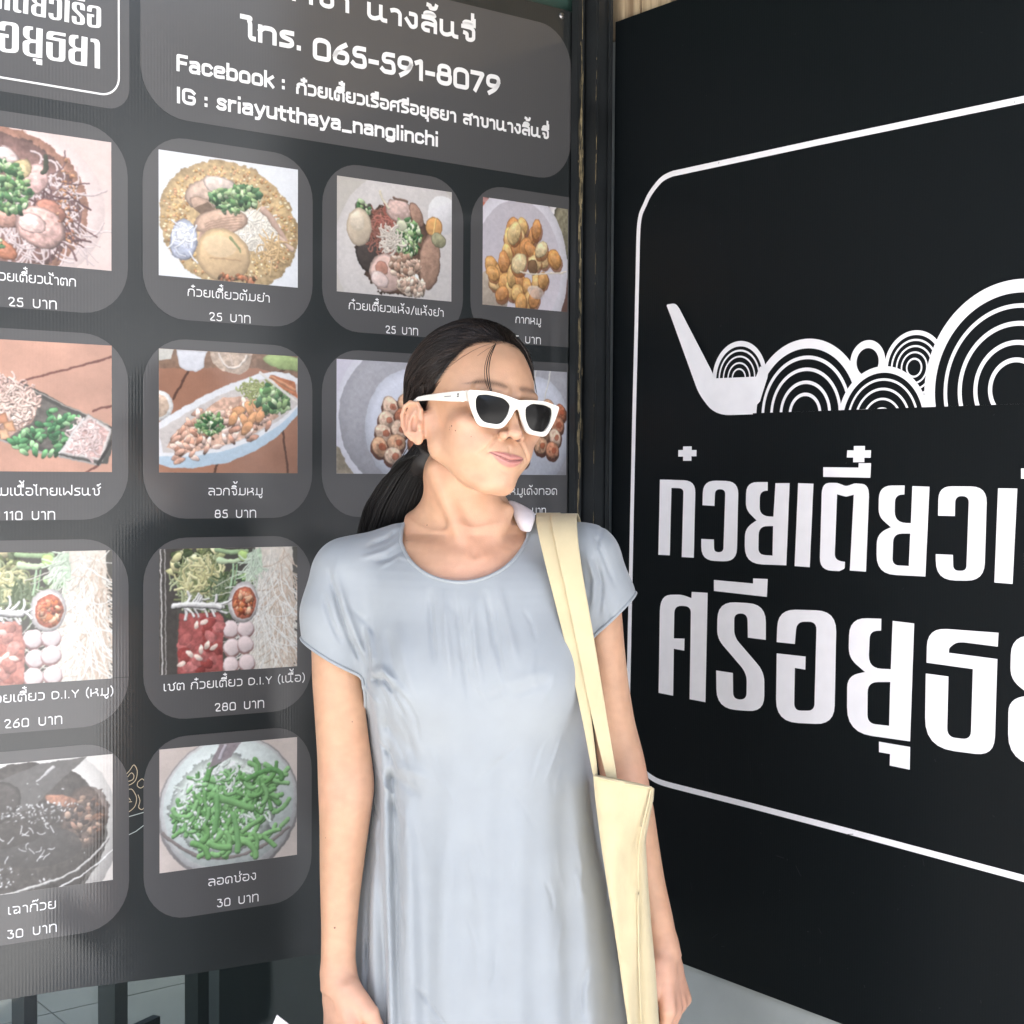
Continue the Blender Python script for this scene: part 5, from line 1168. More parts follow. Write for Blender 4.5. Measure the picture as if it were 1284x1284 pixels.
def lip_u(Q): return Q[:, 2] - np.clip(-Q[:, 0] / 26, -1, 1) * 1.2 - np.clip(np.abs(Q[:, 0]) / 26, 0, 1) ** 2 * 1.4
def lip_lines(al, l):
    top = -62.6 - 1.3 * np.exp(-(l / 2.4) ** 2) - (al / 25) ** 2 * 3.4
    mid = -70.6 + (al / 26) ** 1.5 * 4.4 + .7 * np.exp(-(l / 4.0) ** 2) * -1
    bot = -79.6 + (al / 25) ** 2.0 * 12.6
    return top, np.minimum(mid, top - .8), np.minimum(bot, mid - .8)
def head_sdf(P):
    Q = to_head(P)
    d = ellip(Q, (0, -12, 30), (70, 90, 74))
    d = smin(d, ellip(Q, (0, 28, 14), (60, 55, 50)), 16)
    d = smin(d, ellip(Q, (0, 32, -34), (58, 51, 58)), 20)
    d = smin(d, ellip(Q, (0, 40, -76), (39, 41, 33)), 20)
    d = smin(d, ellip(Q, (0, 70, -97.5), (14.5, 13, 12)), 16)
    for s in (-1, 1):
        d = smin(d, cone(Q, (60 * s, -6, -24), (50 * s, 10, -60), 10, 11), 16)
        d = smin(d, cone(Q, (50 * s, 10, -60), (16 * s, 62, -99), 10, 10), 20)
        d = smin(d, ellip(Q, (42.5 * s, 56.5, -30), (20.5, 21, 15)), 13)
        d = smin(d, ellip(Q, (27 * s, 66, -56), (18, 18, 21)), 16)
        d = smin(d, ellip(Q, (35 * s, 45, -54), (20, 22, 24)), 16)
        d = smax(d, -ellip(Q, (30 * s, 95, -4), (15, 9, 10)), 10)
        d = smin(d, ellip(Q, (31 * s, 72, -5), (14, 13, 11)), 5)
        d = smin(d, cone(Q, (10 * s, 84, 12), (42 * s, 72, 14), 5, 5), 10)
    d = smin(d, ellip(Q, (0, 71, -67), (26, 21, 24)), 14)
    # nose
    d = smin(d, cone(Q, (0, 80, 2), (0, 97.5, -35), 6.0, 7.2), 9)
    d = smin(d, ellip(Q, (0, 100.5, -39), (8.2, 8.2, 7.2)), 5)
    for s in (-1, 1):
        d = smin(d, ellip(Q, (11.4 * s, 92.5, -42), (6.0, 7.6, 5.9)), 3.6)
        d = smax(d, -ellip(Q, (6.4 * s, 98.6, -46.6), (3.5, 4.6, 3.6)), 1.0)
        d = smax(d, -cone(Q, (20 * s, 87.5, -19), (44 * s, 72.5, -21), 1.4, 1.0), 6)
    # lips, mouth line and smile folds as relief on the face, her right corner drawn up a little
    l, u, al = Q[:, 0], lip_u(Q), np.abs(Q[:, 0]); front = np.clip((Q[:, 1] - 60) / 10, 0, 1)
    top, mid, bot = lip_lines(al, l)
    end = np.clip((25.5 - al) / 9, 0, 1) ** .7
    tu = np.clip((u - mid) / (top - mid + .01), -.3, 1.25); tl = np.clip((mid - u) / (mid - bot + .01), -.3, 1.3)
    d = d - front * end * 2.9 * np.exp(-((tu - .42) / .48) ** 2) - front * end * 3.6 * np.exp(-((tl - .48) / .42) ** 2)
    d = d + front * 1.5 * np.exp(-((u - mid) / 1.15) ** 2) * np.clip((27.5 - al) / 4, 0, 1)
    d = d + front * 1.1 * np.exp(-((al - 27.5) / 2.6) ** 2 - ((u - mid - .3) / 3.2) ** 2)
    d = d + front * 1.2 * np.exp(-(l / 2.6) ** 2) * np.clip((u - top) / 2, 0, 1) * np.clip((-53 - u) / 3, 0, 1)
    d = d + front * 1.6 * np.exp(-((u - bot + 4.5) / 4.5) ** 2 - (l / 15) ** 2)
    t = np.clip((-44 - Q[:, 2]) / 22, 0, 1); xl = 17.5 + 14 * t + 3 * t * t
    d = d + front * np.clip((-40 - Q[:, 2]) / 5, 0, 1) * np.clip((Q[:, 2] + 72) / 9, 0, 1) * (1.35 * np.exp(-((al - xl) / 2.4) ** 2) - .9 * np.exp(-((al - xl - 6) / 4.5) ** 2))
    d = smin(d, np.minimum(ear_sdf(Q, -1), ear_sdf(Q, 1)), 4)
    return d * .001

# ---- body
def B(px, py, Y): return at(px, py, Y)
def zof(py, Y=1.93): return float(at(600, py, Y)[2])
def trow(py, L_, R_, Y, ry, ins=0.0):
    a, b = at(L_, py, Y), at(R_, py, Y)
    return [a[2], (a[0] + b[0]) / 2, Y, (b[0] - a[0]) / 2 - ins, ry - ins]
BODY_TAB = smooth_tab(sorted([trow(*r) for r in [
    (668, 532, 642, 1.945, .058), (682, 500, 668, 1.94, .066), (696, 462, 700, 1.935, .074), (712, 446, 725, 1.93, .084), (740, 445, 735, 1.93, .092), (790, 455, 728, 1.93, .098), (850, 475, 722, 1.93, .100),
    (930, 485, 720, 1.93, .094), (1000, 490, 725, 1.93, .09), (1090, 480, 738, 1.93, .10), (1180, 468, 752, 1.93, .108), (1280, 462, 765, 1.93, .11), (1360, 470, 760, 1.93, .105)]], key=lambda r: r[0]))
def hand_parts(w, d, s, p, curl, spread=.0, k=1.0):
    """palm, five fingers; w wrist, d along the hand, s towards the thumb, p palm normal"""
    w, d, s, p = [np.array(v, float) for v in (w, d, s, p)]
    d /= np.linalg.norm(d); s -= d * (s @ d); s /= np.linalg.norm(s); p -= d * (p @ d); p -= s * (p @ s); p /= np.linalg.norm(p)
    palm = [(w, w + d * .03 * k + s * .012, .018, .016), (w, w + d * .03 * k - s * .012, .017, .015)]
    K = []
    for so in (.028, .010, -.009, -.026):
        kn = w + d * (.082 - abs(so - .008) * .16) * k + s * so - p * .003
        palm.append((w + d * .02 + s * so * .45, kn, .0145, .0112)); K.append(kn)
    fing = []
    for i, (kn, L) in enumerate(zip(K, (.070, .078, .073, .058))):
        r = (.0088, .0090, .0086, .0076)[i]; a = 0; q = kn; dirv = d
        for j, (fr, c) in enumerate(zip((.45, .31, .24), curl[i])):
            a += R(c); dv = d * math.cos(a) + p * math.sin(a) + s * spread * (1.5 - i) * .1
            q2 = q + dv * L * fr * k; fing.append((i, q, q2, r * (1 - .1 * j), r * (.94 - .1 * j))); q = q2
    tb = w + d * .022 * k + s * .018 + p * .004; t1 = tb + (d * .75 + s * .55 + p * .28) * .040 * k; t2 = t1 + (d * .93 + s * .12 + p * .34) * .032 * k; t3 = t2 + (d * .95 - s * .05 + p * .3) * .024 * k
    palm.append((tb, t1, .0155, .0115))
    fing += [(4, tb, t1, .0150, .0112), (4, t1, t2, .0106, .0096), (4, t2, t3, .0096, .0078)]
    pts = [v for q in palm for v in q[:2]] + [v for q in fing for v in q[1:3]]
    lo = np.min(pts, 0) - .02; hi = np.max(pts, 0) + .02
    def fn(P):
        dd = None
        for a, b, ra, rb in palm:
            e = cone(P, a, b, ra, rb); dd = e if dd is None else smin(dd, e, .008)
        for fi in range(5):
            g = None
            for i, a, b, ra, rb in fing:
                if i == fi:
                    e = cone(P, a, b, ra, rb); g = e if g is None else smin(g, e, .0025)
            dd = smin(dd, g, .004)
        return dd
    return fn, lo.astype(np.float32), hi.astype(np.float32)
# her right arm (left in the picture), her left arm: rows of photo outline, depth of the axis, thickness front to back
def arm_tab(rows):
    T = []
    for py, L_, R_, Y, ry in rows:
        a, b_ = at(L_, py, Y), at(R_, py, Y); T.append([a[2], (a[0] + b_[0]) / 2, Y, (b_[0] - a[0]) / 2, ry])
    return smooth_tab(sorted(T, key=lambda r: r[0]), 80)
RAT = arm_tab([(690, 402, 470, 1.93, .040), (720, 394, 472, 1.93, .043), (760, 390, 470, 1.925, .042), (800, 390.5, 465, 1.92, .040), (850, 391.5, 462.5, 1.915, .037), (900, 395, 463.5, 1.91, .0355), (945, 398, 467, 1.906, .035), (985, 399, 470, 1.90, .036), (1020, 400.5, 465, 1.896, .0355), (1055, 401, 460, 1.89, .033), (1090, 401, 455.5, 1.884, .030),
               (1130, 402, 450.5, 1.877, .026), (1165, 403, 447.5, 1.870, .0225), (1198, 402.5, 445.5, 1.864, .020), (1222, 402, 447, 1.86, .019), (1240, 404, 451, 1.856, .018)])
LAT = arm_tab([(676, 708, 768, 1.93, .038), (705, 705, 776, 1.93, .041), (740, 712, 778, 1.928, .040), (780, 722, 780.5, 1.926, .037), (820, 731, 784, 1.925, .0355), (860, 740, 788.5, 1.925, .034), (905, 742, 796, 1.925, .033), (945, 747, 807, 1.925, .033), (976, 753, 813, 1.923, .034), (1015, 762, 820, 1.92, .033), (1067, 779, 827.6, 1.914, .0295),
               (1106, 787, 834, 1.908, .026), (1145, 799, 843, 1.902, .0225), (1175, 807, 848.5, 1.897, .020), (1195, 811, 852, 1.894, .019)])
RA = [(B(434, 716, 1.93), .045), (B(429, 850, 1.915), .0375), (B(434, 985, 1.90), .036), (B(424, 1222, 1.86), .0205)]
LA = [(B(742, 704, 1.93), .044), (B(768, 860, 1.925), .0345), (B(786, 985, 1.922), .0315), (B(830, 1186, 1.895), .0195)]
def on_arm(px, py, T):
    ys = np.linspace(1.80, 1.96, 300); q = np.stack([at(px, py, y) for y in ys]).astype(np.float32); d = loft(q, T, T[0, 0], T[-1, 0]); return q[int(np.argmax(d < 0))]
CREASES = [(on_arm(409, 1222, RAT), on_arm(432, 1224, RAT)), (on_arm(820, 1182, LAT), on_arm(842, 1179, LAT))]
def arms(P):
    return np.minimum(loft(P, RAT, RAT[0, 0], RAT[-1, 0]), loft(P, LAT, LAT[0, 0], LAT[-1, 0]))
LFR = hand_parts(LA[-1][0], B(851, 1290, 1.875) - LA[-1][0], (-.45, -.9, 0), (-.9, .45, 0), [(24, 40, 30), (30, 46, 34), (34, 48, 34), (38, 50, 36)], k=.96)
RFR = hand_parts(RA[-1][0], B(436, 1335, 1.83) - RA[-1][0], (.62, -.78, 0), (.78, .62, 0), [(16, 30, 20), (20, 34, 24), (24, 36, 26), (28, 40, 28)], k=.98)
def chain(P, pts, k=.012):
    d = None
    for (a, ra), (b, rb) in zip(pts[:-1], pts[1:]):
        e = cone(P, a, b, ra, rb); d = e if d is None else smin(d, e, k)
    return d
def bbox(pts, pad=.06):
    A = np.array([p[0] for p in pts]); return (A.min(0) - pad).astype(np.float32), (A.max(0) + pad).astype(np.float32)
_hb = (HC - .15).astype(np.float32), (HC + .15).astype(np.float32)
LEGS = [[(B(535, 1320, 1.93), .085), (np.array([-.105, 1.93, .48]), .056), (np.array([-.105, 1.95, .34]), .05), (np.array([-.105, 1.95, .09]), .033), (np.array([-.105, 1.95, .05]), .034), (np.array([-.115, 1.83, .028]), .026)],
        [(B(690, 1320, 1.93), .085), (np.array([.065, 1.93, .48]), .056), (np.array([.065, 1.95, .34]), .05), (np.array([.065, 1.95, .09]), .033), (np.array([.065, 1.95, .05]), .034), (np.array([.075, 1.83, .028]), .026)]]
NECKJ = B(579, 598, 1.925), B(587, 672, 1.95)
def skin_sdf(P):
    P = P.astype(np.float32)
    z = P[:, 2]
    def torso(P):
        d = loft(P, BODY_TAB, BODY_TAB[0, 0] + .002, BODY_TAB[-1, 0] - .001)
        d = smin(d, cone(P, B(500, 700, 1.945), RA[0][0], .040, .044), .03); d = smin(d, cone(P, B(670, 690, 1.945), LA[0][0], .040, .044), .03)
        return d
    def neck(P):
        d = cone(P, NECKJ[0], NECKJ[1], .0505, .0540)
        d = smin(d, cone(P, B(560, 652, 1.965), B(468, 698, 1.955), .030, .026), .04)      # trapezius
        d = smin(d, cone(P, B(616, 662, 1.965), B(706, 686, 1.955), .030, .026), .04)
        # neck cords, collar bones, throat
        d = smin(d, cone(P, B(548, 588, 1.895), B(588, 694, 1.876), .0110, .0075), .013)
        d = smin(d, cone(P, B(636, 640, 1.905), B(602, 697, 1.876), .0085, .006), .013)
        d = smin(d, cone(P, B(586, 704, 1.868), B(520, 690, 1.902), .0068, .005), .012)
        d = smin(d, cone(P, B(606, 704, 1.868), B(656, 690, 1.902), .0066, .005), .012)
        d = smax(d, -ellip(P, B(595, 693, 1.858), (.009, .010, .011)), .010)
        d = smin(d, ellip(P, B(608, 650, 1.900), (.016, .016, .030)), .025)
        return d
    d = group(P, np.array([-.32, 1.75, .60], np.float32), np.array([.2, 2.1, 1.42], np.float32), torso)
    nb = group(P, np.array([-.24, 1.78, 1.30], np.float32), np.array([.12, 2.06, 1.52], np.float32), neck)
    d = smin(d, nb, .028)
    hd = group(P, *_hb, head_sdf, .03)
    d = smin(d, hd, .013)
    for A, T_ in ((RA, RAT), (LA, LAT)):
        d = smin(d, group(P, *bbox(A, .09), lambda q: loft(q, T_, T_[0, 0], T_[-1, 0])), .016)
    for a_, b_ in CREASES:
        d = group(P, np.minimum(a_, b_) - .004, np.maximum(a_, b_) + .004, lambda q: -cone(q, a_, b_, .0010, .0010), .02) if False else smax(d, -cone(P, a_, b_, .0004, .0002), .0060)
    for fr in (RFR, LFR):
        d = smin(d, group(P, fr[1], fr[2], fr[0], .04), .010)
    for L_ in LEGS:
        d = smin(d, group(P, *bbox(L_, .1), lambda q: chain(q, L_, .03)), .03)
    m = (d < .06) & (z > .46) & (z < 1.45) & (np.abs(P[:, 0] + .05) < .26)
    if m.any(): d[m] = smax(d[m], covered_limit(P[m]), .004)
    return d

# ---- dress
DRESS_TAB = smooth_tab(sorted([trow(*r) for r in [
    (660, 520, 655, 1.95, .062), (676, 498, 672, 1.945, .072), (690, 470, 702, 1.94, .082), (708, 446, 728, 1.935, .092), (740, 440, 744, 1.932, .104), (790, 448, 744, 1.93, .114), (845, 459, 741, 1.93, .120),
    (900, 463, 740, 1.93, .118), (985, 474, 745, 1.93, .112), (1040, 468, 755, 1.93, .116), (1100, 457, 766, 1.93, .122), (1180, 448, 780, 1.93, .130), (1284, 440, 796, 1.93, .138), (1400, 432, 806, 1.93, .142), (1560, 424, 816, 1.93, .145)]], key=lambda r: r[0]), 90)
SLR = [(B(505, 700, 1.945), .047), (B(441, 724, 1.93), .0495), (B(429, 770, 1.92), .0495), (B(421, 850, 1.912), .0490)]
SLL = [(B(664, 692, 1.945), .0475), (B(731, 704, 1.93), .0465), (B(750, 750, 1.925), .0440), (B(770, 815, 1.925), .0440)]
def pl(px, py, nx, ny, Y=1.92):
    c = at(px, py, Y); n = np.array([nx, 0, -ny], float); n /= np.linalg.norm(n); return c.astype(np.float32), n.astype(np.float32)
PR = pl(419, 821, -48, 88); PL = pl(768, 770, 50, 54)
NKC = at(582, 652, 1.88); NKR = (.0870, .0765)
def neck_field(P):
    cz = NKC[2] + np.maximum(0, P[:, 1] - 1.90) * .75
    ex = (P[:, 0] - NKC[0] - (P[:, 2] - cz) * .06) / NKR[0]; ez = np.minimum(P[:, 2] - cz, 0) / NKR[1]
    k = np.sqrt(ex * ex + ez * ez)
    return (k - 1) * .082
# folds: line in the picture plane, half width, height (negative = groove), front side only
FOLDS = [
    ([(468, 855), (474, 940), (480, 1040), (484, 1150), (492, 1284)], 7, .0040), ([(482, 860), (488, 960), (494, 1080), (502, 1284)], 6, -.0045),
    ([(470, 1010), (464, 1100), (466, 1200), (470, 1284)], 6, .0035), ([(462, 1060), (456, 1160), (456, 1284)], 5, -.0040), ([(478, 1080), (478, 1180), (484, 1284)], 4, -.0035),
    ([(520, 930), (526, 1040), (530, 1150), (538, 1284)], 13, -.0036), ([(508, 960), (514, 1080), (520, 1284)], 9, .0036), ([(558, 960), (556, 1080), (560, 1200), (566, 1284)], 15, .0030),
    ([(596, 1040), (594, 1140), (600, 1284)], 16, -.0026), ([(640, 1000), (644, 1120), (652, 1284)], 18, .0028), ([(690, 980), (700, 1100), (712, 1284)], 14, -.0036), ([(716, 940), (728, 1080), (742, 1284)], 10, .0036),
    ([(538, 738), (541, 780), (546, 830)], 4, -.0022), ([(556, 738), (560, 790), (568, 850)], 5, .0020), ([(572, 740), (578, 800), (590, 880)], 4, -.0018), ([(590, 742), (596, 800), (606, 870)], 5, .0018), ([(608, 738), (618, 790), (632, 850)], 4, -.0018), ([(624, 732), (636, 780), (650, 830)], 5, .0015),
    ([(404, 716), (418, 760), (432, 800), (446, 832)], 3.2, -.0038), ([(412, 712), (428, 760), (444, 806), (458, 838)], 4, .0026), ([(398, 748), (410, 780), (424, 812)], 3.2, -.0024), ([(462, 846), (480, 838), (496, 850), (520, 880)], 4.5, .0032), ([(462, 856), (482, 852), (500, 868)], 4, -.0038),
    ([(494, 668), (478, 680), (452, 690)], 3, -.0024), ([(500, 680), (478, 694), (446, 704)], 3.4, .0020), ([(506, 692), (484, 704), (462, 708)], 3, -.0020), ([(520, 706), (496, 700), (470, 716)], 3, .0016),
    ([(455, 780), (462, 812), (468, 840)], 5, .0026), ([(484, 790), (492, 830), (506, 880)], 6, -.0018), ([(500, 780), (510, 830), (526, 880)], 7, .0016),
    ([(724, 690), (730, 730), (726, 775)], 4, -.0040), ([(736, 690), (748, 730), (744, 780)], 4, .0032), ([(748, 700), (758, 735), (754, 776)], 3, -.0024), ([(742, 660), (760, 700), (776, 742)], 3, -.0018), ([(700, 690), (706, 740), (716, 800)], 5, .002),
    ([(692, 838), (664, 842), (630, 856)], 6, .0008), ([(694, 850), (668, 858), (640, 868)], 5, -.0008), ([(470, 905), (500, 925), (530, 960)], 9, -.0018),
    ([(476, 986), (500, 984), (530, 1000)], 7, -.0022), ([(476, 972), (506, 966), (540, 976)], 7, .0018),
]
_rf = random.Random(21)
for _cx, _cy, _n, _sx, _sy, _tilt, _am in [(480, 850, 9, 22, 30, .5, .0012), (470, 980, 8, 16, 40, .3, .0012), (420, 740, 7, 18, 26, .35, .0010), (750, 725, 6, 12, 26, .1, .0012), (590, 760, 9, 50, 24, .05, .0007),
                                           (560, 960, 12, 90, 80, .25, .0005), (620, 1140, 14, 120, 90, .06, .0006), (690, 900, 7, 30, 50, -.5, .0006), (480, 1180, 8, 20, 70, .05, .0014), (700, 1180, 7, 40, 70, .05, .0012)]:
    for _i in range(_n):
        x, y = _cx + _rf.gauss(0, _sx), _cy + _rf.gauss(0, _sy); L_ = _rf.uniform(38, 90); a = _tilt + _rf.gauss(0, .25); b = _rf.uniform(-6, 6)
        FOLDS.append(([(x, y), (x + L_ * .5 * math.sin(a) + b, y + L_ * .5 * math.cos(a)), (x + L_ * math.sin(a), y + L_ * math.cos(a))], _rf.uniform(2.2, 4.5), _rf.choice([-1, 1]) * _am * _rf.uniform(.5, 1.2)))
def _fold_data():
    out = []
    for pts, w, a in FOLDS:
        if pts[-1][1] == 1284: pts = pts + [(pts[-1][0] + (pts[-1][0] - 600) * .10, 1420), (pts[-1][0] + (pts[-1][0] - 600) * .16, 1550)]
        W = np.array([at(x, y, 1.83)[[0, 2]] for x, y in pts]); out.append((W.astype(np.float32), w * .00098, a * 1.7))
    return out
FD = _fold_data()
def fold_field(P):
    X = P[:, [0, 2]]; out = np.zeros(len(P), np.float32)
    # broad uneven hang of the cloth, everywhere
    hang = np.clip((1.20 - P[:, 2]) / .35, 0, 1)
    th = np.arctan2(P[:, 1] - 1.93, P[:, 0] + .03)
    out += hang * (.0030 * np.sin(th * 9 + 1.3 + P[:, 2] * 3) + .0022 * np.sin(th * 17 + 2.0 - P[:, 2] * 5))
    out += .0010 * np.sin(P[:, 0] * 61 + P[:, 2] * 17) * np.sin(P[:, 2] * 43 - P[:, 0] * 23)
    fr = P[:, 1] < 1.96
    for W, w, a in FD:
        lo = W.min(0) - 3 * w; hi = W.max(0) + 3 * w
        m = fr & np.all((X > lo) & (X < hi), 1)
        if not m.any(): continue
        x = X[m]; best = np.full(len(x), 9., np.float32); tt = np.zeros(len(x), np.float32); n = len(W) - 1
        for i in range(n):
            d = W[i + 1] - W[i]; t = np.clip(((x - W[i]) @ d) / (d @ d), 0, 1)
            r = np.linalg.norm(x - W[i] - t[:, None] * d, axis=1); k = r < best; best = np.where(k, r, best); tt = np.where(k, (i + t) / n, tt)
        env = np.clip(tt / .25, 0, 1) * np.clip((1.02 - tt) / .25, 0, 1) if W[-1][1] > .75 else np.clip(tt / .3, 0, 1)
        g = np.exp(-(best / w) ** 2) * env
        out[m] += a * g
    return out
def dress_outer(P):
    P = P.astype(np.float32)
    T = loft(P, DRESS_TAB, DRESS_TAB[0, 0] + .002, DRESS_TAB[-1, 0] - .001)
    # bust
    T = smin(T, ellip(P, B(535, 850, 1.862), (.062, .056, .060)), .05); T = smin(T, ellip(P, B(662, 848, 1.862), (.062, .056, .060)), .05)
    Sr = group(P, *bbox(SLR, .1), lambda q: chain(q, SLR, .02)); Sl = group(P, *bbox(SLL, .1), lambda q: chain(q, SLL, .02))
    ff = fold_field(P)
    T = T - ff; S_ = np.minimum(Sr, Sl) - ff
    return smin(T, S_, .022), T
def cut_field(P, T):
    """positive where the cloth is cut away: below the sleeve hems and inside the neckline"""
    cr = (P - PR[0]) @ PR[1]; cl = (P - PL[0]) @ PL[1]
    arm = np.where(P[:, 0] < -.1, cr, cl)
    return np.maximum(np.minimum(arm, T - .0045), -neck_field(P))
def covered_limit(P):
    """keeps the skin inside the cloth wherever the cloth covers it"""
    O, T = dress_outer(P); c = cut_field(P, T)
    return np.minimum(np.minimum(O + .0060, -(c + .0012)), np.minimum(1.435 - P[:, 2], P[:, 2] - (DRESS_TAB[0, 0] + .03)))
def open_cloth(name, P, F, mat, parent, thick=.0026):
    P = P.copy().astype(np.float64)
    def cf(q):
        q = q.astype(np.float32); return np.maximum(cut_field(q, dress_outer(q)[1]), DRESS_TAB[0, 0] + .006 - q[:, 2])
    c = cf(P); keep = (c[F] <= 0).any(1); F = F[keep]
    used = np.unique(F); mv = used[c[used] > 0]
    for _ in range(3):
        e = .0008; c0 = cf(P[mv]); G = np.stack([cf(P[mv] + np.eye(3)[i] * e) - c0 for i in range(3)], 1) / e
        e2 = .0012; o0 = dress_outer(P[mv].astype(np.float32))[0]; N = np.stack([dress_outer((P[mv] + np.eye(3)[i] * e2).astype(np.float32))[0] - o0 for i in range(3)], 1) / e2
        N /= np.linalg.norm(N, axis=1)[:, None] + 1e-9
        G = G - N * (G * N).sum(1)[:, None]; g2 = (G * G).sum(1) + .02
        P[mv] -= np.clip(c0 / g2, 0, .004)[:, None] * G
    idx = np.full(len(P), -1); idx[used] = np.arange(len(used)); F = idx[F]; P = P[used]
    o = np_mesh(name, P, F, mat, parent)
    md = o.modifiers.new('thickness', 'SOLIDIFY'); md.thickness = thick; md.offset = -1; md.use_rim = True
    return o

def skin_colors(P):
    Q = to_head(P); n = len(P); rng = np.random.default_rng(3)
    base = np.array([.55, .320, .196]); c = np.tile(base, (n, 1))
    def blend(m, col, a=1.0):
        m = np.clip(m * a, 0, 1)[:, None]; c[:] = c * (1 - m) + np.array(col) * m
    hd = np.linalg.norm(Q, axis=1) < 160
    g = lambda x, y, z, r: np.exp(-((Q[:, 0] - x) ** 2 + (Q[:, 1] - y) ** 2 + (Q[:, 2] - z) ** 2) / (r * r)) * hd
    for s in (-1, 1):
        blend(g(44 * s, 66, -38, 24), (.62, .30, .23), .38); blend(g(76 * s, -16, -35, 26), (.62, .30, .24), .30)
    blend(g(0, 104, -40, 14), (.60, .30, .22), .35); blend(g(0, 80, -100, 20), (.62, .34, .25), .3)
    # lips
    l, f_, u = Q[:, 0], Q[:, 1], Q[:, 2]
    al = np.abs(l); u_raw = u
    u = lip_u(Q); top, mid, bot = lip_lines(al, l)
    lip = np.clip((top - u) / 1.0 + .5, 0, 1) * np.clip((u - bot) / 1.2 + .5, 0, 1) * (al < 25.5) * (f_ > 66) * hd
    blend(lip, (.50, .205, .18), .9)
    blend(np.exp(-((u - mid) / .9) ** 2) * np.clip((26.5 - al) / 2, 0, 1) * (f_ > 66) * hd, (.20, .075, .06), .85)  # shade of the mouth crease painted into the colour
    for s in (-1, 1): blend(g(6.4 * s, 96.5, -45.8, 4.4), (.07, .028, .02), 1.2)  # nostril shade painted dark into the skin tone
    # brows: soft arcs with hair-like break-up
    for s in (-1, 1):
        u = u_raw; x = l * s; bu = 18.5 + 3.4 * np.sin(np.clip((x - 9) / 40, 0, 1) * 2.3) - np.clip((x - 38) / 16, 0, 1) * 3
        w = np.interp(x, [8, 14, 34, 54], [1.2, 3.6, 3.2, .8])
        m = np.exp(-((u - bu) / w) ** 2) * np.clip((x - 7) / 4, 0, 1) * np.clip((56 - x) / 6, 0, 1) * (f_ > 40) * hd
        blend(m * (.75 + .25 * np.sin(x * 3.1 + u * 2.2)), (.10, .06, .045), .80)
    # scalp shade where the hair begins
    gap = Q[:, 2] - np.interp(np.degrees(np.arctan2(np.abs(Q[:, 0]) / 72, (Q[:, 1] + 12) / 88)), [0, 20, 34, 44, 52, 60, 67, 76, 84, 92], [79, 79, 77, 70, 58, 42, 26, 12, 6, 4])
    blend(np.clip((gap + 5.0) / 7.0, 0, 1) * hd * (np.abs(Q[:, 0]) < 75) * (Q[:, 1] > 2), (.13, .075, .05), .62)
    # moles and tiny blemishes
    for p, r in [((-58, 52, -38), 1.5), ((-55, 55, -41), 1.2), ((-62, 46, -37), .9), ((-30, 82, -30), 1.0), ((-50, 55, -20), .9)]: blend(g(*p, r * 1.2), (.16, .08, .05), .8)
    for p, r in [(at(420, 1163, 1.845), .0012), (at(521, 655, 1.9), .0010), (at(443, 905, 1.87), .0009), (at(790, 1010, 1.9), .001)]:
        dd = np.linalg.norm(P - p, axis=1); blend(np.exp(-(dd / r) ** 2), (.12, .06, .04), .9)
    # hands, knuckles and elbows a little redder
    for p, r in [(LFR[1] * .5 + LFR[2] * .5, .07), (RFR[1] * .5 + RFR[2] * .5, .08), (RA[2][0], .035), (LA[2][0], .035)]:
        dd = np.linalg.norm(P - p, axis=1); blend(np.exp(-(dd / r) ** 2), (.64, .335, .255), .5)
    for p, r in [(at(600, 720, 1.86), .07)]:
        dd = np.linalg.norm(P - p, axis=1); blend(np.exp(-(dd / r) ** 2), (.64, .34, .25), .35)
    mott = (np.sin(P[:, 0] * 190 + 3 * np.sin(P[:, 2] * 140)) * np.sin(P[:, 2] * 170 + 2 * np.sin(P[:, 1] * 150)))[:, None]
    c = c * (1 + .02 * mott)
    return np.clip(c, 0, 1)

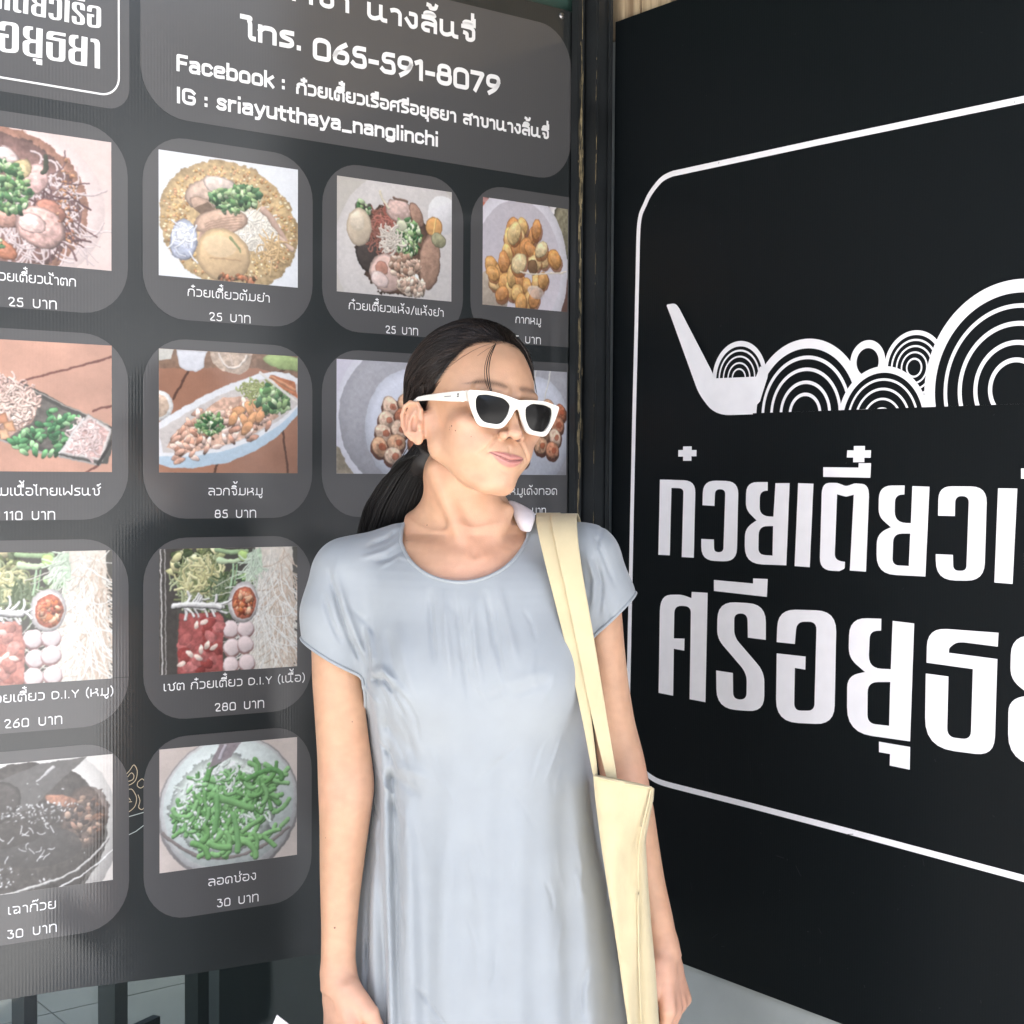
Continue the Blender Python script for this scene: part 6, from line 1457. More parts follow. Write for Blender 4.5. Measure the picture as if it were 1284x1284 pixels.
def skin_material():
    m = bpy.data.materials.new('skin'); nt, b = nodes_of(m)
    at_ = nt.nodes.new('ShaderNodeAttribute'); at_.attribute_name = 'tone'
    tc = nt.nodes.new('ShaderNodeTexCoord'); nz = nt.nodes.new('ShaderNodeTexNoise'); nz.inputs['Scale'].default_value = 55; nz.inputs['Detail'].default_value = 7
    mr = nt.nodes.new('ShaderNodeMapRange'); mr.inputs['From Min'].default_value = .3; mr.inputs['From Max'].default_value = .7; mr.inputs['To Min'].default_value = .93; mr.inputs['To Max'].default_value = 1.06
    nt.links.new(tc.outputs['Object'], nz.inputs['Vector']); nt.links.new(nz.outputs['Fac'], mr.inputs['Value'])
    mx = nt.nodes.new('ShaderNodeVectorMath'); mx.operation = 'SCALE'; nt.links.new(at_.outputs['Color'], mx.inputs[0]); nt.links.new(mr.outputs[0], mx.inputs['Scale'])
    bl = nt.nodes.new('ShaderNodeTexNoise'); bl.inputs['Scale'].default_value = 16; bl.inputs['Detail'].default_value = 5; nt.links.new(tc.outputs['Object'], bl.inputs['Vector'])
    br = nt.nodes.new('ShaderNodeMapRange'); br.inputs['From Min'].default_value = .45; br.inputs['From Max'].default_value = .75; br.inputs['To Max'].default_value = .35; nt.links.new(bl.outputs['Fac'], br.inputs['Value'])
    bmx = nt.nodes.new('ShaderNodeMix'); bmx.data_type = 'RGBA'; bmx.blend_type = 'MULTIPLY'; nt.links.new(br.outputs[0], bmx.inputs[0]); nt.links.new(mx.outputs[0], bmx.inputs[6]); bmx.inputs[7].default_value = (1.0, .80, .74, 1)
    nt.links.new(bmx.outputs[2], b.inputs['Base Color'])
    b.inputs['Roughness'].default_value = .46; b.inputs['Specular IOR Level'].default_value = .5
    b.inputs['Subsurface Weight'].default_value = .12; b.inputs['Subsurface Radius'].default_value = (1.0, .4, .2); b.inputs['Subsurface Scale'].default_value = .012
    n2 = nt.nodes.new('ShaderNodeTexNoise'); n2.inputs['Scale'].default_value = 900; n2.inputs['Detail'].default_value = 2
    n3 = nt.nodes.new('ShaderNodeTexVoronoi'); n3.inputs['Scale'].default_value = 700
    nt.links.new(tc.outputs['Object'], n2.inputs['Vector']); nt.links.new(tc.outputs['Object'], n3.inputs['Vector'])
    ad = nt.nodes.new('ShaderNodeMath'); ad.operation = 'ADD'; nt.links.new(n2.outputs['Fac'], ad.inputs[0]); nt.links.new(n3.outputs['Distance'], ad.inputs[1])
    bp = nt.nodes.new('ShaderNodeBump'); bp.inputs['Strength'].default_value = .2; bp.inputs['Distance'].default_value = .0006
    nt.links.new(ad.outputs[0], bp.inputs['Height']); nt.links.new(bp.outputs[0], b.inputs['Normal'])
    return m
WRINK = 5.0
def cloth_material(name, col, rough, sheen=.3, weave=900, bump=.15, noise=.03, spec=.4):
    m = bpy.data.materials.new(name); nt, b = nodes_of(m)
    b.inputs['Roughness'].default_value = rough; b.inputs['Sheen Weight'].default_value = sheen; b.inputs['Sheen Roughness'].default_value = .4; b.inputs['Specular IOR Level'].default_value = spec
    tc = nt.nodes.new('ShaderNodeTexCoord')
    nz = nt.nodes.new('ShaderNodeTexNoise'); nz.inputs['Scale'].default_value = 26; nz.inputs['Detail'].default_value = 8
    nt.links.new(tc.outputs['Object'], nz.inputs['Vector'])
    mr = nt.nodes.new('ShaderNodeMapRange'); mr.inputs['From Min'].default_value = .3; mr.inputs['From Max'].default_value = .7; mr.inputs['To Min'].default_value = 1 - noise; mr.inputs['To Max'].default_value = 1 + noise
    nt.links.new(nz.outputs['Fac'], mr.inputs['Value'])
    v = nt.nodes.new('ShaderNodeVectorMath'); v.operation = 'SCALE'; v.inputs[0].default_value = col; nt.links.new(mr.outputs[0], v.inputs['Scale']); nt.links.new(v.outputs[0], b.inputs['Base Color'])
    hs = []
    for ax in ('X', 'Z'):
        w = nt.nodes.new('ShaderNodeTexWave'); w.bands_direction = ax; w.inputs['Scale'].default_value = weave; w.inputs['Distortion'].default_value = 1.2; w.inputs['Detail'].default_value = 1
        nt.links.new(tc.outputs['Object'], w.inputs['Vector']); hs.append(w)
    ad = nt.nodes.new('ShaderNodeMath'); ad.operation = 'ADD'; nt.links.new(hs[0].outputs['Fac'], ad.inputs[0]); nt.links.new(hs[1].outputs['Fac'], ad.inputs[1])
    n4 = nt.nodes.new('ShaderNodeTexNoise'); n4.inputs['Scale'].default_value = 70; n4.inputs['Detail'].default_value = 5; nt.links.new(tc.outputs['Object'], n4.inputs['Vector'])
    mp_ = nt.nodes.new('ShaderNodeMapping'); mp_.inputs['Scale'].default_value = (1, 1, .35); nt.links.new(tc.outputs['Object'], mp_.inputs[0]); nt.links.new(mp_.outputs[0], n4.inputs['Vector']); n4.inputs['Distortion'].default_value = .8
    ma = nt.nodes.new('ShaderNodeMath'); ma.operation = 'MULTIPLY_ADD'; ma.inputs[1].default_value = WRINK; nt.links.new(n4.outputs['Fac'], ma.inputs[0]); nt.links.new(ad.outputs[0], ma.inputs[2])
    bp = nt.nodes.new('ShaderNodeBump'); bp.inputs['Strength'].default_value = bump; bp.inputs['Distance'].default_value = .0008
    nt.links.new(ma.outputs[0], bp.inputs['Height']); nt.links.new(bp.outputs[0], b.inputs['Normal'])
    return m
M['skin'] = skin_material()
M['dress'] = cloth_material('pale blue grey satin cloth', (.322, .342, .353), .78, .30, 700, .16, .03, .16)
M['canvas'] = cloth_material('cream canvas', (.68, .565, .345), .85, .2, 420, .5, .05, .2)
M['lining'] = cloth_material('white cotton', (.72, .68, .70), .8, .2, 500, .3, .03, .2)

woman = empty('person', (-.05, 1.93, 0))
tag(woman, 'woman with dark tied-back hair in a pale blue grey dress, looking to her left', 'person')
P_, F_q = surface_nets(skin_sdf, (-.33, 1.72, 0.0), (.30, 2.10, 1.68), .0024)
def refine(P, F, mask, fn, h):
    """split the masked quads in four and settle the new points on the surface"""
    K = F[mask]; E_ = np.concatenate([K[:, [0, 1]], K[:, [1, 2]], K[:, [2, 3]], K[:, [3, 0]]]); Es = np.sort(E_, 1)
    U, inv = np.unique(Es, axis=0, return_inverse=True); inv = inv.ravel(); cnt = np.bincount(inv)
    mid = (P[U[:, 0]] + P[U[:, 1]]) / 2; cen = P[K].mean(1); n0 = len(P); nU = len(U); n = len(K)
    new = np.concatenate([mid, cen]); mv = np.concatenate([cnt == 2, np.ones(n, bool)])
    q = new[mv].astype(np.float32)
    for _ in range(2):
        e = .0005; f0 = batch(fn, q); G = np.stack([batch(fn, q + np.eye(3, dtype=np.float32)[i] * e) - f0 for i in range(3)], 1) / e
        q = q - (np.clip(f0 / ((G * G).sum(1) + 1e-6), -h, h)[:, None] * G * .9).astype(np.float32)
    new[mv] = q
    e0, e1, e2, e3 = [n0 + inv[i * n:(i + 1) * n] for i in range(4)]; c = n0 + nU + np.arange(n)
    Q4 = np.concatenate([np.stack([K[:, 0], e0, c, e3], 1), np.stack([e0, K[:, 1], e1, c], 1), np.stack([c, e1, K[:, 2], e2], 1), np.stack([e3, c, e2, K[:, 3]], 1)])
    return np.concatenate([P, new]).astype(np.float32), np.concatenate([F[~mask], Q4])
_fc = to_head(P_[F_q].mean(1).astype(np.float32))
_mk = (np.linalg.norm(_fc - np.array([0, 50, -40]), axis=1) < 92) & (_fc[:, 2] < 40) & (_fc[:, 1] > 5)
_mk |= np.linalg.norm(_fc - np.array([-78, -14, -30]), axis=1) < 42
P_, F_q = refine(P_, F_q, _mk, lambda q: head_sdf(q) if False else skin_sdf(q), .001)
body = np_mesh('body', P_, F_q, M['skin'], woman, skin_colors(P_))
_do = lambda P: dress_outer(P)[0]
def on_skin(p):
    p = np.array([p], np.float32)
    for _ in range(6):
        f0 = skin_sdf(p); G = np.stack([skin_sdf(p + np.eye(3, dtype=np.float32)[i] * .0006) - f0 for i in range(3)], 1) / .0006; p = p - (f0 / (G * G).sum(1))[:, None] * G
    return p[0], G[0] / np.linalg.norm(G[0])
M['mole'] = principled('mole', (.20, .11, .07), .6)
for _p, _r in [(head_pt(-58, 52, -34), 1.3), (head_pt(-54, 56, -37), 1.0), (head_pt(-63, 45, -40), .7), (head_pt(-42, 70, -48), .6), (at(420, 1163, 1.85), 1.3), (at(521, 655, 1.89), .9), (at(508, 672, 1.90), .7), (at(441, 905, 1.88), .8), (at(412, 1050, 1.87), .7)]:
    c_, n_ = on_skin(_p); bm = bmesh.new(); bmesh.ops.create_uvsphere(bm, u_segments=10, v_segments=6, radius=_r * .001)
    mt = Vector(n_).to_track_quat('Z', 'Y').to_matrix()
    for v in bm.verts: v.co = mt @ Vector((v.co.x, v.co.y, v.co.z * .35)) + Vector(c_)
    bm_obj('mole', bm, M['mole'], woman, True)
P_, F_q = surface_nets(_do, (-.34, 1.70, .44), (.26, 2.12, 1.44), .0026, project=2)
dress = open_cloth('dress', P_, F_q, M['dress'], woman)
dress['label'] = 'pale blue grey satin dress with cap sleeves and round neckline'
def edge_ring(fn_pts, name, r, mat, parent):
    """fine rolled tube along a curve on the cloth"""
    P = [np.array(p) for p in fn_pts]; V, F = [], []; m = 8
    for i, p in enumerate(P):
        t = P[min(i + 1, len(P) - 1)] - P[max(i - 1, 0)]; t /= np.linalg.norm(t) + 1e-9
        a = np.cross(t, [0, 0, 1.]); a /= np.linalg.norm(a) + 1e-9; b = np.cross(t, a)
        for k in range(m):
            an = 2 * math.pi * k / m; V.append(p + r * (a * math.cos(an) + b * math.sin(an)))
        if i:
            for k in range(m): F.append(((i - 1) * m + k, (i - 1) * m + (k + 1) % m, i * m + (k + 1) % m, i * m + k))
    return mesh_obj(name, V, F, mat, parent, True)
def boundary_loops(me):
    """closed chains of the open edges of a mesh"""
    ne = len(me.edges); ev = np.zeros(ne * 2, np.int32); me.edges.foreach_get('vertices', ev); ev = ev.reshape(-1, 2)
    le = np.zeros(len(me.loops), np.int32); me.loops.foreach_get('edge_index', le); cnt = np.bincount(le, minlength=ne)
    be = ev[cnt == 1]; adj = {}
    for a, b_ in be: adj.setdefault(int(a), []).append(int(b_)); adj.setdefault(int(b_), []).append(int(a))
    seen = set(); out = []
    for s0 in adj:
        if s0 in seen: continue
        lp = [s0]; seen.add(s0); cur = s0
        while True:
            nx = [v for v in adj[cur] if v not in seen]
            if not nx: break
            cur = nx[0]; seen.add(cur); lp.append(cur)
        out.append(lp)
    return out
for lp in boundary_loops(dress.data):
    if len(lp) < 60: continue
    Q_ = np.array([dress.data.vertices[i].co for i in lp])
    if Q_[:, 2].mean() < .6: continue
    sleeve = abs(Q_[:, 0].mean() + .05) > .1
    for _ in range(8): Q_ = (np.roll(Q_, 1, 0) + 2 * Q_ + np.roll(Q_, -1, 0)) / 4
    cen = Q_.mean(0)
    for i, v in enumerate(lp): dress.data.vertices[v].co = Q_[i]
    Q_ = Q_[::2]; Q_ = np.concatenate([Q_, Q_[:1]])
    edge_ring(Q_, 'sleeve_hem' if sleeve else 'neckline_binding', .0022 if sleeve else .0024, M['dress'], dress)

# ------------------------------------------------------------------ hair
HLX = [0, 20, 34, 44, 52, 60, 67, 76, 84, 92, 104, 118, 140, 180]; HLU = [79, 79, 77, 70, 58, 42, 26, 12, 6, 4, -16, -40, -58, -64]
def hairline(Q):
    ph = np.degrees(np.arctan2(np.abs(Q[:, 0]) / 72, (Q[:, 1] + 12) / 88))
    return np.interp(ph, HLX, HLU)
def hair_cap(Q):
    lift = 7.5 * np.clip((Q[:, 2] - hairline(Q)) / 26, 0, 1)
    d = ellip(Q, (0, -13, 30), (71, 92, 75.5)); d = smin(d, ellip(Q, (0, -42, -14), (58, 56, 50)), 14)
    part = 1.2 * np.exp(-((Q[:, 0] - 4) / 5) ** 2) * np.clip((Q[:, 1]) / 40, 0, 1)
    return d - lift + part
def hair_sdf(P):
    Q = to_head(P.astype(np.float32))
    d = smax(hair_cap(Q), (hairline(Q) - Q[:, 2]) * .8, 3) * .001
    t = chain(P, [(c_, r_ * .80) for c_, r_ in TAIL], .02)
    return smin(d, t, .016)
TAIL = [(head_pt(2, -86, -42), .026), (head_pt(-6, -92, -62), .027), (B(519, 600, 1.995), .036), (B(504, 634, 2.01), .043), (B(494, 672, 2.025), .045), (B(486, 712, 2.04), .034), (B(488, 756, 2.045), .014)]
def hair_material():
    m = bpy.data.materials.new('dark hair'); nt, b = nodes_of(m)
    b.inputs['Roughness'].default_value = .42; b.inputs['Specular IOR Level'].default_value = .35
    b.inputs['Anisotropic'].default_value = .5
    a = nt.nodes.new('ShaderNodeAttribute'); a.attribute_name = 'tone'; nt.links.new(a.outputs['Color'], b.inputs['Base Color'])
    return m
M['hair'] = hair_material()
P_, F_q = surface_nets(hair_sdf, tuple(HC - np.array([.20, .14, .34])), tuple(HC + np.array([.14, .22, .15])), .003)
hair = np_mesh('hair', P_, F_q, M['hair'], woman, np.tile([.010, .0075, .0065], (len(P_), 1)))
hair['label'] = 'dark brown hair pulled back low at the nape'

def to_world(Q): return HC + (Q @ HA) * .001
def make_strands(paths, rad, tones, name, parent, sides=3):
    """paths: (n, m, 3) world; thin tapered prisms"""
    n, m, _ = paths.shape
    T = np.gradient(paths, axis=1); T /= np.linalg.norm(T, axis=2, keepdims=True) + 1e-9
    ref = np.array([.31, -.72, .61]); A = np.cross(T, ref); A /= np.linalg.norm(A, axis=2, keepdims=True) + 1e-9; Bv = np.cross(T, A)
    tp = np.minimum(1, np.minimum(np.linspace(0, 1, m) / .06 + .35, (1.0001 - np.linspace(0, 1, m)) / .12 + .25))[None, :, None, None]
    an = np.arange(sides) * 2 * math.pi / sides
    V = paths[:, :, None] + rad[:, None, None, None] * tp * (A[:, :, None] * np.cos(an)[:, None] + Bv[:, :, None] * np.sin(an)[:, None])
    idx = np.arange(n * m * sides).reshape(n, m, sides); nx = np.roll(idx, -1, 2)
    F = np.stack([idx[:, :-1], nx[:, :-1], nx[:, 1:], idx[:, 1:]], -1).reshape(-1, 4)
    col = np.repeat(tones, m * sides, axis=0)
    return np_mesh(name, V.reshape(-1, 3), F, M['hair'], parent, col)
def project(Q, fn, off, it=4):
    for _ in range(it):
        sh = Q.shape; q = Q.reshape(-1, 3).astype(np.float32); d = fn(q); e = 1.0
        G = np.stack([fn(q + np.eye(3, dtype=np.float32)[i] * e) - d for i in range(3)], 1)
        G /= np.linalg.norm(G, axis=1)[:, None] + 1e-6
        Q = (q - G * (d - np.repeat(off, sh[1]))[:, None]).reshape(sh)
    return Q
_rg = np.random.default_rng(11)
N1, N2, MM = 1900, 1300, 26
def start_dirs(n, front):
    ph = np.radians(np.where(_rg.random(n) < .75, _rg.uniform(0, 96, n), _rg.uniform(96, 170, n)) if front else _rg.uniform(0, 150, n)); sg = np.where(_rg.random(n) < .64, -1, 1)
    u0 = np.interp(np.degrees(ph), HLX, HLU)
    u = u0 + (_rg.random(n) ** 2 * 12 - 5.0 * _rg.random(n) ** 2 if front else _rg.uniform(4, 90, n))
    u = np.minimum(u, 102)
    k = np.sqrt(np.clip(1 - ((u - 30) / 76) ** 2, .02, 1))
    return np.stack([72 * np.sin(ph) * sg * k, -12 + 90 * np.cos(ph) * k, u], 1)
S0 = np.concatenate([start_dirs(N1, True), start_dirs(N2, False)])
c0 = np.array([0, -20, 8.]); Eh = np.array([0, -92, -46.]) - c0
D0 = S0 - c0; L0 = np.linalg.norm(D0, axis=1, keepdims=True); D0 /= L0; De = Eh / np.linalg.norm(Eh)
De = De[None] + _rg.normal(size=(len(D0), 3)) * .045; De /= np.linalg.norm(De, axis=1, keepdims=True)
om = np.arccos(np.clip((D0 * De).sum(1), -1, .9999))[:, None, None]; tt = np.linspace(0, 1, MM)[None, :, None]
Dt = (np.sin((1 - tt) * om) * D0[:, None] + np.sin(tt * om) * De[:, None]) / np.sin(om)
Qs = c0 + Dt * 96
off = np.concatenate([_rg.uniform(.1, 1.6, N1), _rg.uniform(.3, 2.2, N2)])
Qs = project(Qs, hair_cap, off)
wob = (np.sin(tt * _rg.uniform(2, 7, (len(Qs), 1, 1)) + _rg.uniform(0, 6, (len(Qs), 1, 1))) * _rg.uniform(.2, 1.1, (len(Qs), 1, 1)))
Qs[..., 0:1] += wob * .6; Qs[..., 2:3] += wob * .6
_b = _rg.random((len(Qs), 1))
tones = np.array([[.012, .008, .0065]]) * (.6 + 1.4 * _b) + np.array([[.030, .017, .010]]) * (_b > .86)
st = make_strands(to_world(Qs), np.where(S0[:, 2] < np.interp(np.degrees(np.arctan2(np.abs(S0[:, 0]) / 72, (S0[:, 1] + 12) / 88)), HLX, HLU) + .5, .00022, _rg.uniform(.00028, .00058, len(Qs))), tones, 'strands', hair); st['kind'] = 'stuff'
# tail strands
nT = 1500; ctr = np.array([p for p, r in TAIL]); rr_ = np.array([r for p, r in TAIL]); k_ = np.linspace(0, len(TAIL) - 1, 20)
cc = np.stack([np.interp(k_, range(len(TAIL)), ctr[:, i]) for i in range(3)], 1); rad_ = np.interp(k_, range(len(TAIL)), rr_)
an = _rg.uniform(0, 6.28, nT); ro = _rg.uniform(.88, 1.16, nT)
Pt = cc[None] + (ro[:, None] * rad_[None])[..., None] * np.stack([np.cos(an), np.zeros(nT) + np.sin(an), 0 * an], 1)[:, None]
Pt += np.sin(np.linspace(0, 5, 20)[None, :, None] + an[:, None, None] * 3) * .003
st2 = make_strands(Pt, _rg.uniform(.0003, .0006, nT), np.tile([.004, .0032, .003], (nT, 1)) * _rg.uniform(.5, 1.8, (nT, 1)), 'tail_strands', hair); st2['kind'] = 'stuff'
# loose wisps
wl = []
def wisp(pts):
    P = np.array(pts, float); t = np.linspace(0, len(P) - 1, 26); q = np.stack([np.interp(t, range(len(P)), P[:, i]) for i in range(3)], 1)
    for _ in range(6): q[1:-1] = (q[:-2] + 2 * q[1:-1] + q[2:]) / 4
    wl.append(q)
wisp([B(622, 430, 1.822), B(613, 446, 1.812), B(609.5, 464, 1.806), B(612, 482, 1.803), B(617, 496, 1.796)])
wisp([B(622, 431, 1.822), B(615, 447, 1.811), B(612.5, 464, 1.805), B(614, 480, 1.802), B(618, 497, 1.796)])
wisp([B(619, 432, 1.823), B(611, 446, 1.813), B(607, 462, 1.808), B(608, 478, 1.806), B(613, 490, 1.80)])
wisp([B(645, 422, 1.83), B(658, 436, 1.83), B(667, 458, 1.84), B(671, 482, 1.85), B(673, 494, 1.86)])
wisp([B(520, 560, 1.93), B(512, 578, 1.95), B(497, 600, 1.97), B(478, 616, 1.99)])
wisp([B(512, 560, 1.94), B(500, 580, 1.97), B(480, 600, 1.99), B(462, 628, 2.0)])
W_ = np.stack(wl); st3 = make_strands(W_, np.array([.0007, .0006, .0004, .0006, .0005, .0005]), np.tile([.012, .008, .006], (len(wl), 1)), 'loose_wisps', hair, 5); st3['kind'] = 'stuff'

# ------------------------------------------------------------------ sunglasses
def front_f(l): return 98.0 - 11 * (l / 70.0) ** 2
def sg_pt(l, u, d=0.0):
    l = l - 1.0
    th = math.atan2(2 * 11 * l / 4900.0, 1.0)
    return head_pt(l + math.sin(th) * d, front_f(l) + math.cos(th) * d - (u + 3) * -.06, u)
def rounded(poly, seg=5):
    P = [(np.array(p[:2], float), p[2] if len(p) > 2 else 5) for p in poly]; out = []
    for i, (p, r) in enumerate(P):
        a, b = P[i - 1][0], P[(i + 1) % len(P)][0]; la, lb = np.linalg.norm(a - p), np.linalg.norm(b - p)
        r = min(r, la * .48, lb * .48); A, Bq = p + (a - p) / la * r, p + (b - p) / lb * r
        for t in np.linspace(0, 1, seg + 1): out.append(A * (1 - t) ** 2 + Bq * t * t + 2 * t * (1 - t) * p)
    return out
LENS = [(10, -4.5, 4), (20, 2.4, 5), (43, 3.8, 9), (54.5, 1.4, 5), (56.8, -5, 6), (54.8, -18, 7), (45, -31.6, 9), (21, -31.6, 9), (11.8, -18, 8)]
def dens(P, step=2.5, closed=True):
    out = []; n = len(P)
    for i in range(n if closed else n - 1):
        a, b = np.array(P[i]), np.array(P[(i + 1) % n]); k = max(1, int(np.linalg.norm(b - a) / step))
        for j in range(k): out.append(a + (b - a) * j / k)
    return out
def filled(loops, depth, bevel):
    cu = bpy.data.curves.new('tmp', 'CURVE'); cu.dimensions = '2D'; cu.fill_mode = 'BOTH'; cu.extrude = depth; cu.bevel_depth = bevel; cu.bevel_resolution = 2
    for l in loops:
        sp = cu.splines.new('POLY'); sp.points.add(len(l) - 1); sp.use_cyclic_u = True
        for i, p in enumerate(l): sp.points[i].co = (p[0], p[1], 0, 1)
    ob = bpy.data.objects.new('tmp', cu); COL.objects.link(ob); dg = bpy.context.evaluated_depsgraph_get()
    me = bpy.data.meshes.new_from_object(ob.evaluated_get(dg)); bpy.data.objects.remove(ob); bpy.data.curves.remove(cu); return me
OUT = [(0, 1.8, 3), (9, 3.4, 4), (20, 5.2, 6), (40, 7.3, 12), (58, 5.4, 5), (66.3, 4.8, 3.2), (64.5, -2, 5), (60.4, -15, 8), (48.5, -35.4, 11), (34, -35.6, 8), (18, -35.2, 10), (8.4, -20, 7), (4.8, -11, 3), (2, -8.4, 2), (0, -8, 2)]
outline = rounded(OUT + [(-x, y, r) for x, y, r in OUT[13:0:-1]])
lensR = rounded(LENS); lensL = [np.array([-p[0], p[1]]) for p in rounded(LENS)][::-1]
M['white_frame'] = principled('ivory acetate', (.78, .74, .66), .28, .5, noise=.02, nscale=60, coat=.4, coat_r=.08)
M['dark_lens'] = principled('dark lens', (.009, .0085, .008), .16, .2)
M['hinge'] = principled('small grey logo print', (.16, .15, .15), .3, metal=.6)
gl = empty('sunglasses', Vector(head_pt(0, 99, 0))); tag(gl, 'ivory white sunglasses with dark lenses worn by the woman', 'sunglasses')
GU = 0.0
def map_me(me, name, mat, parent, zoff=0.0, smooth=False):
    vs = [sg_pt(v.co.x, v.co.y + GU, v.co.z + zoff) for v in me.vertices]; fs = [tuple(p.vertices) for p in me.polygons]
    bpy.data.meshes.remove(me); o = mesh_obj(name, vs, fs, mat, parent)
    if smooth: o.data.polygons.foreach_set('use_smooth', [True] * len(o.data.polygons))
    return o
map_me(filled([dens(outline), dens(lensR), dens(lensL)], 1.7, .6), 'frame', M['white_frame'], gl, 3.0)
def lens_mesh(lp):
    """gently domed lens"""
    P = np.array(dens(lp)); c = P.mean(0); V = []; F = []; n = len(P); K = 7
    for k in range(K + 1):
        s = 1 - k / K
        for p in P: q = c + (p - c) * s * 1.012; V.append(sg_pt(q[0], q[1] + GU, 2.6 + 1.6 * (1 - s * s)))
        if k:
            for i in range(n): F.append(((k - 1) * n + i, (k - 1) * n + (i + 1) % n, k * n + (i + 1) % n, k * n + i))
    return mesh_obj('lens', V, F, M['dark_lens'], gl, True)
lens_mesh(lensR); lens_mesh(lensL)
for s in (-1, 1):
    # temple: hinge block, long arm, bend behind the ear
    prof = [(65.5, 86, -1.0, 5.6), (69, 83, -1.8, 6.6), (72.5, 62, -1.5, 6.0), (74.5, 35, -.5, 4.6), (75, 8, .5, 3.4), (76.5, -10, 0.0, 2.6), (77, -22, -5, 2.6), (76, -31, -18, 2.8)]
    V, F = [], []
    for i, (l, f, u, h) in enumerate(prof):
        w = 1.9
        for dl, du in [(w, h), (w, -h), (-w, -h), (-w, h)]: V.append(head_pt((l + dl) * s, f, u + GU + du))
        if i:
            for k in range(4): F.append(((i - 1) * 4 + k, (i - 1) * 4 + (k + 1) % 4, i * 4 + (k + 1) % 4, i * 4 + k))
    F += [(0, 1, 2, 3), tuple(range(len(V) - 4, len(V)))]
    tm = mesh_obj('temple', V, F, M['white_frame'], gl); bv = tm.modifiers.new('bevel', 'BEVEL'); bv.width = .0009; bv.segments = 2
    if s < 0:
        for f0, f1, u0, u1, nm in [(78, 74.5, 1.5, -.2, 'hinge_mark'), (78, 74.5, -1.2, -2.9, 'hinge_mark'), (64, 50, -.8, -1.7, 'arm_mark')]:
            V = [head_pt(-(np.interp(f, [35, 62, 83], [74.5, 72.5, 69]) + 2.15), f, u + GU) for f, u in [(f0, u0), (f1, u0), (f1, u1), (f0, u1)]]
            mesh_obj(nm, V, [(0, 1, 2, 3)], M['hinge'], tm)

# ------------------------------------------------------------------ canvas tote bag on her left shoulder
bag = empty('tote_bag', Vector(B(786, 985, 1.83))); tag(bag, 'cream canvas tote bag hanging from her shoulder by two flat straps', 'bag')
def patch(name, rows, mat, parent, thick=.0016, sub=2, smooth=True, uvrip=0.0):
    """cloth patch through rows of world points"""
    A = np.array(rows, float); nr, nc, _ = A.shape
    V = A.reshape(-1, 3); F = [(r * nc + c, r * nc + c + 1, (r + 1) * nc + c + 1, (r + 1) * nc + c) for r in range(nr - 1) for c in range(nc - 1)]
    o = mesh_obj(name, V, F, mat, parent, smooth)
    if sub: m = o.modifiers.new('smooth', 'SUBSURF'); m.levels = sub; m.render_levels = sub
    m = o.modifiers.new('thickness', 'SOLIDIFY'); m.thickness = thick; m.offset = 0
    return o
def strap(name, pts, widths, Ynorm=None, label=None):
    """flat strap: list of (left px, right px, y px, depth left, depth right)"""
    rows = []
    for (xl, xr, y, yl, yr, *rest) in pts:
        dyr = rest[0] if rest else 0
        a, b = B(xl, y, yl), B(xr, y + dyr, yr); rows.append([a, a * .66 + b * .34 + np.array([0, -.0008, 0]), a * .33 + b * .67 + np.array([0, -.0008, 0]), b])
    o = patch(name, rows, M['canvas'], bag, .0018)
    return o
_cov = lambda P: np.minimum(_do(P), loft(P, LAT, LAT[0, 0], LAT[-1, 0]))
def front_y(px, py, y0=1.74, y1=2.02):
    """depth at which the view line first meets the clothed figure"""
    ys = np.linspace(y0, y1, 190); a = at(px, py, 1.0); q = np.stack([at(px, py, y) for y in ys]).astype(np.float32)
    d = _cov(q); k = int(np.argmax(d < .0)); return ys[k] if d[k] < 0 else None
def strap(name, pts, n=4, lift=.0035, back=None):
    """pts: (left px, right px, y px, hanging depth); the strap rests on the cloth where that is nearer"""
    rows = []
    if back:
        for (xl, xr, y, Y) in back: rows.append([B(xl + (xr - xl) * j / (n - 1), y, Y) for j in range(n)])
    for (xl, xr, y, Y) in pts:
        r = []
        for j in range(n):
            x = xl + (xr - xl) * j / (n - 1); fy = front_y(x, y)
            yy = Y if fy is None else min(Y, fy - lift)
            r.append((x, y, yy))
        m = [v[2] for v in r]; mm = sum(m) / n
        rows.append([B(x, y, mm * .5 + yy * .5 - .001 * (0 < j < n - 1)) for j, (x, y, yy) in enumerate(r)])
    A = np.array(rows)
    for _ in range(2): A[1:-1] = (A[:-2] + 2 * A[1:-1] + A[2:]) / 4
    return patch(name, A, M['canvas'], bag, .0017)
strap('strap', [(669.5, 700, 645, 1.885), (674, 704, 668, 1.866), (680, 706, 695, 1.852), (690, 714, 732, 1.846), (700, 722, 770, 1.842), (711, 730, 815, 1.838), (722, 738, 860, 1.834), (730, 742, 900, 1.831), (737, 744.5, 935, 1.829), (744, 750, 975, 1.826)],
      back=[(690, 716, 672, 2.02), (682, 708, 650, 1.99), (674, 702, 639, 1.955), (670, 699, 638, 1.92)])
strap('strap', [(688, 722.5, 645, 1.878), (693, 723, 668, 1.860), (700, 726, 700, 1.848), (708, 733, 735, 1.841), (716, 739.5, 770, 1.837), (725, 748, 815, 1.833), (735, 756, 870, 1.830), (744, 762, 910, 1.828), (753, 768.5, 945, 1.825), (762, 775, 982, 1.823)], lift=.0065,
      back=[(706, 734, 675, 2.02), (700, 729, 654, 1.99), (692, 725, 641, 1.955), (688.5, 722.5, 637, 1.915)])
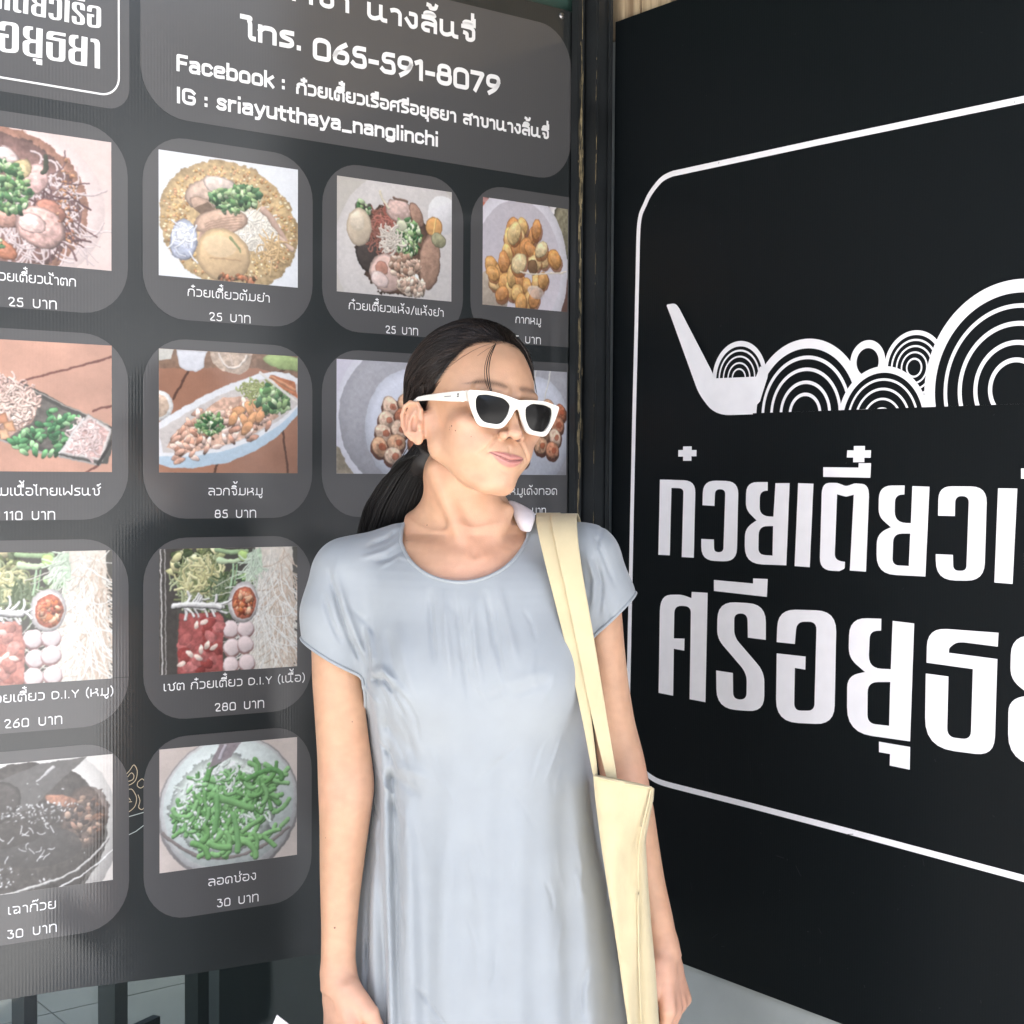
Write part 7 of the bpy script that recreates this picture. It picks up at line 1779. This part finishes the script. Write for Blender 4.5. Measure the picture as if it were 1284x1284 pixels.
# bag body: closed loop per level, left edge, front face, seam, right edge, back
LV = [(972, 745, 775, 816, 819), (985, 746, 777, 815.5, 818), (1005, 748, 778, 812, 815), (1036, 752, 780, 805.5, 810.5), (1056, 754.5, 779, 801.5, 808), (1106, 762, 782, 800, 811), (1158, 770, 787, 800, 815), (1210, 778, 792, 801, 820), (1284, 788, 797, 804, 825), (1350, 797, 803, 809, 831), (1395, 803, 808, 813, 834)]
V, F = [], []; nl = 0
rgb = np.random.default_rng(5)
lev = []
for i in range(len(LV) - 1):
    for t in np.linspace(0, 1, 6, endpoint=False): lev.append(tuple(np.array(LV[i]) * (1 - t) + np.array(LV[i + 1]) * t))
lev.append(LV[-1])
for li, (y, xl, xm, xs, xr) in enumerate(lev):
    top = 8 * math.sin(min(1, max(0, (1000 - y) / 30)) * 1.4)
    loop = []
    def ad(x, yy, Y): loop.append(B(x, yy, Y))
    nf = 9
    for j in range(nf):      # front face left -> seam
        t = j / (nf - 1); x = xl + (xs - xl) * t; Y = 1.806 + .014 * t + .006 * math.sin(t * 5 + y * .021) * math.sin(y * .013) - .005 * math.sin(math.pi * t)
        yy = y + (14 * t if y < 990 else 14 * t * max(0, 1 - (y - 990) / 60))
        ad(x, yy, Y + .0012 * math.sin(x * .9 + y * .11))
    for t in (.12, .3, .6, 1): ad(xs + (xr - xs) * t, y + (14 + 3 * t if y < 990 else 14 * max(0, 1 - (y - 990) / 60)), 1.8215 - .0035 * (t == .3) + .012 * t)
    for t in (.2, .5, .8, 1): ad(xr + (xl + 9 - xr) * t - 2, y + 14 * (1 - t) * (y < 1000), 1.842 + .040 * t)
    for t in (.5,): ad(xl + 3, y, 1.858)
    m = len(loop)
    V += loop
    if li:
        for k in range(m): F.append(((li - 1) * m + k, (li - 1) * m + (k + 1) % m, li * m + (k + 1) % m, li * m + k))
F.append(tuple(range(len(V) - m, len(V))))
bb_ = mesh_obj('bag_body', V, F, M['canvas'], bag, True)
md = bb_.modifiers.new('thickness', 'SOLIDIFY'); md.thickness = .0016; md.offset = -1
# stitched seam and top hem
def px_line(pts, dY=0): return smooth_line([B(x, y, Y + dY) for x, y, Y in pts], 6)
edge_ring(px_line([(816, 990, 1.8168), (812.5, 1008, 1.8140), (806, 1036, 1.8130), (801.8, 1056, 1.8130), (800.3, 1106, 1.8130), (800.3, 1158, 1.8130), (801.3, 1210, 1.8130), (804.3, 1284, 1.8130), (809, 1350, 1.8130)]), 'seam', .0011, M['canvas'], bag)
edge_ring(px_line([(746, 974, 1.804), (756, 976.5, 1.803), (775, 981, 1.805), (795, 984.5, 1.809), (813, 987.5, 1.815), (818.5, 989, 1.826)]), 'top_hem', .0012, M['canvas'], bag)

# white cotton showing behind the neck, between neck and strap
_lr = [[(636, 627, 1.935), (645, 629, 1.93), (656, 634, 1.925), (668, 641, 1.92)], [(640, 634, 1.925), (648, 637, 1.917), (658, 641, 1.912), (671, 645, 1.908)], [(643, 642, 1.918), (650, 646, 1.908), (660, 649, 1.902), (671, 652, 1.90)], [(646, 651, 1.912), (652, 655, 1.902), (660, 658, 1.896), (668, 659, 1.896)], [(652, 664, 1.91), (656, 666, 1.90), (661, 667, 1.895), (666, 667, 1.895)]]
nl_ = patch('neck_lining', [[B(*p) for p in r] for r in _lr], M['lining'], dress, .0015); nl_['label'] = 'small crumpled white cotton piece beside her neck'

# white card in her right hand, mostly below the frame
wc = empty('paper_card', Vector(B(380, 1330, 1.80))); tag(wc, 'white paper card held low in her right hand', 'card')
V = [B(347, 1273, 1.80), B(448, 1352, 1.838), B(424, 1404, 1.838), B(322, 1332, 1.80)]; V = [Vector(v) for v in V] + [Vector(v) + Vector((0, .0022, 0)) for v in V]
cd_ = mesh_obj('sheet', V, [(0, 1, 2, 3), (7, 6, 5, 4), (0, 4, 5, 1), (1, 5, 6, 2), (2, 6, 7, 3), (3, 7, 4, 0)], M['lining'], wc)
